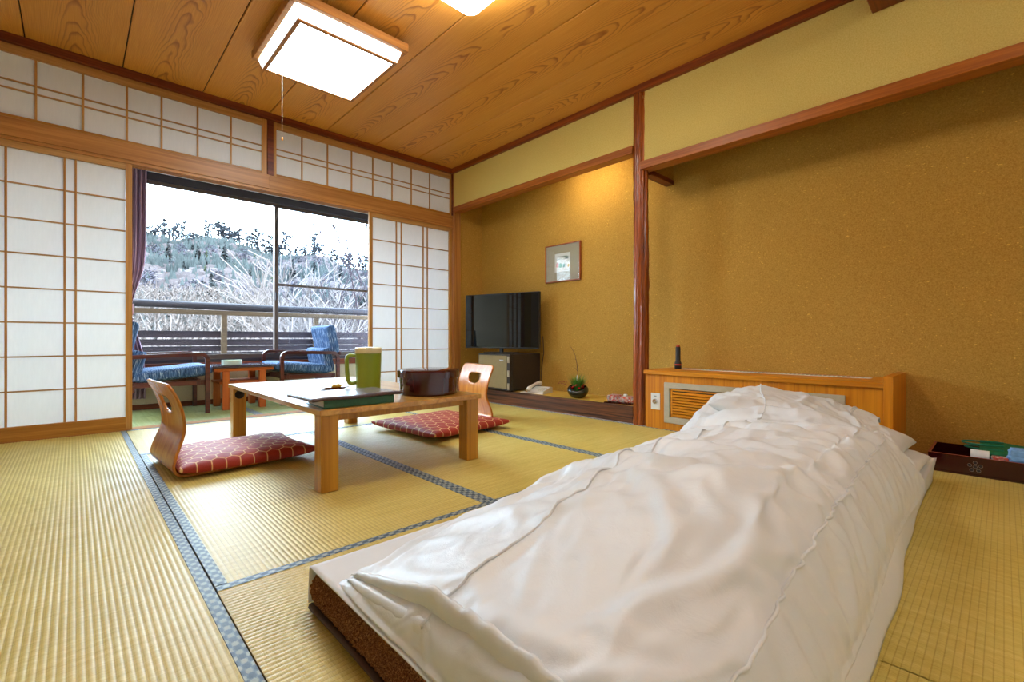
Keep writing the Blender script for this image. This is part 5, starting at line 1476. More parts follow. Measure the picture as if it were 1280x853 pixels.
3,10,11,14,18,14,7,2,-1,1,7,15,20,20,14,5,-2,-5,0,0,-1,-2,-4,-5,-6,-6,-6,-6,-6,-5,-4,-3,-2,1,7,3,1,0,0,-1,-2,-5,-3,4,11,14,14,9,2,-2,-5,-7,-7,-5,-6,-8,-6,-6,-6,-8,-8,-8,-7,-5,-3,-5,-8,-7,-3,3,5,-2,-7,-8,-7,-7,-7,0,11,20,25,22,18,15,12,11,12,11,11,12,12,13,13,12,10,9,7,6,6,8,10,12,13,14,14,13,14,12,20,1,
3,1,4,7,10,17,13,6,0,-3,-1,4,11,18,19,14,3,-4,-6,-5,-5,-5,-5,-5,-5,-3,-3,-5,-5,-6,-5,-5,-4,2,6,3,-1,-4,-6,-7,-7,-7,-4,0,5,12,14,15,12,7,0,-4,-7,-7,-8,-8,-6,-8,-8,-4,-4,-5,-3,-3,-5,-8,-6,-3,2,6,4,-2,-6,-8,-8,-7,-8,-2,7,19,25,18,12,8,6,5,6,3,4,6,7,9,7,6,5,5,6,8,9,10,11,11,10,9,9,8,9,10,20,1,
3,10,12,15,11,10,9,10,5,0,-5,-3,1,8,15,19,11,0,-6,-2,-3,-4,-5,-5,-4,-3,-3,-3,-4,-5,-5,-5,-5,-4,2,6,6,5,2,-3,-7,-7,-5,-1,3,9,7,11,14,12,7,1,-2,-5,-6,-7,-7,-7,-5,-1,-2,-2,-4,-7,-8,-5,0,4,7,6,4,1,-4,-7,-5,-7,-8,-4,5,17,25,22,15,9,4,1,0,2,7,7,5,4,5,6,7,8,9,9,9,9,9,8,9,9,10,11,12,10,20,1,
4,10,13,16,17,15,11,6,0,-3,-5,-4,-2,1,6,17,15,7,-5,-3,-3,-4,-6,-6,-6,-6,-6,-5,-6,-6,-5,-3,-5,-5,-5,-4,-4,-1,5,3,-2,-7,-6,-3,3,2,2,5,11,12,12,9,4,1,0,-1,1,1,0,-5,-3,-3,-7,-8,-5,1,6,7,6,3,1,-3,-2,-4,-4,-6,-8,-5,3,13,25,23,20,16,11,6,8,7,6,5,6,7,9,11,12,12,13,13,13,13,13,13,13,13,12,11,11,10,20,1,
3,10,13,17,19,11,5,1,-3,-3,-3,-4,-4,-1,3,14,17,9,-3,-6,-6,-6,-6,-6,-6,-6,-6,-6,-6,-6,-6,-6,-4,0,2,2,-3,-3,2,5,-2,-5,-7,-5,-1,-3,-2,1,6,3,6,8,9,9,8,6,5,2,-4,-7,-6,-8,-7,-4,2,7,7,4,0,-3,-5,-7,-8,-8,-6,-5,-8,-5,4,16,24,22,20,19,18,14,11,6,7,8,8,9,8,7,6,6,6,6,6,6,7,7,8,8,8,8,9,10,20,1,
3,4,7,12,19,14,5,-1,-3,-4,-5,-5,-5,-3,1,10,17,12,1,-5,-3,-1,0,0,0,0,0,-1,-1,-2,-3,-5,-5,-2,1,4,-1,-5,-5,-2,6,4,-1,-5,-6,-6,-5,0,1,-4,-4,-3,-1,4,6,1,-2,0,-2,-3,-8,-6,0,4,7,7,3,-1,-4,-7,-8,-8,-8,-8,-7,-5,-8,-4,5,17,22,18,13,14,16,18,9,3,3,4,4,4,5,5,6,8,10,13,14,15,16,16,17,17,17,17,17,18,21,1,
3,11,14,12,13,16,7,-1,-4,-5,-4,-3,-4,-4,-2,7,15,15,5,-3,-2,-1,-1,-2,-3,-2,-1,0,0,1,0,-1,-2,-2,0,4,2,-4,-6,-3,4,7,7,6,0,-4,-6,-7,-7,-7,0,-4,-5,-3,2,-3,-6,-8,-7,-4,-6,-1,5,8,7,4,1,-2,-5,-8,-7,-4,-3,-4,-4,-6,-8,-2,7,19,20,14,8,8,10,13,16,14,14,15,16,16,16,16,16,17,17,16,16,15,14,13,12,11,10,9,10,11,20,1,
3,12,15,18,19,11,4,-1,-3,-4,-3,-3,-4,-5,-4,3,13,17,11,1,-5,-5,-2,-4,-5,-5,-3,-2,-1,0,1,2,2,2,1,2,5,0,-6,-5,2,3,3,7,8,4,2,-3,-3,-7,1,-1,-6,-6,-2,-7,-7,-2,-3,-2,0,5,8,7,3,-2,-5,-6,-7,-6,-4,-1,-2,-4,-6,-9,-5,2,12,19,15,7,3,2,4,7,12,10,5,5,6,6,6,7,7,7,7,7,7,7,7,7,7,8,9,11,12,10,20,1,
3,13,14,16,19,13,6,1,-3,-4,-3,-5,-5,-5,-5,-1,9,16,14,7,0,-6,-2,-4,-6,-6,-6,-6,-6,-5,-4,-3,0,2,4,5,7,2,-3,-7,0,-2,-1,2,7,9,5,1,-6,-5,1,-1,-7,-5,-8,-6,-2,5,6,8,9,9,6,3,-1,-6,-7,-7,-5,-2,0,-1,-4,-7,-8,-6,0,8,16,17,10,2,-1,-2,1,4,8,2,7,6,6,6,5,5,5,5,6,6,6,7,7,8,9,10,10,11,10,10,20,1,
3,12,6,7,8,15,12,8,3,-2,-4,-1,-4,-3,-3,-4,4,14,14,9,0,-5,-2,-2,-2,-3,-4,-5,-6,-7,-6,-6,-5,-3,-1,2,7,1,-5,-3,-2,-5,-4,2,8,8,2,-4,-7,-2,0,-1,-7,-6,-2,3,7,10,11,9,7,3,-1,-5,-6,-4,-6,-4,-1,-1,-5,-8,-7,-6,-4,-1,5,12,17,12,3,-2,-3,1,6,6,-1,2,8,7,7,6,6,7,7,7,7,7,7,7,7,8,7,8,9,10,14,10,20,1,
3,4,8,17,8,5,3,4,7,1,0,-1,0,5,7,0,0,11,13,10,2,-5,-5,-6,-3,-4,-5,-6,-5,-4,-4,-5,-6,-5,-2,2,8,1,-5,-6,-7,-4,-5,3,9,3,-2,-6,-7,-2,-2,-6,-4,4,6,8,10,11,6,2,-2,-5,-6,-6,-3,-3,-3,-2,-2,-7,-8,-3,3,4,6,8,12,16,15,6,-1,-3,1,6,2,0,1,6,8,8,6,5,6,8,8,8,8,7,7,7,7,7,10,13,15,16,13,10,20,1,
3,13,17,19,15,7,3,1,1,7,7,4,4,7,11,9,0,6,7,9,4,-4,-5,-2,-6,-6,-6,-6,-4,-3,-2,-3,-5,-5,-2,2,8,4,-3,-6,-5,-5,-6,-1,8,7,-1,-6,-7,-3,-5,-5,3,4,5,6,7,9,7,5,2,-5,-7,-7,-7,-8,-8,-7,-4,-8,-2,6,8,8,9,11,13,17,7,1,-1,1,6,8,6,5,6,7,7,6,4,5,8,10,10,9,8,7,7,7,9,13,16,17,15,10,9,10,20,1,
3,8,14,22,19,15,10,5,2,2,5,10,9,9,13,14,6,-2,-1,1,4,-3,-3,1,-1,-5,-5,-4,-2,-2,-4,-6,-6,-5,-3,2,8,6,-1,-5,-6,-6,-6,-5,4,8,8,-1,-5,-6,-6,-1,2,-2,-4,-5,-2,3,-2,-4,2,3,3,-2,-3,-4,-6,-7,-6,-3,6,7,6,1,2,3,6,13,14,5,4,7,8,7,6,5,5,6,3,4,6,9,11,11,10,8,7,7,8,10,16,17,15,10,9,10,14,15,20,1,
3,14,19,17,16,16,15,12,9,6,8,11,12,13,15,16,12,3,-2,-4,-4,-5,-3,1,3,-2,-4,-5,-5,-5,-5,-2,1,-3,-3,0,6,6,0,-5,-4,-2,-1,-5,-4,-1,9,8,1,-5,-6,-2,-2,-5,-5,0,-5,-7,-8,-8,-7,0,4,8,9,8,7,6,6,7,8,6,1,-1,-2,-2,0,4,14,11,10,7,5,2,-2,-2,-1,1,8,10,11,12,12,10,8,7,7,8,12,17,16,11,8,10,13,13,11,10,20,1,
3,16,13,9,7,7,11,12,12,12,12,12,12,12,13,14,18,10,3,-2,-5,-5,-3,2,4,-1,-4,-5,-5,-5,0,4,1,-2,-3,-2,2,5,-1,-5,-4,-2,1,-2,-5,-4,5,10,7,1,-5,-6,-7,-5,-2,4,4,2,1,-1,-5,-6,-3,0,4,10,10,9,8,9,9,8,2,0,-1,-2,-1,3,14,11,6,0,-2,-3,-1,1,2,5,9,12,13,12,10,7,6,7,9,13,17,12,8,7,9,10,10,8,9,10,20,1,
4,11,20,12,6,2,1,7,7,7,6,5,3,0,0,2,7,16,11,4,-2,-6,-4,1,3,-1,-5,-4,-4,-3,-2,5,1,-1,-3,-4,-3,1,-4,-1,-5,-4,-1,-5,-5,-5,-4,5,8,7,0,-4,-4,-1,2,7,7,6,5,2,-1,-3,-4,-1,6,8,6,1,1,4,7,10,10,9,8,8,10,5,13,5,0,-2,-2,-1,0,-2,-1,2,7,14,10,7,5,5,6,9,15,16,9,7,7,8,9,9,10,13,16,17,20,1,
4,15,19,19,15,11,6,-2,-1,3,1,-2,-4,-4,-1,3,-1,9,13,12,7,0,-4,-1,3,0,-4,-6,-7,-7,-1,5,2,0,-1,-3,-4,-5,-3,1,-2,-5,-5,0,2,2,-5,-5,-2,6,5,0,2,6,9,10,9,8,8,7,6,4,0,7,7,4,-1,-3,-3,-2,0,3,7,10,12,14,15,17,6,2,-1,-3,-4,-3,-3,0,3,9,12,8,4,4,6,9,12,19,15,7,8,9,10,12,12,14,15,14,13,12,20,1,
4,14,19,20,17,11,2,-2,-4,-4,-4,-4,-1,3,5,-1,-3,4,8,12,13,10,2,3,6,5,2,-1,-4,-6,1,7,7,6,6,4,2,1,1,4,1,-2,-3,0,5,7,3,-3,-6,2,9,9,10,10,8,3,-1,-2,2,4,6,8,8,0,-3,-5,-5,-6,-6,-6,-6,-5,-3,0,7,12,17,18,18,14,11,9,8,9,9,11,12,11,6,5,6,9,12,15,17,16,2,6,6,6,6,7,7,7,8,8,9,10,20,1,
5,13,18,20,18,9,3,-1,-3,-4,-4,0,6,9,5,-1,-3,2,2,5,11,15,15,14,14,13,11,9,7,5,3,12,12,12,12,12,12,11,11,10,8,3,3,7,10,12,10,8,4,0,9,10,10,7,0,-3,-6,-7,-6,-3,1,4,3,-1,-6,-7,-7,-7,-4,-7,-7,-7,-7,-5,-2,4,14,17,14,12,11,10,11,12,14,15,14,7,6,9,10,11,12,11,8,5,13,15,16,17,17,18,18,18,18,18,18,18,21,1,
4,12,17,20,19,11,5,0,-2,-3,-3,5,9,8,4,0,-2,-1,-1,0,5,10,14,15,15,14,15,15,15,14,13,8,1,5,8,10,11,13,14,16,16,15,15,15,14,7,0,4,8,10,9,8,8,9,8,5,0,-7,-8,-7,-5,0,-5,-8,-8,-8,-5,-7,-3,-5,-3,0,-1,-2,-1,5,12,14,7,4,3,3,5,9,14,19,11,4,2,3,4,4,4,5,6,11,8,6,6,7,8,8,8,8,8,8,10,11,21,1,
4,4,10,19,19,16,10,3,4,7,-1,-1,6,2,1,-1,-2,-2,-2,-1,0,4,9,12,9,8,8,10,11,12,10,3,-2,-4,-1,1,3,4,6,7,9,16,16,15,11,3,-2,-5,-1,2,2,1,0,0,6,8,6,3,-6,-7,-3,-6,-8,-5,-4,-8,-7,-7,-7,1,2,0,2,2,3,6,10,12,3,-2,-3,-2,0,3,8,13,17,14,13,14,15,15,15,16,16,15,14,12,11,10,9,9,9,8,8,8,9,10,21,1,
4,12,13,15,16,16,15,7,11,11,6,-3,-4,-4,-3,-3,-3,-3,-2,-2,-2,-1,4,10,6,4,4,4,6,9,8,3,-2,-5,-5,-4,-3,-1,1,3,5,12,17,17,10,4,0,-4,-6,-5,-5,-5,-4,-3,-1,6,2,7,-1,-6,-6,-3,-5,-5,-8,-6,-2,-2,-8,-6,-1,0,-2,-4,-1,1,5,11,9,0,-4,-4,-3,0,3,8,15,11,7,6,6,6,6,6,6,6,6,7,7,8,8,8,9,9,9,10,12,13,21,1,
3,12,5,4,6,11,7,17,16,10,1,-5,-5,-5,-5,-5,-4,-4,-4,-3,-3,-3,-3,7,1,0,0,0,2,5,5,3,-2,-5,-5,-5,-4,-2,0,2,4,9,17,20,15,8,3,0,-2,-4,-4,-5,-5,-5,-4,2,3,1,7,-2,-5,-7,-8,-9,-7,-1,0,-1,-6,-3,-7,-7,-6,-4,-7,-8,-6,0,12,6,-2,-4,-2,1,6,12,12,8,6,6,5,9,9,8,8,7,7,7,7,7,7,8,8,8,9,9,10,10,20,1,
3,11,4,1,0,2,5,18,15,6,-1,-5,-5,-5,-5,-5,-5,-5,-5,-5,-4,-4,-4,-5,5,2,-1,-2,-4,-4,-4,-4,-4,-4,2,-1,-2,-2,0,1,3,5,12,20,18,10,4,1,-1,-3,-4,-4,-4,-4,0,-6,-6,-5,-2,7,5,2,2,2,0,0,-2,-6,-2,0,-1,-6,-7,-5,-7,-8,-4,5,11,9,5,0,2,7,11,6,3,1,1,4,9,10,9,8,7,6,7,7,8,9,9,9,10,10,10,10,10,10,21,1,
4,11,8,4,-1,0,9,20,14,4,-1,-3,-5,-5,-5,-5,-5,-5,-4,-5,-6,-5,-4,-4,-4,5,0,-2,-3,-3,1,3,3,-2,1,-1,-1,-2,-2,0,1,2,4,14,17,8,1,-1,-3,-4,-4,-4,-3,-1,-3,1,-1,-5,-4,3,5,6,6,4,-3,-6,-7,-8,-4,0,-2,-6,-8,-7,-7,-6,0,6,11,10,9,7,8,9,11,9,8,7,7,10,11,9,7,6,7,8,9,11,11,12,12,12,13,12,12,12,11,10,21,1,
4,6,11,5,-2,3,15,21,12,7,5,4,1,-3,-4,-5,-5,-5,-5,-4,-2,-5,-5,-5,-5,-5,3,-2,-3,-3,-3,3,-3,-5,-4,-3,-3,-3,-3,-3,-2,3,0,1,10,2,4,-2,-4,-5,-5,-5,-4,-1,-3,-1,2,-3,-7,-6,-1,2,5,6,1,-4,-7,-8,-8,-3,-8,-8,-7,-7,-7,-5,2,9,11,10,8,7,7,8,9,10,10,11,10,10,8,6,7,9,11,12,13,13,13,12,10,8,7,7,8,8,9,10,21,1,
5,10,12,4,-1,9,20,22,19,16,14,11,7,1,1,0,-1,-3,-4,-3,-1,-3,-4,-3,2,2,-4,-3,-2,3,3,-3,3,-1,-5,-5,-4,-4,-4,-4,-4,-3,5,0,-4,5,-1,-4,-2,3,-1,-4,-5,-5,-1,0,2,1,-1,-3,-8,-6,-3,3,6,6,2,2,-3,-5,-1,-6,-7,-7,-7,-4,3,11,12,9,6,5,5,5,6,3,6,10,9,6,6,8,12,13,13,13,12,10,7,6,6,8,10,12,14,15,16,16,21,1,
5,6,12,1,4,15,21,17,10,7,11,11,11,9,8,6,4,1,-1,-1,0,-3,-5,-1,4,7,5,3,3,4,8,2,1,6,-1,-5,-5,-4,-4,-4,-5,-5,1,6,-5,-5,-5,-4,3,7,4,0,-3,-5,-3,-1,0,0,-5,-6,-7,-7,-7,-5,-1,5,10,11,10,7,6,-1,-2,-4,-6,-5,5,14,8,2,-3,-5,-5,-4,-2,2,10,7,2,5,11,13,13,12,10,7,6,6,7,8,11,12,13,13,12,10,9,10,21,1,
4,14,7,5,10,20,18,9,4,6,7,8,8,9,9,8,7,6,4,3,1,-2,-4,-3,1,8,10,11,10,9,9,8,1,8,2,-3,-4,-4,-4,-3,-4,-5,-2,7,-2,-5,-5,-2,4,8,8,4,0,-4,-6,-6,-6,-6,-5,0,0,0,-2,-2,-1,2,9,9,3,7,10,9,8,6,-1,-5,8,11,8,5,3,2,3,5,8,9,5,1,1,9,13,10,6,5,5,5,7,9,11,11,11,11,10,9,8,8,9,10,21,1,
4,16,14,10,18,21,14,5,0,-1,0,2,3,4,6,7,8,8,8,7,5,3,0,-3,-1,4,2,1,0,-2,-2,0,-1,8,2,-3,-4,-5,-4,-3,-2,-4,-4,6,4,-1,-4,-3,2,8,9,8,5,1,-4,-5,-4,-4,-2,2,3,4,5,5,6,8,9,5,-2,-1,4,7,11,12,9,-3,-1,5,-1,-2,-1,-1,2,5,11,6,4,5,10,10,5,4,4,6,8,9,10,10,11,10,10,9,9,9,9,9,10,10,20,1,
4,11,21,16,23,17,9,2,-2,-4,-4,-4,-3,-1,2,3,4,6,7,7,8,8,7,5,4,3,-2,-5,-7,-5,-2,-5,0,6,0,-3,-4,-4,-5,-5,-3,-2,-5,-2,6,3,-2,-5,-1,6,8,8,7,6,2,-2,2,3,5,6,6,6,6,6,7,6,4,1,-5,-7,-5,-2,2,11,14,3,-4,-6,-6,-1,-5,-6,-4,-2,1,9,11,14,13,3,3,4,5,5,5,6,6,6,6,6,6,7,7,7,8,8,9,10,20,1,
3,15,23,24,20,12,4,0,-3,-5,-5,-3,-5,-5,-4,-3,-2,-1,2,4,6,7,9,9,8,6,1,-6,-2,-1,1,-3,5,6,3,-1,-1,0,-1,-3,-4,-2,-6,-4,3,4,1,-2,-3,6,8,8,3,2,7,8,8,7,7,5,3,1,-3,-2,2,1,-5,-7,-8,-7,-8,-7,-4,3,9,13,7,-2,-7,-5,-1,-5,-4,-3,2,-3,1,8,16,10,7,6,6,6,6,7,8,10,11,13,14,15,15,16,16,16,17,18,21,1,
3,14,25,23,15,7,0,-3,-5,-5,-6,-6,-6,-6,-4,-1,-2,-3,-3,-1,1,3,3,7,10,11,10,6,3,-4,5,8,9,9,9,8,7,7,5,4,2,0,-4,0,0,6,7,6,6,6,-3,5,7,7,8,8,7,6,4,2,0,-4,-6,-4,0,-5,-7,-3,-4,-4,-7,-7,-7,-4,1,7,11,7,1,-5,-4,-1,5,4,2,-4,-1,5,15,9,11,10,11,11,12,13,13,13,13,13,13,13,13,13,13,12,12,12,21,1,
3,18,23,20,10,3,-2,-3,-3,-6,-5,-4,-3,-3,-5,-5,-4,-3,-3,-3,-2,-1,0,2,6,10,13,13,12,10,8,-2,-1,4,6,8,9,9,9,9,9,8,6,2,8,9,9,9,8,7,4,-5,-2,3,7,7,5,0,-1,-3,-4,-6,-6,-4,-1,-7,-3,-1,-4,-6,-7,-6,-8,-7,-5,-2,3,9,0,-2,0,6,7,1,-3,-3,5,3,8,15,3,4,4,4,5,5,6,6,6,6,7,7,7,7,8,8,9,10,20,1,
3,18,21,18,8,1,-2,-1,-3,-5,-6,-6,-4,-3,-2,-3,-4,-4,-4,-3,-3,-2,-1,0,2,5,9,16,13,9,5,-3,-3,0,0,2,4,6,8,10,11,12,13,14,13,11,10,8,7,5,4,2,-6,-1,7,10,5,0,-3,-4,-5,-6,-5,-5,-6,-6,0,-1,-5,-5,-5,-8,-8,-7,-4,0,9,4,1,2,7,10,6,4,-3,-1,8,8,9,5,14,14,15,15,15,15,15,15,15,15,15,14,14,14,14,14,14,13,21,1,
3,19,16,16,6,0,-1,-1,-1,-3,-4,-5,-6,-6,-4,-5,-5,-5,-5,-5,-4,-3,-3,-2,0,3,14,16,10,5,1,-3,-3,0,-2,-2,-1,0,1,3,6,9,12,14,12,5,3,1,-1,-1,0,3,-2,-1,4,10,1,-3,-4,-4,-4,-5,-5,-6,-6,-2,0,-2,-6,-6,-8,-5,-1,-2,0,5,9,10,9,10,11,5,0,-3,4,7,7,1,0,3,13,8,6,6,7,7,7,8,8,8,9,9,9,9,9,8,9,10,20,1,
3,18,21,12,5,1,-3,-4,-4,-1,-2,-3,-3,-5,-6,-5,-5,-5,-5,-5,-5,-4,-4,-3,-3,-2,11,10,4,0,-1,-1,-2,-3,-3,-3,-3,-2,-1,0,2,4,8,13,13,8,0,-1,0,1,5,0,-2,-1,7,0,-5,-5,-4,-1,-3,-2,-5,-6,-7,-2,-6,-7,-8,-6,0,3,3,6,8,8,6,4,5,7,9,7,0,-5,1,8,2,0,1,5,14,11,8,6,6,7,7,7,7,7,8,8,9,9,11,11,12,12,21,1,
3,17,23,19,10,4,2,2,0,-4,-4,-5,-4,-3,-3,-5,-6,-6,-5,-4,-4,-4,-4,-2,0,8,-4,-4,-3,2,-1,-1,-2,-2,-2,-3,-3,-3,-3,-3,-2,-1,2,8,4,7,-2,-1,4,-1,-3,-3,-3,-3,-4,-3,5,-2,-5,-5,-4,-3,-7,-7,-7,-6,-2,-6,-2,3,5,6,7,8,8,1,-2,-4,-4,-1,5,8,3,-4,-3,7,11,7,7,11,14,11,8,5,7,7,7,7,7,8,9,9,11,12,10,9,9,10,20,1,
3,13,24,23,16,10,6,8,3,1,-2,-4,-5,-6,-5,-2,-3,-3,-3,-2,-2,-1,-1,-1,1,8,-4,-2,1,-4,-4,-4,-4,-3,-2,-1,1,4,6,3,1,-1,-2,-2,4,-2,5,0,-3,-3,-2,6,6,4,2,2,8,2,-3,-6,-6,-6,-2,1,1,2,-2,-2,3,4,2,0,0,5,6,-1,-5,-7,-8,-6,-2,5,6,1,-4,3,13,13,12,13,11,7,4,8,8,8,8,8,8,9,9,10,10,7,8,8,9,10,20,1,
3,14,22,25,22,17,11,12,11,9,6,3,1,0,-3,-5,-6,-6,-6,-5,-4,-2,0,2,4,6,-6,0,2,0,-2,-6,-5,-5,-5,-4,-3,0,3,6,7,7,3,-2,-4,-2,1,7,-2,-5,-5,-2,6,8,5,8,10,5,-1,-4,-4,-2,2,2,-3,0,2,3,2,0,-3,-5,-4,1,5,3,-3,-7,-7,-8,-5,1,7,-1,-3,5,15,15,12,9,5,4,8,10,9,9,9,9,9,9,9,9,8,14,15,15,16,17,20,1,
4,9,17,26,25,21,18,16,14,13,11,9,7,5,3,2,0,-3,-4,-4,-4,-2,1,4,8,5,-6,0,1,-3,-6,-6,-6,-6,-6,-6,-7,-6,-4,-1,1,5,7,1,2,0,5,7,2,-6,-5,-1,-3,7,9,9,9,8,7,4,0,4,5,0,-5,-5,-2,-2,-4,-7,-7,-7,-7,-6,1,4,0,-4,-8,-7,0,6,5,-2,0,9,17,14,8,5,5,8,11,11,11,11,11,10,9,8,8,9,17,16,15,14,12,10,19,1,
4,12,18,24,25,16,10,8,6,8,9,9,9,8,6,5,2,0,-3,-5,-5,-2,3,9,10,2,-6,2,0,-4,-7,-7,-6,-6,-5,-5,-5,-7,-6,-4,-1,2,7,5,3,6,7,5,4,-5,0,1,-7,3,4,2,-1,-1,3,6,8,9,4,-1,-5,-7,-8,-8,-8,-6,-3,-4,-4,-5,-6,2,2,-2,-6,-6,1,7,1,-2,6,15,18,12,6,6,10,12,13,12,10,8,6,6,6,8,11,17,11,9,9,8,9,11,19,1,
4,8,16,20,23,20,11,3,1,2,5,2,4,6,6,6,5,3,0,-3,-6,-2,4,10,8,-1,-4,3,0,-4,-6,-6,-6,-6,-6,-5,-3,-5,-3,0,3,5,6,6,6,3,-2,-4,3,4,5,3,-7,0,0,-3,-5,-6,-4,-1,4,7,7,2,-3,-6,-8,-8,-6,-4,-7,-8,-8,-8,-8,0,0,0,0,-2,7,6,0,4,13,18,17,11,10,12,11,10,6,5,5,6,7,10,13,20,18,10,11,13,13,13,14,16,19,1,
4,9,13,14,20,20,16,9,-3,0,3,-1,0,5,5,5,6,2,3,1,-4,1,5,6,1,-5,-4,2,-3,-4,-5,-6,-6,-6,-6,-6,-5,0,2,3,4,3,1,1,0,-3,-7,-8,-1,3,6,6,-6,-5,-4,-6,-7,-8,-8,-6,-3,2,7,7,3,-3,-5,-7,-8,-7,-6,-4,1,2,-6,-7,-8,-8,-1,4,10,3,6,13,18,17,17,14,9,2,3,4,6,10,12,14,17,18,21,12,2,7,7,7,8,8,9,10,19,1,
3,2,4,8,13,19,15,11,6,-4,1,-3,-1,4,0,1,4,6,7,7,7,6,5,3,-6,-5,2,-1,3,-1,-4,-5,-5,-6,-6,-5,-5,1,2,1,-2,-3,-4,-5,-6,-7,-5,-7,-6,-2,6,10,4,-6,-7,-7,-8,-7,-7,-8,-7,-5,0,6,7,7,6,6,0,-2,0,2,7,8,2,-2,-5,-7,-6,-1,10,14,15,19,13,16,7,4,-2,4,7,10,13,14,15,16,17,18,18,16,13,16,17,17,18,18,18,17,20,1,
3,10,13,15,16,13,9,7,7,7,-4,-4,4,4,-1,-1,1,4,4,0,4,6,6,4,-5,-2,6,7,6,3,-2,-5,-5,-5,-4,0,-5,-5,-5,-6,-6,-6,-6,-6,-5,-2,-2,-5,-5,-3,2,10,11,5,-5,-6,-6,-6,-7,-7,-7,-7,-6,0,-1,-1,1,6,11,7,7,10,13,13,11,7,3,-1,-1,2,6,17,20,17,9,10,4,6,5,1,3,4,5,6,6,6,6,6,7,7,7,7,8,8,9,9,11,13,20,1,
4,12,15,12,9,5,0,-1,1,3,6,-5,3,-3,-3,-2,-1,2,2,-1,0,6,9,10,8,7,2,9,10,7,3,-2,0,0,-3,-3,-3,1,1,-3,-4,-4,-4,-4,-1,0,-1,-5,-4,-2,0,4,11,12,1,-3,-5,-6,-6,-7,-7,-6,-8,-8,-7,-5,-1,4,12,14,14,14,11,6,9,10,9,8,9,12,15,20,22,13,5,2,1,2,4,9,11,12,13,13,13,13,13,13,13,13,12,11,11,10,10,9,10,10,20,1,
4,12,13,4,0,-2,-1,2,6,12,5,4,-5,-2,-3,-3,-3,-3,-2,-2,-1,2,6,9,10,10,8,0,4,10,10,8,7,6,4,2,0,3,0,-2,-4,-4,-5,-5,-5,-5,-5,-3,2,0,0,2,6,13,4,-1,-3,-5,-6,-6,-7,-7,-7,-7,-5,4,11,12,13,12,10,5,1,-1,2,3,2,2,3,5,12,19,21,15,6,4,4,4,6,4,5,8,8,7,7,7,7,7,8,8,8,9,9,10,10,10,9,13,20,1,
4,12,10,3,1,5,9,11,15,13,9,4,-5,-5,-5,-5,-4,-4,-3,-2,-1,0,3,6,9,11,7,2,-4,5,8,9,9,9,9,9,8,7,5,2,-1,-1,-1,0,0,-4,-4,1,3,2,2,3,6,12,4,-1,-1,-1,-1,1,1,1,1,0,0,9,12,2,1,3,0,-5,-6,-8,-8,-8,-8,-8,-7,-3,5,15,20,15,8,1,-1,-1,0,5,3,4,5,6,7,8,9,8,8,8,8,9,9,9,10,10,11,10,20,1,
3,10,3,3,6,10,16,18,17,11,5,2,-6,-3,-4,-5,-5,-5,-4,-4,-3,-1,1,4,7,12,6,-1,-3,5,8,8,8,8,9,9,10,10,9,9,7,6,5,4,2,-3,-4,3,4,3,4,4,9,11,8,2,5,6,7,8,8,8,8,7,6,13,12,2,-5,-7,-9,-6,-7,-8,-8,-7,-6,-7,-8,-7,0,11,19,14,6,1,-1,-2,2,1,5,11,12,12,12,11,10,9,9,9,9,9,10,10,10,9,10,10,20,1,
3,2,6,16,18,20,21,21,17,9,2,-2,-6,-3,-4,-6,-6,-6,-5,-5,-5,-4,-2,5,8,10,9,0,-2,6,6,5,3,3,2,5,6,8,8,8,9,9,9,8,7,3,-2,6,8,9,11,12,13,13,13,12,13,13,13,13,13,13,13,14,15,14,14,6,-5,-8,-7,-6,-7,-7,-8,-5,-6,-7,-8,-8,-4,7,17,11,6,2,0,1,2,8,12,13,13,13,12,11,11,11,11,11,11,12,13,13,14,15,16,16,21,1,
4,11,16,17,19,22,23,23,18,9,2,-3,-5,-3,-3,-5,-5,-4,-2,-1,-3,-4,-4,-5,-4,-3,-2,-1,8,-2,-2,-2,-2,-1,0,0,2,5,4,2,0,4,6,7,4,10,9,4,9,10,9,7,3,7,9,9,9,8,8,8,8,8,8,7,5,4,12,10,-2,-7,-7,-7,-7,-8,-5,-4,-7,-8,-8,-6,-5,1,12,17,14,11,9,6,8,11,14,14,14,13,12,11,11,10,9,9,8,8,8,8,9,8,9,10,20,1,
4,11,9,11,15,22,25,24,19,14,10,5,-3,-4,-4,-3,-3,-3,-3,-2,-1,0,2,3,3,-1,5,10,0,-4,-3,3,0,-1,-1,0,0,3,2,0,-2,-1,0,5,9,11,12,12,10,5,0,4,6,4,8,5,1,1,0,-1,-1,-1,-1,-1,-1,0,9,12,1,-4,-6,-7,-8,-8,-5,-4,-3,-3,-2,-2,-3,-1,5,16,14,14,15,13,12,14,12,11,7,6,6,6,6,6,6,7,8,9,10,11,12,11,11,10,20,1,
4,5,13,13,16,20,26,23,14,10,7,10,2,-2,-4,-5,-6,-6,-6,-6,-6,-5,-5,-4,-3,-2,0,3,6,-5,2,-3,-3,-3,-3,-2,-2,-2,-2,-2,-2,-2,-2,0,4,4,9,12,9,3,0,1,8,9,5,1,-2,-3,-3,-2,-2,-2,-3,-3,-3,-3,1,13,10,3,-2,-5,-7,-8,-8,-7,-5,-1,1,2,4,8,12,6,5,6,13,13,11,3,3,4,5,6,7,8,9,10,11,11,11,12,12,11,10,9,9,10,20,1,
4,11,14,16,19,24,25,22,13,11,13,14,10,4,1,-2,-5,-6,-6,-6,-5,-5,-4,-2,1,4,8,8,-1,-7,1,-3,-4,-4,-4,-3,-3,-3,-3,-2,-2,-3,-3,-4,-4,-1,5,11,9,3,-1,1,9,4,0,-1,-3,-4,-4,-5,-5,-6,-6,-6,-5,-5,-2,9,14,10,4,-1,-4,-6,-7,-5,-3,-2,-7,-9,-7,-4,5,11,15,7,4,9,0,6,8,10,11,12,12,13,13,13,13,12,12,11,9,8,9,10,12,12,20,1,
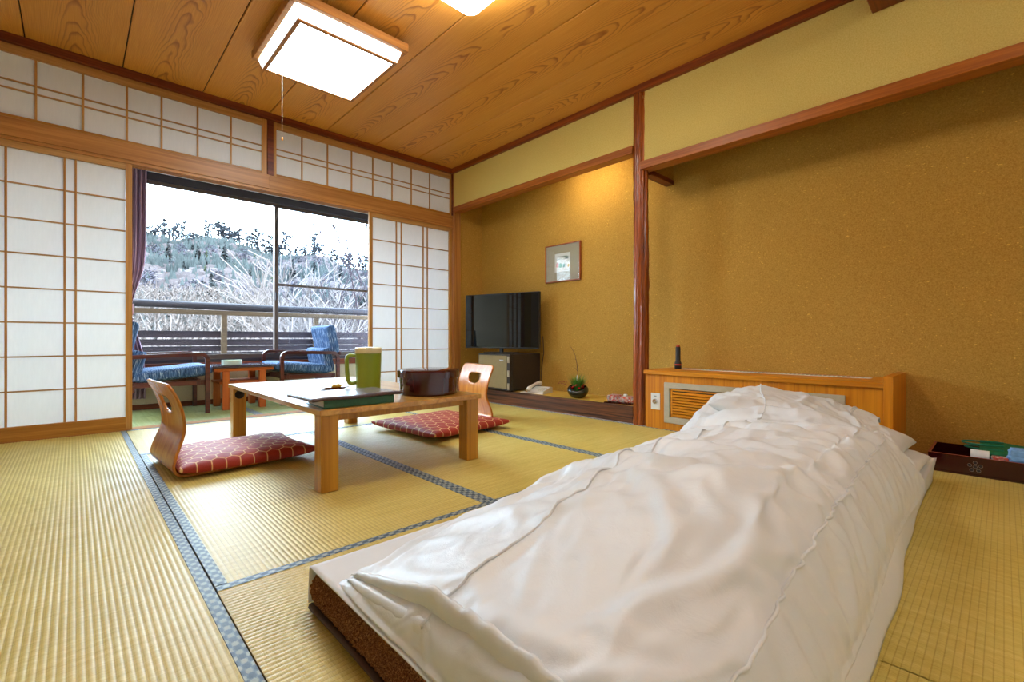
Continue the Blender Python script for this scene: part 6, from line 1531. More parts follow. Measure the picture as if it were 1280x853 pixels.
4,10,14,17,21,25,24,23,15,16,17,18,16,14,11,7,0,-1,-2,-2,-1,2,7,11,12,12,10,3,-6,-7,-1,-2,-5,-5,-4,-4,-4,-4,-3,-3,-2,-1,0,2,7,0,1,7,1,-3,-3,-2,1,5,-3,-3,-4,-4,-4,-4,-2,-4,-6,-6,-7,-7,-5,2,12,15,10,6,1,-3,-6,-7,-8,-8,-8,-3,-3,-4,-6,1,12,16,11,-2,4,2,3,4,5,5,5,6,6,6,6,8,9,7,9,10,10,9,9,11,20,1,
4,9,12,15,19,24,19,14,17,15,13,8,12,15,16,14,11,9,7,3,4,10,14,9,8,9,5,-2,-6,-6,-1,-2,-4,-6,-4,-4,-5,-6,-5,-3,-3,-2,2,9,3,-1,-5,-5,-3,5,3,-2,-5,-4,4,2,-2,-1,-4,-5,-5,-6,-4,-3,-5,-7,-8,-3,6,12,16,14,11,8,4,4,4,2,1,-1,-3,-7,-3,5,9,17,10,-1,-1,4,7,10,11,11,11,11,10,9,6,7,9,15,16,16,16,15,15,13,20,1,
3,3,6,10,15,21,11,6,5,6,4,0,1,6,7,15,15,14,14,13,13,13,13,6,2,1,-1,-3,-5,-5,-1,-3,-6,-3,-4,-5,-6,-7,-4,-4,-5,-4,2,6,0,-3,-5,-5,4,1,-1,-4,-5,1,3,-2,-5,-5,-6,-2,-4,-6,-4,-4,-4,-5,-8,-8,1,3,9,14,16,15,14,11,7,3,0,-2,-7,-7,2,10,16,16,6,0,-1,3,6,6,6,7,7,8,8,8,10,19,16,9,8,8,8,8,9,10,19,1,
3,11,14,18,19,16,7,2,-2,-4,-5,-5,-5,-4,1,11,13,12,12,13,14,14,12,8,1,-1,-3,-4,-4,-5,-1,-4,-6,-3,-4,-5,-7,-5,-3,-5,-7,-3,1,1,0,-2,-7,-6,3,2,-3,-7,-7,-1,0,-2,-6,-2,-7,-8,-4,-5,-5,-7,-5,-4,-5,-2,-8,-7,-2,3,10,14,17,13,5,0,-4,-7,-7,-5,3,13,18,12,6,4,5,2,4,7,12,14,15,17,17,17,18,18,2,8,7,8,9,11,13,15,20,1,
4,12,17,18,14,10,6,2,-4,-5,-4,-2,0,-2,-3,9,6,3,2,1,8,12,13,12,8,4,-1,-3,-6,-6,-5,-4,0,-4,-5,-5,-5,-2,-2,-5,-6,-2,-2,-6,-6,-3,-6,-7,2,2,-1,-6,-8,-3,-7,-4,-3,-1,0,-8,-6,-7,-8,-8,-7,-4,-2,-1,-1,-6,-7,-5,1,7,8,15,12,6,1,-3,-3,0,6,16,18,16,13,11,11,11,12,13,14,15,14,11,8,8,7,7,13,9,9,8,8,8,9,10,20,1,
4,12,17,14,5,0,-3,-4,0,-1,-1,0,2,4,6,1,12,4,0,-1,3,9,11,12,12,10,7,3,-2,-5,-6,-3,3,-1,-3,-4,-4,-3,-1,-4,-3,-2,-5,-7,-2,-3,-7,-5,3,1,-5,-3,-7,-4,-7,-7,-6,-3,3,0,-7,-7,-7,-8,-8,-7,-5,-3,-1,-4,-8,-8,-7,-1,-1,5,11,13,9,4,3,7,14,18,15,12,10,8,7,1,2,4,6,6,7,8,10,14,14,14,14,16,17,17,17,17,18,18,21,1,
4,8,17,10,1,-2,-3,-1,-1,-3,-3,-2,0,3,10,1,9,3,1,0,5,7,9,11,12,13,12,9,5,-1,-6,-2,3,0,-2,-3,-4,-5,-5,-5,-5,-5,-6,-6,0,-4,-6,-2,5,0,-6,-4,-2,-3,-7,-6,-4,-1,6,6,-1,-4,-5,-6,-6,-4,-4,-3,-3,-6,-7,-4,-6,-8,-2,-4,1,6,13,11,9,14,18,13,6,2,-1,-2,-2,4,7,10,12,13,13,14,14,13,12,12,11,11,10,10,10,9,11,12,20,1,
3,15,9,4,1,0,-1,1,-3,-2,-5,-3,3,11,2,-3,-2,-1,-1,-1,1,3,6,5,3,10,13,14,12,6,-1,2,5,2,0,-1,-2,-3,-4,-4,-3,-3,-2,3,-4,-5,-4,2,5,-2,-7,-7,-7,-7,-6,-4,-2,1,7,10,3,-1,-3,-5,-6,-7,-8,-8,-8,-7,-6,-4,0,-6,-3,-6,-2,5,10,13,15,16,18,6,2,-1,0,2,3,5,6,8,6,6,6,7,7,7,8,8,9,9,9,9,9,9,9,10,20,1,
3,9,17,13,10,7,5,3,0,-6,-4,4,10,7,0,-4,-4,-4,-3,-3,-3,-2,-1,0,0,2,5,12,16,17,15,13,11,10,8,6,5,4,2,0,0,1,2,6,0,-4,-5,0,2,-3,-5,2,2,0,-2,-2,-1,1,3,9,4,0,-2,-3,-4,-4,-2,-2,-1,0,1,2,2,0,-8,-4,0,5,7,10,13,11,10,15,6,1,-2,-2,-2,3,2,4,9,9,9,8,8,8,9,9,8,8,8,9,9,9,11,12,20,1,
4,13,17,15,10,7,4,1,-5,-3,5,9,7,4,1,-1,-7,-7,-6,-4,-3,-3,-2,-2,-1,0,1,3,7,15,17,16,14,14,13,12,11,10,10,9,8,8,8,8,4,-2,-5,-6,-6,-5,-4,-2,6,1,-1,-1,-1,0,2,8,2,1,0,-1,1,2,3,3,4,5,4,4,4,0,-6,-7,-1,-3,-3,1,6,11,14,16,16,11,6,6,5,2,5,10,11,10,9,9,9,9,8,8,7,7,8,8,9,9,10,10,20,1,
4,10,18,12,6,2,1,-4,-1,7,9,4,0,-4,-6,-3,-4,-7,-5,-5,-5,-3,-3,-2,-2,-1,0,1,3,5,16,16,11,5,7,9,9,9,9,10,11,10,9,5,7,4,-1,1,1,2,2,-4,4,5,1,0,0,0,4,8,7,7,7,7,6,6,5,4,3,1,-3,-3,0,2,0,-5,-5,-1,-8,-8,-4,3,8,13,18,19,16,14,11,10,10,10,10,9,8,8,7,6,6,6,7,8,8,9,10,10,10,10,20,1,
4,15,15,7,2,-1,-1,4,9,11,8,4,0,-5,-4,-4,-7,-4,-5,-6,-6,-5,-2,6,4,3,2,3,12,8,9,16,8,4,2,3,3,3,2,0,5,7,9,10,10,10,9,8,6,4,3,-6,1,6,6,7,7,8,9,9,9,9,8,7,6,4,2,1,-3,-2,-3,-6,-3,1,2,2,1,-1,-8,-5,-8,-6,-1,5,16,21,18,12,8,5,5,9,7,6,5,5,6,6,7,8,9,9,10,11,13,14,14,13,20,1,
4,16,9,6,4,5,8,13,12,11,7,4,1,-6,-6,-6,-3,-4,-4,-5,-6,-5,-2,6,12,15,7,2,3,5,13,7,4,3,2,1,0,0,-1,-2,0,4,6,7,8,9,10,10,10,8,6,4,-3,8,7,7,6,5,5,2,-2,3,4,0,-4,-4,-5,-6,-6,-5,-5,-6,-5,-3,-2,-4,-6,-7,-3,-4,-8,-8,-4,2,11,21,19,16,14,10,5,5,5,6,7,8,9,9,10,10,11,11,12,13,12,10,9,10,20,1,
3,16,13,11,13,15,16,14,12,9,1,-2,-4,-6,-3,-3,-4,-6,-6,-7,-6,-4,-1,6,12,15,15,6,0,-2,-1,0,0,0,0,0,0,-1,-1,-1,0,2,3,2,2,5,6,8,10,11,11,11,11,-1,-3,-1,0,0,0,-3,-3,4,7,1,5,5,4,2,0,-2,-3,-4,-5,-7,-8,-8,-8,-6,-3,-4,-8,-8,-1,9,18,14,13,14,17,10,10,12,12,13,13,14,14,14,14,13,13,12,12,9,8,9,15,17,20,1,
3,11,21,20,20,19,14,10,8,7,-2,-4,-5,-5,-5,-5,-5,-5,-4,-2,0,0,2,7,13,15,13,11,3,-2,-2,1,-1,-2,-2,-3,-2,-2,-1,-1,-1,-1,0,-1,-1,-1,-2,-1,2,6,9,11,12,6,-3,-4,-2,-1,0,-2,-1,6,12,11,9,0,-1,0,1,-1,-3,-4,-5,-6,-7,-6,-6,-4,-5,-5,-8,-2,6,13,17,17,18,21,12,4,2,3,5,4,5,5,6,6,6,7,8,10,7,9,11,15,15,11,19,1,
3,14,19,21,21,15,6,0,-2,-2,7,4,6,6,6,6,5,4,3,4,2,2,4,8,13,14,10,7,4,-3,-5,-5,-4,-3,-3,1,-3,-3,-2,-2,-1,-1,0,1,1,2,7,2,2,4,7,11,14,11,6,0,-1,-1,0,0,1,4,10,9,2,0,9,1,-3,-4,-5,-5,-5,-6,-6,-6,-8,-8,-8,-7,-2,5,11,13,13,12,13,14,18,14,11,13,15,15,15,16,15,14,12,9,8,9,16,16,17,14,10,10,19,1,
3,13,18,21,19,9,2,-3,-1,6,11,12,12,11,11,10,10,9,8,7,6,4,5,8,13,9,4,1,-2,-6,-6,-5,-3,1,3,-3,-4,-4,-4,-4,-3,-2,-1,0,3,8,2,1,1,2,4,8,15,11,7,2,1,0,0,-1,-2,-2,-3,-3,3,-1,1,10,3,-2,-4,-4,-4,-5,-6,-7,-7,-6,-3,1,6,10,11,7,3,1,1,5,11,14,6,5,6,7,7,10,13,15,17,17,21,18,10,11,9,8,9,10,18,1,
3,7,14,22,18,9,1,-3,3,7,12,12,11,10,9,9,9,10,10,11,10,10,10,10,11,9,3,-1,-4,-6,-6,-3,1,6,2,-4,-5,-6,-6,-5,-5,-5,-5,-5,-4,-2,6,1,0,0,1,2,11,8,2,0,-2,-3,-3,-3,-3,-3,-4,-5,-6,-5,-3,1,8,4,-1,-3,-3,-3,-4,-4,-4,-1,4,9,11,11,4,-2,-5,-4,1,-1,3,12,13,10,9,8,6,5,6,7,8,10,17,2,7,7,7,8,9,10,18,1,
3,12,18,18,18,11,4,-3,-4,1,10,7,2,1,2,2,3,5,7,8,9,10,10,11,11,10,6,2,-3,-6,-6,-2,4,7,0,-5,-5,-4,-4,-5,-6,-6,-5,-5,-5,-5,-1,8,5,1,0,5,-3,-3,-3,-3,-3,0,4,-1,-3,-3,-4,-4,-2,-2,-5,-4,0,8,5,1,0,0,-1,-1,1,8,11,12,10,6,2,-2,-7,-2,0,-1,0,4,14,14,12,9,7,9,9,10,12,14,6,13,16,16,18,18,19,19,19,1,
4,13,16,13,13,13,8,4,-4,-3,7,0,-4,-5,-4,-3,-3,-2,0,1,3,5,7,8,9,11,10,8,5,1,-4,1,3,-2,3,-5,-4,-2,-2,-4,-5,-5,-6,-6,-5,-5,-3,5,10,8,1,-4,-4,2,2,1,-2,3,5,1,-2,-4,-4,-5,-3,-3,-5,-5,1,7,7,6,5,6,6,5,5,15,13,9,3,-2,-6,-7,-3,-1,1,2,5,10,15,15,14,11,9,8,7,7,7,8,13,12,8,8,9,9,10,11,19,1,
4,13,15,11,9,9,9,6,-2,-2,1,8,1,-4,-5,-5,-4,-4,-4,-3,-2,-1,1,2,3,2,9,10,9,9,7,4,0,-7,1,-5,-3,0,-2,-3,-3,-3,-3,-4,-4,-5,-5,0,7,11,7,1,-5,-3,-1,-1,-3,3,5,1,-2,-4,-4,-3,-6,-6,-6,-7,-4,4,8,10,13,14,16,17,18,20,10,3,-3,-6,-7,-4,-3,-2,-1,1,3,8,15,15,14,14,13,12,12,12,12,13,12,11,10,10,10,9,9,10,19,1,
4,12,14,13,11,9,8,0,0,4,10,12,5,-1,-3,-3,-3,-3,-3,-3,-3,-3,-3,-4,-4,-4,4,8,5,-1,5,5,1,-7,3,2,2,2,2,2,1,1,0,-1,-1,-3,-5,-3,1,7,10,7,0,-5,-6,-6,-6,2,5,1,-2,-4,-4,-4,-2,-5,-2,-3,-6,2,6,8,8,4,8,12,15,17,20,13,4,-2,-6,-7,-4,-5,-5,-3,2,8,15,13,12,12,11,11,11,10,10,10,9,9,9,9,9,9,9,11,20,1,
4,11,13,10,6,1,-1,-1,9,12,14,11,6,0,-5,-5,-5,-5,-4,-4,-3,-1,1,3,4,5,-2,7,2,-3,4,9,1,6,6,5,4,4,5,5,5,4,4,3,2,0,-3,-2,0,5,7,8,6,1,-5,-5,-2,-4,5,3,0,-1,0,1,2,2,2,0,-3,4,6,7,6,2,1,6,10,14,17,19,15,8,1,-3,-5,-5,-2,3,9,14,11,9,9,8,7,7,6,6,6,6,6,7,8,8,9,9,9,10,20,1,
4,3,10,2,-1,-2,0,4,6,16,13,8,2,-5,-6,-6,-5,-3,0,6,1,8,10,11,10,2,5,-1,-2,-2,0,6,13,11,7,2,-3,-4,-1,1,3,4,5,6,6,6,6,6,7,7,7,7,7,6,4,-3,-1,-6,4,6,6,6,7,7,8,8,8,9,10,10,8,7,7,5,2,2,6,10,13,15,17,16,11,6,3,2,5,10,15,13,6,5,5,6,6,6,6,6,7,7,8,8,8,8,9,8,9,10,20,1,
3,10,3,1,1,4,3,1,11,15,10,1,-6,-5,-2,-3,-5,0,5,8,0,-2,-2,-2,-3,-3,-2,-3,-2,-1,-1,1,9,14,8,3,-2,-4,-4,-3,-1,0,2,3,5,5,6,6,6,6,6,6,7,8,8,9,4,-3,7,10,8,6,5,3,1,-2,1,3,4,3,2,2,3,5,4,0,2,5,6,8,12,15,16,14,12,10,11,16,17,10,8,9,10,11,12,12,12,13,13,13,13,13,14,14,15,14,15,16,20,1,
3,5,11,9,6,1,-1,7,14,12,2,-5,0,1,-1,-5,-3,3,5,4,2,-4,-3,2,-1,-2,2,0,-2,-2,-2,-1,1,11,7,3,0,-1,-3,-4,-3,-3,-2,-1,1,4,4,4,4,4,3,2,1,0,-3,-2,10,11,13,9,0,-3,-4,-5,-5,-4,-3,-1,-1,-1,-1,-2,-2,-2,-2,-3,-2,-1,-1,-1,2,7,13,17,18,18,19,21,13,5,1,2,3,4,5,5,5,5,6,6,6,7,7,7,8,8,9,10,20,1,
3,9,11,7,1,-1,5,12,14,6,-3,-3,3,2,-2,-5,2,4,-1,-5,-6,-4,3,2,-1,-4,-3,-1,4,1,-1,-2,6,-2,-2,-2,-1,-1,-1,-1,-2,-3,-3,-2,0,4,5,5,3,2,-1,-2,-2,-2,-5,-3,7,12,14,8,6,2,-2,-3,-3,-2,-2,-1,-2,-2,-3,-4,-5,-5,-5,-5,-5,-6,-7,-8,-7,-3,4,13,20,20,17,17,17,11,7,7,9,11,11,12,12,12,12,12,12,12,12,12,12,12,11,10,20,1,
3,6,11,3,0,4,11,14,11,0,-3,4,5,0,-5,1,4,0,-5,-5,2,4,2,-3,-6,-2,2,4,5,4,3,-5,-5,-5,-5,-4,-4,-3,-2,0,3,1,-1,-2,-3,-3,-4,-4,-4,-4,-4,-3,-3,-3,-3,-1,7,12,16,13,5,3,2,2,2,2,1,0,-1,-3,-5,-6,-6,-4,-5,-6,-7,-8,-8,-8,-7,-8,-3,5,17,21,21,20,17,10,6,6,7,8,8,7,7,6,6,6,6,6,7,7,8,8,9,11,20,1,
3,11,6,2,4,11,15,13,6,-3,3,7,3,-4,1,5,2,-5,-4,2,7,3,-2,-5,-2,2,4,4,3,2,-4,0,2,2,1,-2,-3,-4,-4,-4,-3,-1,0,2,4,6,9,3,0,-1,-1,-2,-1,-1,0,1,5,11,17,16,9,15,12,16,12,9,5,2,-1,-3,-4,-5,-5,-6,-7,-7,-7,-8,-8,-7,-6,-9,-4,3,14,20,23,24,14,5,1,0,2,3,4,4,5,5,5,6,6,7,8,9,10,10,10,10,20,1,
3,12,9,5,12,16,14,9,-1,6,9,5,-3,-2,4,4,-4,-3,3,8,5,0,-4,-2,1,3,3,-1,-4,-5,-5,-2,3,3,4,3,3,2,0,-3,-4,-4,-2,1,5,9,9,4,1,0,-1,-2,-2,-2,-3,-2,0,5,11,11,6,8,14,12,17,13,6,1,-2,-4,-5,-6,-6,-6,-6,-6,-6,-8,-8,-7,-5,-8,-1,5,12,19,23,22,19,14,10,9,12,13,14,14,14,14,13,13,12,12,11,10,9,8,8,10,19,1,
3,11,7,14,17,15,9,0,8,10,8,0,-3,3,4,-3,-1,4,8,4,0,-3,-4,-2,0,4,1,-3,-4,0,1,2,2,2,2,3,3,4,4,2,-1,-4,-4,-2,2,6,1,-1,-3,-4,-4,-4,-3,-2,2,-3,1,-4,-4,-4,-5,-3,-1,2,9,11,6,-1,-5,-5,-6,-6,-6,-6,-5,-5,-7,-6,-6,-5,-5,-3,-7,-3,4,15,23,21,17,10,4,1,2,4,5,6,6,7,7,7,7,7,8,9,8,10,14,16,20,1,
4,4,9,19,16,10,2,4,12,10,3,-4,1,5,-2,2,6,9,3,-1,-3,-3,0,-2,-1,2,0,-4,-5,-1,-3,-5,-5,-5,-5,-5,-4,-1,1,3,4,3,-1,-3,-3,-2,3,1,-4,-6,-7,-3,-3,-2,2,0,-6,-7,-7,-7,-7,-7,-7,-6,-2,4,5,0,-7,-8,-7,-7,-6,-6,-5,-5,-6,-8,-8,-8,-6,-4,-4,-6,0,10,22,20,14,7,2,0,4,7,8,8,8,9,9,10,10,10,8,8,14,16,13,10,19,1,
4,12,18,17,12,4,3,11,13,7,-1,-2,4,1,-3,2,6,10,8,1,-3,1,-1,-3,-3,-3,-3,-2,0,-4,-4,-5,-5,-5,-6,-6,-7,-6,-4,-1,2,5,7,7,7,7,6,2,0,-4,-8,-2,-2,-1,1,1,-1,-6,-8,-6,-5,-4,-4,-5,-7,-3,4,1,-3,-9,-6,-6,-7,-6,-5,-5,-7,-6,-6,-7,-7,-5,-6,-7,-1,11,21,19,11,5,1,0,4,8,6,6,5,5,5,5,5,7,10,17,14,8,7,12,18,1,
3,13,16,14,7,3,10,16,8,3,-3,-1,4,3,1,-3,0,7,11,6,0,2,4,2,1,1,3,0,-1,2,2,1,0,0,0,-1,-3,-5,-6,-5,-3,0,3,6,7,5,-2,-5,-3,-3,-3,-3,-8,-6,-3,-2,0,-1,-3,-6,-5,-3,-4,-8,-7,-1,2,-3,-1,-7,-6,-7,-5,-5,-5,-5,-6,-7,-7,-6,-5,-5,-6,-7,-1,11,21,18,10,4,1,1,4,9,11,11,11,10,10,10,10,17,15,8,6,8,10,12,17,1,
3,14,11,8,5,8,17,16,9,1,-2,1,2,2,1,-3,-3,2,12,10,5,7,9,8,8,7,7,5,2,0,-1,-1,-3,-3,-3,-4,-4,-5,-5,-5,-4,-2,2,3,3,5,-3,-6,-8,-7,-6,-4,-8,-8,-5,-6,-5,-1,0,0,0,-1,-4,-9,-3,0,0,-5,-5,-1,-6,-8,-4,-6,-6,-5,-5,-6,-7,-7,-6,-5,-6,-7,-1,12,21,18,10,6,5,6,7,9,11,13,10,10,10,12,16,16,2,6,6,7,7,9,16,1,
3,9,16,13,8,17,17,14,10,2,-2,0,0,0,0,-1,-3,2,13,15,15,14,13,12,11,11,10,9,8,7,5,4,2,2,2,0,-3,-3,-4,-4,-4,-4,-3,-2,-1,0,2,-7,-8,-8,-6,-4,-8,-7,-8,-7,-5,-7,-2,0,0,-1,-5,-8,-4,0,-1,-6,-7,-5,-1,-3,-7,-4,-6,-5,-5,-5,-6,-7,-7,-6,-7,-7,0,12,22,16,11,12,10,8,4,1,6,13,13,14,15,17,17,16,7,11,13,15,16,15,17,1,
3,13,10,11,18,19,15,8,10,3,-1,-2,-3,-3,-2,-2,-2,3,15,15,13,10,7,5,4,6,7,7,8,7,6,5,4,2,-1,-2,-2,-3,-3,-3,-3,-2,-2,0,2,7,0,-5,-7,-7,-7,-4,-7,-7,-8,-7,-4,-8,-8,-8,-2,-1,-4,-6,-5,0,-1,-6,-8,-4,-2,-2,-7,-4,-6,-6,-5,-4,-5,-6,-7,-6,-7,-7,1,12,21,21,18,12,6,-1,-3,3,8,10,11,12,14,15,16,12,11,5,6,8,8,18,12,1,
3,9,18,20,20,17,7,5,9,5,1,-1,-2,-2,-2,-1,0,4,16,11,8,5,3,2,1,1,1,3,4,5,6,6,5,4,4,3,1,-2,-2,-2,-2,-1,6,7,8,8,1,-3,-5,-6,-7,-5,-7,-6,-7,-7,-5,-5,-7,-5,-8,-3,-1,-4,0,0,-2,-4,-8,-4,-7,-5,-4,-7,-7,-6,-6,-5,-4,-4,-4,-7,-7,-6,2,13,21,21,12,4,-2,-2,3,4,2,2,2,3,4,6,10,12,11,10,8,6,7,9,18,1,
3,13,14,16,18,7,4,5,6,5,3,2,1,0,0,0,2,5,16,18,15,8,3,1,0,-1,-1,-1,0,2,3,4,4,5,5,5,5,5,4,3,0,1,7,1,1,0,-2,-3,-3,-4,-6,-7,-7,-7,-7,-8,-7,-6,-6,-3,-3,-8,-7,-2,-5,-7,-8,-8,-8,-4,-7,-8,-6,-7,-7,-7,-7,-5,-4,-4,-5,-6,-7,-5,3,14,21,18,6,0,4,4,4,3,3,4,6,6,6,4,3,4,4,6,8,7,7,7,18,1,
3,10,18,18,7,5,3,4,-1,-1,-2,-2,-2,-1,0,1,3,4,11,19,14,9,2,0,-1,-2,-2,-2,-2,-1,1,0,1,1,2,4,5,6,7,7,7,6,6,1,-1,-2,-2,-3,-3,-3,-4,-5,-5,-6,-6,-5,-7,-7,-5,-2,0,-4,-8,-8,-7,-4,-8,-8,-5,-3,-6,-8,-8,-7,-6,-6,-7,-6,-4,-3,-4,-6,-6,-4,4,15,21,15,2,7,4,1,-1,-2,-2,0,3,4,6,8,8,7,6,6,5,5,5,7,18,1,
3,13,16,8,11,7,3,1,3,4,4,4,4,4,4,4,4,5,17,11,5,-2,-4,-4,-4,-4,-4,-4,-4,-4,-4,-4,-4,-5,-4,-4,-2,2,4,6,8,9,9,4,0,0,0,1,0,-1,-1,-2,-3,-3,-4,-5,-5,-6,-5,0,1,-1,-5,-4,-2,-2,-7,-8,-5,-5,-6,-8,-8,-7,-6,-6,-6,-6,-5,-3,-3,-5,-6,-4,4,15,20,6,7,7,7,6,5,5,4,5,6,8,9,10,10,10,10,10,9,8,7,7,18,1,
3,14,10,15,14,11,8,6,5,3,1,0,1,2,4,2,2,16,10,0,-5,0,-1,-3,-4,-4,-4,-4,-4,-4,-4,-4,-5,-5,-5,-5,-5,-3,-2,0,4,7,10,12,10,8,7,7,6,6,5,4,3,2,2,3,4,1,-4,-4,0,-2,-4,-4,-1,-5,-7,-6,-8,-8,-7,-8,-7,-6,-5,-5,-5,-6,-6,-5,-2,-4,-5,-4,2,12,6,13,-1,-1,0,2,4,5,5,1,1,1,1,2,2,2,3,3,3,4,5,7,17,1,
3,9,18,17,15,12,8,4,1,-1,-1,3,5,4,-1,1,15,9,1,-4,0,1,-1,-2,-2,-2,-3,-3,-3,-2,-2,-2,-3,-3,-3,-3,-3,-3,-2,-1,1,2,4,7,12,11,10,10,10,10,9,10,9,9,8,8,8,3,0,-2,-5,-5,-4,-4,-5,-5,-2,-6,-6,-7,-7,-7,-6,-6,-5,-3,-1,-4,-2,-3,-3,-5,-4,-2,-1,4,15,18,3,-2,-4,-4,-4,-1,2,4,5,7,9,10,11,12,12,13,14,14,13,12,18,2,
3,13,17,18,16,10,5,1,-1,0,6,7,4,-2,1,15,15,8,4,3,1,0,0,-1,-1,-4,-4,-3,-2,-1,-1,-1,-1,0,2,1,0,-1,-1,0,3,9,11,12,13,6,3,1,3,4,5,6,7,8,9,9,10,9,8,6,5,4,4,3,3,-2,-4,-5,-5,-5,-5,-5,-5,-5,-5,-5,-5,-5,-6,-6,-7,-5,-3,1,5,11,21,21,7,5,4,2,0,-3,-4,-3,-2,2,8,10,10,9,9,7,10,14,17,20,12,2,
2,8,13,19,16,11,6,3,1,8,8,3,-2,3,16,16,16,13,9,4,1,-1,-3,-5,-5,-1,-1,-2,-1,-1,-1,-2,-3,1,4,5,7,4,1,-1,0,3,7,14,11,7,4,1,-2,-2,-3,-3,0,2,4,5,7,8,9,9,8,7,6,6,5,2,-1,-2,-3,-4,-4,-4,-5,-5,-6,-6,-5,-4,-4,-5,-5,-5,-1,4,10,18,25,24,13,1,-2,2,2,2,3,3,4,5,5,1,1,1,1,2,4,6,9,12,18,2,
2,13,17,13,8,4,1,2,9,8,1,-1,5,17,15,14,15,14,6,0,-1,-5,-6,-6,-3,-5,-6,-6,-6,-4,-6,-5,-2,3,5,6,8,9,9,2,-1,-2,-1,1,3,3,3,2,0,-1,-2,-3,-4,-4,-4,-3,0,3,5,7,9,9,9,9,8,7,6,4,2,-1,-1,-2,-3,-4,-4,-4,-3,-1,0,1,1,1,6,12,17,22,25,23,15,6,-4,-5,-5,-4,-3,-2,2,-3,-2,4,3,1,1,3,4,6,9,12,17,2,
2,15,10,7,5,6,9,11,8,0,0,7,18,13,10,9,11,13,10,1,-5,-5,-4,-4,-3,-1,-5,-6,-6,-5,-4,1,3,4,5,6,7,9,10,9,4,0,-1,0,1,2,2,2,1,1,1,0,-1,-2,-3,-3,-3,-2,0,2,8,9,10,10,10,10,10,10,9,8,7,5,2,2,3,4,5,6,7,8,8,12,15,18,22,24,25,21,12,0,-1,-1,-3,-3,-4,-3,-2,3,5,4,3,6,8,10,12,14,17,21,10,3,
2,10,17,11,14,15,14,8,-1,2,9,18,13,8,5,4,6,9,10,7,3,3,4,4,4,2,-2,-2,0,1,0,1,6,5,6,6,6,8,10,11,10,8,4,2,3,6,9,9,5,3,3,3,2,2,1,0,-2,-1,0,3,10,10,9,8,9,10,10,11,12,12,13,13,12,13,13,14,15,15,16,17,19,19,19,18,16,11,19,20,6,7,7,8,9,8,8,8,8,8,7,8,9,10,11,12,13,14,15,16,16,3,
2,14,18,21,20,17,10,1,7,12,18,13,7,3,1,0,2,5,6,6,4,2,0,-3,1,3,4,5,5,6,6,4,-1,-2,2,5,7,8,10,11,12,12,12,9,7,12,11,9,6,4,2,2,3,5,7,12,5,2,1,1,4,8,7,6,6,6,7,8,9,10,11,12,12,13,14,14,14,15,15,16,16,16,13,10,4,4,13,18,5,1,3,4,5,5,4,4,3,1,-1,-3,-1,0,2,3,4,6,7,8,16,2,
2,10,14,23,20,12,5,9,13,17,12,6,1,-2,-1,-2,-2,-1,-1,1,3,-1,-4,-6,-5,-2,0,4,5,4,-1,-4,-6,-5,-3,3,4,4,2,2,5,8,11,13,13,9,11,11,10,9,6,2,2,8,8,11,5,2,-1,-2,-3,-3,-2,-1,0,1,3,6,10,11,11,10,9,9,8,6,6,7,7,8,10,11,5,0,-4,0,10,16,8,-2,-1,1,2,2,1,-3,-3,-4,-4,-2,0,-1,-1,-1,0,1,2,6,15,3,
2,15,21,17,17,14,11,9,17,12,5,-1,-2,0,2,2,2,2,0,3,3,-3,-7,-6,-2,1,3,4,2,-2,-6,-7,-4,-1,2,1,0,-1,-3,-4,-3,-1,2,6,10,7,10,10,11,11,11,8,3,6,12,6,3,1,0,0,-1,-4,-4,-4,-3,-3,-3,-3,-2,-2,-2,-1,0,4,0,0,1,1,2,3,4,6,-1,-2,6,1,4,11,0,-3,-3,-3,-1,-3,-4,-3,0,1,1,1,-2,-1,0,1,0,-1,1,9,15,4,
2,17,16,13,11,9,10,18,13,5,-1,-2,2,4,4,4,3,0,0,4,3,-7,-6,0,2,3,2,-1,-5,-7,-6,-3,1,4,-2,-7,-8,-8,-8,-8,-8,-7,-5,-3,0,7,4,1,0,0,6,10,11,12,13,13,8,3,0,-2,-4,-3,0,3,5,7,7,7,7,6,1,-2,-3,-3,1,-2,-2,-2,-2,-2,-3,-3,-2,1,11,2,-1,-1,9,4,-2,-4,-5,-5,-4,0,1,1,2,2,2,2,2,2,0,-2,3,12,15,5,
2,13,22,19,16,12,21,18,9,-1,-2,2,5,5,4,3,1,-1,2,-2,-3,1,1,2,1,-1,-6,-8,-7,-3,0,2,3,3,2,-1,-2,-2,-2,-4,-6,-7,-4,-2,3,-3,-5,-6,-6,-6,-3,2,5,7,10,12,13,11,7,2,0,2,4,5,5,3,0,-1,-3,-3,-3,-3,-2,-2,-3,0,-2,-3,-3,-4,-3,-3,-2,1,4,11,-2,1,9,5,0,-2,-4,-5,-3,-4,-4,-4,-4,-4,-3,2,2,2,-2,0,9,15,15,5,
2,18,15,15,15,24,24,14,5,1,3,6,5,2,-1,-2,-2,-2,-1,4,5,3,1,-1,-5,-8,-8,-4,-1,1,2,3,3,1,0,-2,-2,0,-1,-3,-6,-6,-2,2,5,-1,-3,-6,-7,-7,-8,-8,-7,-4,-1,2,8,12,13,11,6,9,8,6,5,4,3,2,-1,-5,-5,-4,-4,-4,-4,-4,-5,-4,-3,-2,-4,-5,-4,2,8,12,-1,3,7,5,2,0,-2,-3,-4,-3,-2,0,2,3,-2,-4,-3,0,-2,5,14,17,15,6,
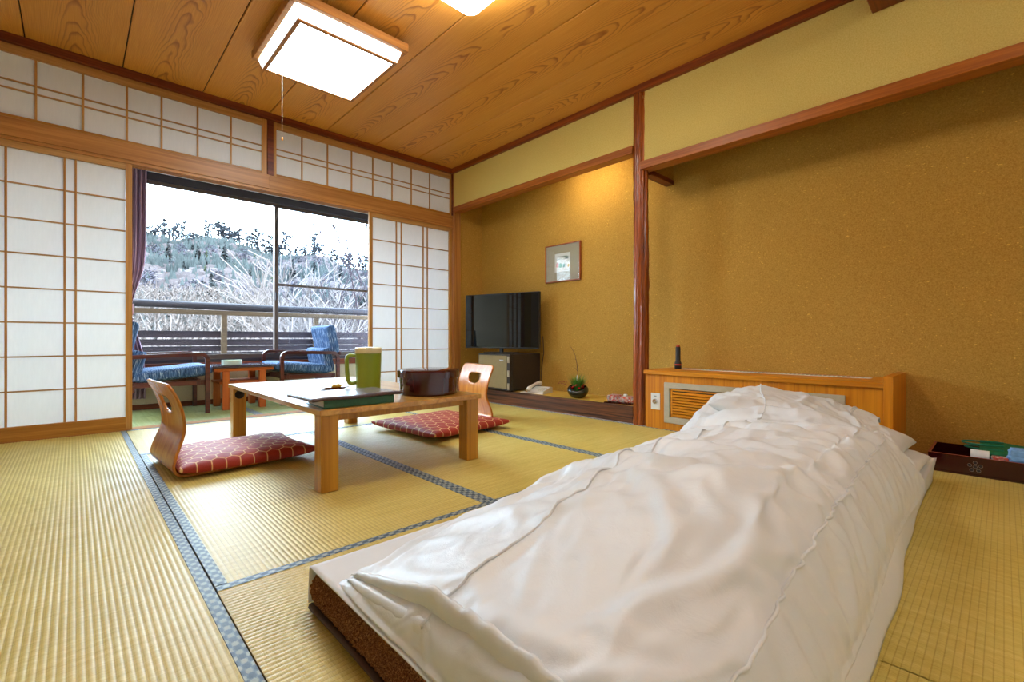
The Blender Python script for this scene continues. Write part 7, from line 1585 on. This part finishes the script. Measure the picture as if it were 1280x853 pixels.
2,18,20,21,27,29,21,15,10,8,7,5,2,-2,-1,2,4,5,6,6,5,4,1,-4,-8,-8,-5,-1,1,1,1,-1,-5,-7,-8,-9,-8,-5,0,0,-1,-4,-1,4,7,5,4,1,-3,-1,-2,-2,-5,-8,-7,-6,-2,3,9,13,14,11,5,0,-2,-3,-4,0,1,0,0,0,-1,-1,-2,-3,-3,-4,-3,-3,-4,-6,-7,1,8,13,1,-4,1,4,5,5,6,6,6,7,7,7,6,6,4,3,-2,-1,3,13,15,15,15,6,
2,18,27,29,31,31,27,22,17,13,8,2,-1,-1,1,4,5,5,4,3,1,3,2,-6,-7,-5,-1,1,0,-2,-5,-7,-8,-7,-5,-5,-4,-3,-4,-5,-4,-2,4,6,4,1,-1,1,2,1,0,-1,-3,-6,-7,-8,-8,-5,0,5,11,12,6,0,-4,-6,-4,-2,-1,0,0,1,1,2,2,2,1,0,0,-1,-3,-5,-7,2,9,14,3,-2,-5,-5,-5,-3,-1,1,5,7,5,1,-1,-3,-3,4,7,9,12,11,4,4,11,6,
2,13,22,34,33,31,27,20,15,10,9,4,0,1,4,3,2,2,1,0,-1,1,3,-5,-3,0,1,-1,-4,-7,-8,-7,-5,-4,-4,-5,-8,-5,-6,-4,0,5,6,2,-1,-3,-5,-5,-4,-4,-3,-3,-2,-3,-4,-5,-7,-8,-6,-2,4,9,10,5,-1,-6,-7,-7,-7,-7,-6,-5,-4,-3,-1,0,-2,-3,-4,-3,-2,-3,-5,3,12,16,6,7,5,3,-3,-3,-3,-3,-1,4,1,-3,-3,1,-2,-2,2,8,9,3,0,9,3,5,
2,19,23,27,31,32,28,21,15,9,8,6,2,4,3,1,0,0,-1,-2,0,3,5,1,1,1,-2,-5,-7,-8,-6,-5,-5,-7,-8,-7,-4,-7,-3,2,5,4,0,-3,-6,-7,-8,-8,-8,-8,-8,-8,-8,-8,-7,-6,-5,-6,-8,-7,-3,3,9,9,3,-2,-6,-7,-7,-7,-6,-7,-7,-6,-4,-2,-3,-5,-6,-4,-3,-7,1,8,14,18,13,8,0,-2,2,2,2,2,3,-3,-5,-3,2,4,0,-2,3,7,2,-2,-1,7,11,6,
2,18,14,19,25,29,31,26,18,11,6,4,5,4,2,0,0,0,-2,-2,2,4,6,3,0,-3,-5,-8,-8,-6,-5,-6,-8,-7,-3,-1,0,0,3,3,1,-2,-6,-8,-8,-8,-6,-5,-5,-5,-6,-6,-7,-8,-8,-7,-6,-6,-7,-8,-7,-3,3,8,7,2,-4,-6,-5,-4,-3,-4,-6,-6,-4,-3,-5,-7,-7,-7,-7,-7,1,7,15,19,12,4,-2,-3,0,1,1,2,2,0,-4,2,6,5,2,-2,3,1,-3,-3,-2,6,11,7,
2,18,9,13,17,23,27,29,24,16,8,5,4,4,2,0,0,0,-2,-1,2,1,5,4,-3,-6,-8,-8,-6,-7,-7,-8,-6,-3,-2,-4,-1,2,-3,-5,-7,-8,-5,-7,-7,-6,-4,-5,-6,-6,-7,-8,-8,-8,-8,-8,-8,-8,-8,-8,-8,-7,-3,3,9,6,-1,-4,-4,-2,-2,-5,-6,-5,-4,-4,-6,-7,-5,-5,-7,-6,0,8,16,19,11,1,-3,-4,-4,-5,-5,-4,-4,-5,-4,5,7,3,-1,-3,-3,-4,-2,-3,-3,2,10,7,
2,18,8,8,10,15,20,25,28,24,15,5,1,0,2,0,1,-1,-2,0,0,0,2,5,-1,-6,-8,-6,-5,-7,-7,-6,-4,-3,-5,-6,-4,1,0,-4,-8,-6,-4,-5,-5,-4,-4,-3,-4,-5,-6,-7,-6,-6,-6,-6,-6,-7,-8,-8,-8,-8,-6,-1,7,9,3,-1,-3,-1,-1,-6,-6,-5,-5,-6,-7,-5,-4,-5,-7,-5,1,8,16,19,8,0,0,2,0,-2,0,-1,-2,-4,-3,7,5,2,0,-2,-3,-3,-4,-4,-4,5,9,7,
2,18,8,7,7,8,12,17,22,26,24,15,5,-1,1,0,1,-1,-1,0,-1,-1,2,5,1,-5,-8,-7,-5,-5,-4,-4,-4,-5,-7,-7,-6,0,2,-2,-8,-6,-7,-8,-8,-8,-7,-6,-8,-8,-8,-8,-6,-6,-5,-5,-5,-6,-6,-8,-8,-8,-8,-4,3,10,7,2,3,1,-4,-7,-7,-7,-7,-7,-5,-4,-4,-6,-7,-4,1,8,17,18,10,0,5,7,6,2,-1,-3,-5,-4,-1,6,8,8,6,5,4,3,1,-2,-4,5,2,6,
2,18,10,8,7,6,6,8,12,18,23,23,14,2,-2,0,0,-1,-1,0,-1,-2,0,2,2,-3,-7,-8,-6,-5,-6,-7,-8,-8,-8,-8,-7,-4,2,-2,-7,-8,-6,-5,-4,-6,-6,-6,-4,-6,-7,-8,-8,-8,-8,-8,-8,-8,-8,-8,-7,-7,-8,-7,-1,8,11,7,5,-2,-6,-5,-4,-4,-5,-5,-4,-3,-4,-7,-6,-2,3,9,17,18,12,1,0,3,8,9,5,-1,-5,-2,2,3,2,6,8,8,7,5,3,1,-4,5,2,6,
2,18,14,12,10,9,7,6,6,8,13,18,22,12,2,-2,-1,-2,-1,-1,-2,-2,0,2,4,-2,-6,-8,-8,-8,-8,-7,-6,-6,-7,-8,-6,-1,3,-2,-7,-8,-7,-4,-2,-1,1,2,1,-1,-3,-4,-5,-6,-7,-7,-8,-8,-6,-6,-6,-6,-6,-8,-5,4,11,11,5,-2,-5,-4,-4,-4,-4,-4,-3,-4,-7,-6,-2,6,10,13,14,15,13,2,-3,-1,4,9,10,7,1,-4,-4,-3,-3,0,3,7,3,3,3,1,-5,5,8,7,
2,13,23,21,18,14,13,12,9,7,6,8,13,20,10,1,-1,-2,-2,-1,-2,-2,0,2,4,0,-5,-7,-8,-8,-6,-5,-6,-7,-8,-7,-5,0,5,-3,-5,-6,-7,-8,-8,-7,-5,0,3,3,2,1,0,-1,-2,-3,-4,-4,-7,-8,-8,-7,-6,-8,-7,0,9,12,6,-1,-5,-6,-6,-5,-5,-3,-5,-7,-6,1,6,7,2,3,5,10,12,6,-4,-3,-1,4,9,11,8,3,-2,-5,-5,1,5,5,1,-1,1,1,-4,1,9,7,
2,18,17,19,20,20,19,17,16,14,11,8,7,9,17,9,2,-1,-2,-2,-2,-2,0,1,3,1,-4,-7,-7,-6,-5,-6,-7,-8,-6,-4,-2,3,7,5,5,5,4,3,-2,-5,-6,-7,-4,1,1,1,1,0,0,-1,-2,-3,-4,-7,-8,-8,-6,-7,-8,-3,6,12,8,0,-5,-7,-6,-4,-4,-5,-7,-6,-1,5,7,4,-1,-2,-1,4,10,4,-5,-4,-3,0,6,9,11,10,6,3,-5,0,4,1,-2,-3,-3,-1,-4,6,2,6,
2,18,11,12,13,15,16,17,17,17,17,17,17,16,8,18,8,2,-1,-2,-2,-2,-1,0,2,1,-3,-6,-6,-5,-6,-8,-8,-5,-2,1,3,5,4,0,4,7,9,11,10,6,6,-2,-6,-8,-8,-7,-6,-6,-5,-5,-4,-4,-4,-5,-7,-8,-6,-6,-8,-5,3,11,9,2,-4,-7,-5,-6,-7,-7,-5,-1,4,6,4,0,-4,-5,0,10,3,-2,-5,-2,-4,-3,2,3,6,10,10,7,1,-5,0,4,5,2,-3,-4,-4,4,-1,6,
2,17,8,8,7,7,7,7,8,8,7,8,7,2,12,16,16,7,1,-2,-2,-2,-2,-1,0,1,-2,-6,-5,-6,-8,-7,-4,-1,1,3,3,2,0,-2,-3,0,4,9,14,16,14,11,8,-1,-5,-7,-8,-8,-8,-8,-7,-7,-7,-8,-8,-6,-5,-6,-8,-6,1,10,10,4,-2,-7,-5,-6,-7,-5,-1,3,6,4,1,-3,-7,-6,2,9,9,4,-2,-3,-4,-5,-5,-4,-1,3,8,10,7,1,-5,-3,1,6,4,-3,-3,2,-2,7,
2,17,8,8,8,8,8,8,8,8,8,8,6,8,1,7,16,14,5,-1,-2,-1,-1,-1,0,1,-1,-5,-6,-8,-6,-3,0,1,1,0,-3,-6,-8,-9,-6,-1,5,10,10,8,12,9,6,9,-1,-4,-6,-7,-8,-8,-8,-8,-8,-7,-6,-5,-5,-6,-8,-7,0,8,10,6,0,-7,-5,-7,-5,-1,3,5,3,-1,-5,-7,-5,-6,-1,5,11,8,3,4,4,3,-1,-3,-5,-3,1,6,9,7,1,-4,-3,2,7,5,-3,-5,3,7,
2,17,8,8,8,8,8,8,8,8,7,6,7,10,2,7,6,17,10,2,-2,-1,0,0,0,0,-1,-5,-8,-7,-4,-1,-1,-3,-6,-7,-8,-8,-7,-6,-4,1,6,3,6,3,3,7,3,3,8,-3,-4,-4,-6,-8,-8,-8,-7,-7,-6,-6,-6,-7,-8,-7,-2,7,10,6,0,-7,-7,-3,-1,2,4,2,-2,-6,-6,-3,-4,-6,-1,7,11,10,9,8,8,7,6,3,-3,-4,-4,-1,4,7,6,1,-3,-3,3,8,7,-3,5,8,
2,17,8,8,8,8,8,8,8,8,7,7,7,11,3,7,2,10,14,7,0,-2,0,1,2,1,-1,-5,-7,-6,-3,-2,-5,-8,-8,-5,-4,-3,-3,-3,-2,2,0,-2,3,-2,1,-2,2,-2,1,5,-5,-5,-3,-6,-7,-7,-8,-8,-8,-8,-8,-7,-8,-8,-3,5,10,6,-1,-7,-4,-1,1,2,2,-2,-6,-6,-2,-3,-5,-6,0,7,7,2,-4,-3,-2,0,5,5,2,-1,-5,-4,-1,2,6,5,1,-4,-1,5,8,-2,5,7,
2,17,8,8,8,8,8,8,8,7,8,8,8,12,4,7,1,3,11,9,2,0,-1,-1,1,-2,-1,-4,-6,-5,-3,-6,-7,-8,-4,-4,-4,-5,-4,-4,-2,-8,-8,-7,-3,-8,-2,-7,-3,-4,-7,-1,2,-7,-9,-3,-6,-7,-8,-8,-8,-8,-8,-7,-8,-8,-3,3,9,6,-1,-7,-5,-2,0,1,-2,-6,-6,-2,1,-1,-5,-5,1,7,1,-7,-1,0,4,4,5,1,-2,-1,-3,-5,-3,-1,1,5,2,-5,-3,0,3,5,-3,7,
2,17,8,8,8,8,8,8,8,8,9,7,9,13,5,6,5,-1,7,2,5,4,4,3,-3,-2,1,0,0,0,-1,-1,-2,-2,-6,-3,-2,-1,-1,0,-1,-8,-1,-1,-11,-10,-5,-11,-11,-4,-5,-10,-2,1,-8,-9,-2,-1,-3,-3,-4,-5,-6,-5,-6,-7,-2,2,-1,5,1,-7,-4,-2,-1,-2,-6,-6,-1,3,2,-2,-6,-4,2,3,-5,-6,3,6,3,1,-1,-2,-4,-5,-5,-3,-2,-1,0,3,2,-4,-1,4,7,0,-3,7,
2,17,8,8,8,8,8,8,8,8,9,7,10,12,7,2,6,0,-2,4,-3,-4,-5,2,2,4,5,5,1,4,5,5,5,5,6,5,4,3,1,-1,4,6,3,-4,4,3,-4,0,-1,1,-5,-1,-2,-6,1,-2,-3,-8,-2,-2,-2,-2,-2,-2,-2,-3,-7,-3,-9,0,0,-7,-7,-7,-7,-7,-5,1,5,3,0,-6,-3,-1,0,-1,-7,0,5,2,7,2,0,-2,-3,-5,-2,-1,0,1,2,2,2,-3,3,7,6,-2,-3,7,
2,17,11,10,8,8,8,8,8,9,9,7,11,9,11,7,-1,6,5,-4,3,3,-3,6,6,6,8,9,10,8,5,5,6,6,7,6,5,2,1,6,9,2,1,10,8,3,8,7,5,0,7,6,-1,4,5,-3,1,2,2,-4,-1,0,1,1,1,1,0,-5,-11,-1,0,0,-1,-2,-6,-1,3,5,5,-1,-5,-7,-7,-7,-7,-7,1,6,7,4,1,7,1,-1,-1,-3,-5,-4,-1,-2,-3,-4,-4,-2,5,8,3,-4,-3,7,
2,16,6,8,8,8,8,8,8,9,8,6,10,6,9,4,4,3,-2,5,3,-1,9,4,7,9,10,9,9,7,5,6,7,8,8,7,4,6,11,13,9,5,12,4,5,4,8,4,7,2,7,4,8,3,4,6,1,5,2,6,6,2,5,3,0,1,6,-2,4,5,5,6,6,7,6,6,6,7,8,6,2,-5,-5,-4,-3,2,4,1,7,6,3,-1,6,0,-2,-1,-2,-4,-4,-1,-2,-4,-3,3,6,8,1,-5,3,7,
2,16,6,7,8,8,9,10,10,9,6,6,9,4,1,5,4,-5,4,8,-1,7,11,5,9,11,11,11,10,8,8,9,10,9,6,7,10,14,14,7,8,14,6,7,9,11,11,7,11,9,11,6,11,10,5,9,11,10,5,7,4,8,7,1,6,9,10,11,8,2,3,5,6,5,1,-1,-3,-4,4,8,10,9,8,7,6,4,-1,1,8,8,6,3,-2,4,-1,-3,-1,-1,-4,-5,-2,-5,-1,1,2,7,-1,-2,6,7,
2,16,7,10,10,10,9,6,7,8,7,7,7,5,4,6,0,7,6,3,11,5,12,11,12,11,7,10,11,11,10,10,9,7,10,13,16,14,6,11,15,6,8,9,11,10,13,12,7,12,13,6,11,11,7,9,7,11,10,10,5,9,10,6,10,8,10,11,5,4,5,6,7,7,7,7,6,4,-1,5,13,12,11,10,9,8,7,6,3,-6,1,1,1,-4,2,1,-3,-2,0,-3,-5,-3,-5,-3,-1,6,-2,4,6,6,
2,15,6,6,6,6,5,5,5,4,2,5,5,6,6,4,10,11,3,10,14,12,12,7,13,11,9,11,11,10,9,9,11,15,18,19,16,9,15,17,9,11,12,10,13,17,15,12,8,12,15,8,11,8,11,9,5,10,7,9,7,10,8,11,8,6,9,10,6,7,7,7,6,6,6,8,4,4,11,17,14,11,9,8,7,6,5,-2,4,5,-1,-5,-5,0,-5,-5,0,0,0,0,-2,-4,-4,-4,-3,6,5,-3,0,6,
2,15,7,7,10,10,10,9,11,11,8,7,7,6,7,4,11,8,13,8,15,9,10,9,14,13,11,12,11,10,12,16,19,21,20,15,10,16,18,11,11,13,13,22,22,20,17,15,14,12,19,13,14,9,13,13,9,13,10,10,13,10,12,12,8,10,11,11,10,9,8,7,7,7,8,8,7,15,16,3,10,7,6,5,4,3,1,2,9,2,9,0,0,0,2,0,-3,0,0,1,2,2,2,3,1,1,-5,4,6,6,
2,14,6,4,4,2,2,2,8,2,6,7,9,10,12,14,15,10,16,11,17,11,11,12,14,13,13,11,11,15,19,21,21,19,14,11,17,17,13,15,18,21,21,17,10,10,10,11,12,19,20,18,15,10,14,14,11,14,11,11,13,11,13,11,12,12,12,11,10,10,10,11,12,12,12,10,16,17,7,6,6,9,5,6,6,6,4,9,4,2,3,10,3,4,2,3,2,2,-3,-2,-1,1,2,2,-5,-7,0,6,7,6,
2,14,15,13,10,10,8,8,7,4,5,12,9,12,10,12,15,10,16,12,17,15,12,12,13,12,12,13,18,21,21,20,18,12,11,17,16,15,17,19,18,15,12,10,24,24,24,23,23,24,19,18,16,11,14,15,12,15,12,11,12,11,13,12,12,12,11,11,11,12,14,15,14,13,13,13,20,8,9,8,9,9,10,8,8,8,12,9,5,5,4,5,12,5,7,4,5,4,4,4,2,1,-1,-1,6,7,4,-3,0,6,
3,10,3,2,10,7,8,10,9,11,12,14,9,13,9,14,15,10,16,11,14,16,14,12,12,12,13,18,19,15,19,17,12,12,16,16,17,18,18,16,13,12,18,21,16,1,10,10,12,17,20,17,15,12,12,15,13,15,13,12,11,12,11,11,11,11,11,13,15,16,16,15,13,12,11,20,9,11,10,9,11,10,11,10,9,9,14,9,10,9,9,10,10,17,9,11,8,7,6,3,4,5,5,8,5,-2,-1,3,6,5,
3,3,10,9,5,14,6,11,8,9,9,10,13,9,12,9,17,9,12,14,13,12,16,17,17,17,17,15,10,14,15,12,16,17,18,19,18,16,13,10,10,15,16,11,9,20,17,11,10,10,12,15,14,13,11,12,16,17,17,17,17,17,17,18,18,18,18,18,18,17,13,10,10,10,19,9,11,11,10,11,14,11,11,11,10,12,12,10,14,10,11,11,10,16,14,8,10,8,8,7,7,6,5,9,3,7,10,6,0,4,
2,12,8,8,13,10,16,10,16,13,12,10,10,12,11,10,10,19,12,11,10,10,10,10,10,10,10,10,16,11,10,10,10,10,10,10,10,10,10,10,11,12,10,12,19,19,11,17,13,15,13,10,11,10,10,10,10,10,10,9,9,10,10,10,10,10,9,9,10,10,10,11,13,20,12,11,12,12,12,12,16,12,11,11,11,11,11,12,16,11,11,11,11,17,12,11,10,9,8,8,8,9,9,9,16,16,9,6,8,2,
2,12,15,16,17,19,20,22,23,23,23,23,24,24,25,25,25,27,27,27,27,27,27,27,27,27,27,27,27,27,27,27,27,27,27,27,26,26,26,26,26,25,24,22,20,16,20,23,24,25,26,26,27,27,27,27,27,27,27,27,27,27,27,27,27,27,27,27,27,27,26,26,27,26,25,24,23,22,22,22,22,22,22,22,22,22,22,22,22,22,22,22,22,24,24,24,24,24,23,23,23,23,23,22,20,19,17,15,12,2,
2,2,2,2,1,1,1,1,1,1,1,1,1,1,1,1,1,1,1,1,1,1,1,1,1,1,1,1,1,1,1,1,1,1,1,1,1,1,1,1,1,1,1,1,1,1,1,1,1,1,1,1,1,1,1,1,1,1,1,1,1,1,1,1,1,1,1,1,1,1,1,1,1,1,1,1,1,1,1,1,1,1,1,1,1,1,1,1,1,1,1,1,1,1,1,1,1,1,1,1,2,2,2,2,2,2,2,2,2,2]
def bed():
    t = thing('futon', 'single floor futon with white sheet over a brown fleece pad', 'futon', (1.55, .64, 0))
    ox, oy = 1.55, .64
    # fleece pad
    x0, x1, y0, y1 = .405, 2.66, .215, 1.07
    nu, nv = 420, 44
    P = np.zeros((nu, nv, 3))
    yy = np.linspace(y0, y1, nu)
    for j in range(nv):
        a = j / (nv - 1)
        z = .012 + .078 * a
        bulge = .018 * math.sin(math.pi * a)
        for i in range(nu):
            nn = mnoise.noise(Vector((yy[i] * 95, z * 95, 0))) * .5 + mnoise.noise(Vector((yy[i] * 190, z * 190, 5))) * .4
            P[i, j] = (x0 - bulge - .014 * abs(nn) - ox, yy[i] - oy, z)
    obj('fleece_pad', grid_bm(P), M['fleece'], t, True)
    obj('mattress', BX(x0 + .002 - ox, x1 - ox, y0 - oy, y1 - oy, .008, .088, bev=.02, seg=3), M['fleece'], t, True)
    b = tube(bmesh.new(), [(x0 - .012 - ox, y - oy, .012 + .003 * math.sin(y * 9)) for y in np.linspace(y0 - .01, y1 + .012, 24)], .008, 8)
    obj('binding', b, plain('dark_brown_binding', srgb(60, 34, 26), .7), t, True)
    # sheet: closed drape
    nx, ny = 150, 90
    P = np.zeros((nx, ny, 3))
    for i in range(nx):
        x = .388 + (2.70 - .388) * i / (nx - 1)
        for j in range(ny):
            s = -1 + 2 * j / (ny - 1)     # across
            yc, hw = .640, .44
            a = abs(s)
            wig = .012 * mnoise.noise(Vector((x * 3.2, 3 + (s > 0), 0)))
            if a < .82:
                y = yc + math.copysign(a / .82 * hw, s); z = .102 + .002 * mnoise.noise(Vector((x * 8, y * 8, 2)))
            else:
                q = (a - .82) / .18
                y = yc + math.copysign(hw + (.012 + (.018 - .045 * float(sst(1.2, 2.4, np.array(x))) if s < 0 else 0) + wig) * math.sin(q * math.pi / 2), s)
                z = .102 * (1 - q) ** 1.0 + .004 if s < 0 else .102 - .085 * q
            P[i, j] = (x - ox, y - oy, z)
    o = obj('sheet', grid_bm(P), M['sheet'], t, True); sm = o.modifiers.new('s', 'SOLIDIFY'); sm.thickness = .003; sm.offset = 0

    # rumpled duvet: surface grid (0.5 mm steps, double differences)
    d = thing('duvet', 'thick rumpled white duvet spread over the futon and pillow', 'duvet', (1.3, .62, .10))
    A = build()
    du = np.gradient(A, axis=0); dv = np.gradient(A, axis=1); nn = np.cross(du, dv)
    nn /= np.linalg.norm(nn, axis=2, keepdims=True) + 1e-12
    if nn[88, 55, 2] < 0: nn = -nn
    A = A + nn * (np.array(WRINKLE).reshape(NX, NY, 1) * .0008)
    # crisp creases of the cotton cover
    cx_, cy_ = A[..., 0], A[..., 1]
    wx = cx_ + .06 * pnoise(cx_ * 4, cy_ * 4 + 9); wy = cy_ + .06 * pnoise(cx_ * 4 + 5, cy_ * 4)
    q1 = np.clip(1 - np.abs(pnoise((wx + .35 * wy) * 6.5, (wy - .2 * wx) * 2.4 + 7)) * 3.2, 0, 1) ** 2.5
    q2 = np.clip(1 - np.abs(pnoise((wx - .5 * wy) * 10 + 31, (wy + .4 * wx) * 4.5 + 3)) * 3.2, 0, 1) ** 2.5
    q3 = np.clip(1 - np.abs(pnoise((wx + .9 * wy) * 15 + 11, (wy - .9 * wx) * 7 + 13)) * 3.0, 0, 1) ** 2
    amp = .55 + .45 * sst(.75, 1.1, cx_)
    A = A + nn * ((.0100 * q1 + .0066 * q2 + .0030 * q3) * amp * np.clip((A[..., 2] - .12) / .05, 0, 1))[..., None]
    A[..., 2] = .10 + (A[..., 2] - .10) * (.50 + .50 * sst(.40, .92, A[..., 0]))
    P = A - np.array([1.3, .62, .10])
    o = obj('duvet_cover', grid_bm(P), M['duvet'], d, True)
    m_ = o.modifiers.new('sub', 'SUBSURF'); m_.levels = 1; m_.render_levels = 1
    for j in (44, 88):
        pts = [P[i, j] + np.array([0, 0, .0015]) for i in range(7, 172)]
        obj('seam_piping', tube(bmesh.new(), pts, .003, 6), M['duvet'], d, True)
    # folded layers on the foot side, under the rim
    r_ = random.Random(2)
    for k, (zf, amp, ins) in enumerate(((.70, .010, .006), (.40, .013, .002), (.12, .012, -.004))):
        n, m = 90, 14; Q = np.zeros((n, m, 3))
        for i in range(n):
            t_ = i / (n - 1); y = .955 - .74 * t_
            jj = int(np.argmin(np.abs(A[6, :, 1] - y))); rim = A[:, jj, 2][A[:, jj, 0] < .50].max() if (A[:, jj, 0] < .50).any() else .15
            h = max(.012, rim - .10); env = min(1, t_ * 8 + .15) * min(1, (1 - t_) * 8 + .15)
            zc = .10 + h * (zf + .07 * math.sin(t_ * 5 + k * 2)); xr = float(np.interp(zc, [.10, .10 + h * .6, .10 + h], [.415, .418, .44]))
            for j_ in range(m):
                a_ = 2 * math.pi * j_ / m
                Q[i, j_] = (xr + ins - 1.3 + (-amp * math.cos(a_) + .002 * mnoise.noise(Vector((y * 30, a_, k)))) * env, y - .62, zc - .10 + h * .20 * math.sin(a_) * env)
        bm = grid_bm(Q, wrap_v=True); bmesh.ops.recalc_face_normals(bm, faces=bm.faces)
        obj('folded_layer', bm, M['duvet'], d, True)
    def pouch(a_, b_, h1, h2, pinch, seed, n=80):
        u = np.sin(np.linspace(-1, 1, n) * np.pi / 2); Ug, Vg = np.meshgrid(u, u, indexing='ij')
        e = np.clip(1 - Ug ** 4, 0, 1) ** .5 * np.clip(1 - Vg ** 4, 0, 1) ** .5
        x = a_ * Ug * (1 - pinch * (1 - Vg ** 2)); y = b_ * Vg * (1 - pinch * (1 - Ug ** 2))
        w_ = .010 * np.clip(1 - np.abs(pnoise(x * 5 + y * 3 + seed, y * 9 - x * 2)) * 2.6, 0, 1) ** 2 + .004 * pnoise(x * 22, y * 20 + seed)
        tp = np.stack([x, y, h1 * e ** .75 + w_ * e], -1); bt_ = np.stack([x, y, -h2 * e ** .75], -1)
        bm = grid_bm(tp); b2 = grid_bm(bt_); bmesh.ops.reverse_faces(b2, faces=b2.faces); me2 = bpy.data.meshes.new('x'); b2.to_mesh(me2); bm.from_mesh(me2)
        bmesh.ops.remove_doubles(bm, verts=bm.verts, dist=.0004); bmesh.ops.recalc_face_normals(bm, faces=bm.faces)
        return bm
    p = thing('pillow', 'white pillow under the head of the duvet, one corner pointing out on the right', 'pillow', (2.275, .565, .262), 0)
    obj('pillowcase', pouch(.262, .335, .050, .050, .07, 3), M['duvet'], p, True)
    p.rotation_euler = (math.radians(14.5), math.radians(-2), math.radians(2))
    g_ = obj('gathered_sheet', pouch(.27, .385, .045, .045, .03, 8), M['sheet'], t, True)
    g_.location = (2.295 - ox, .590 - oy, .130)
bed()
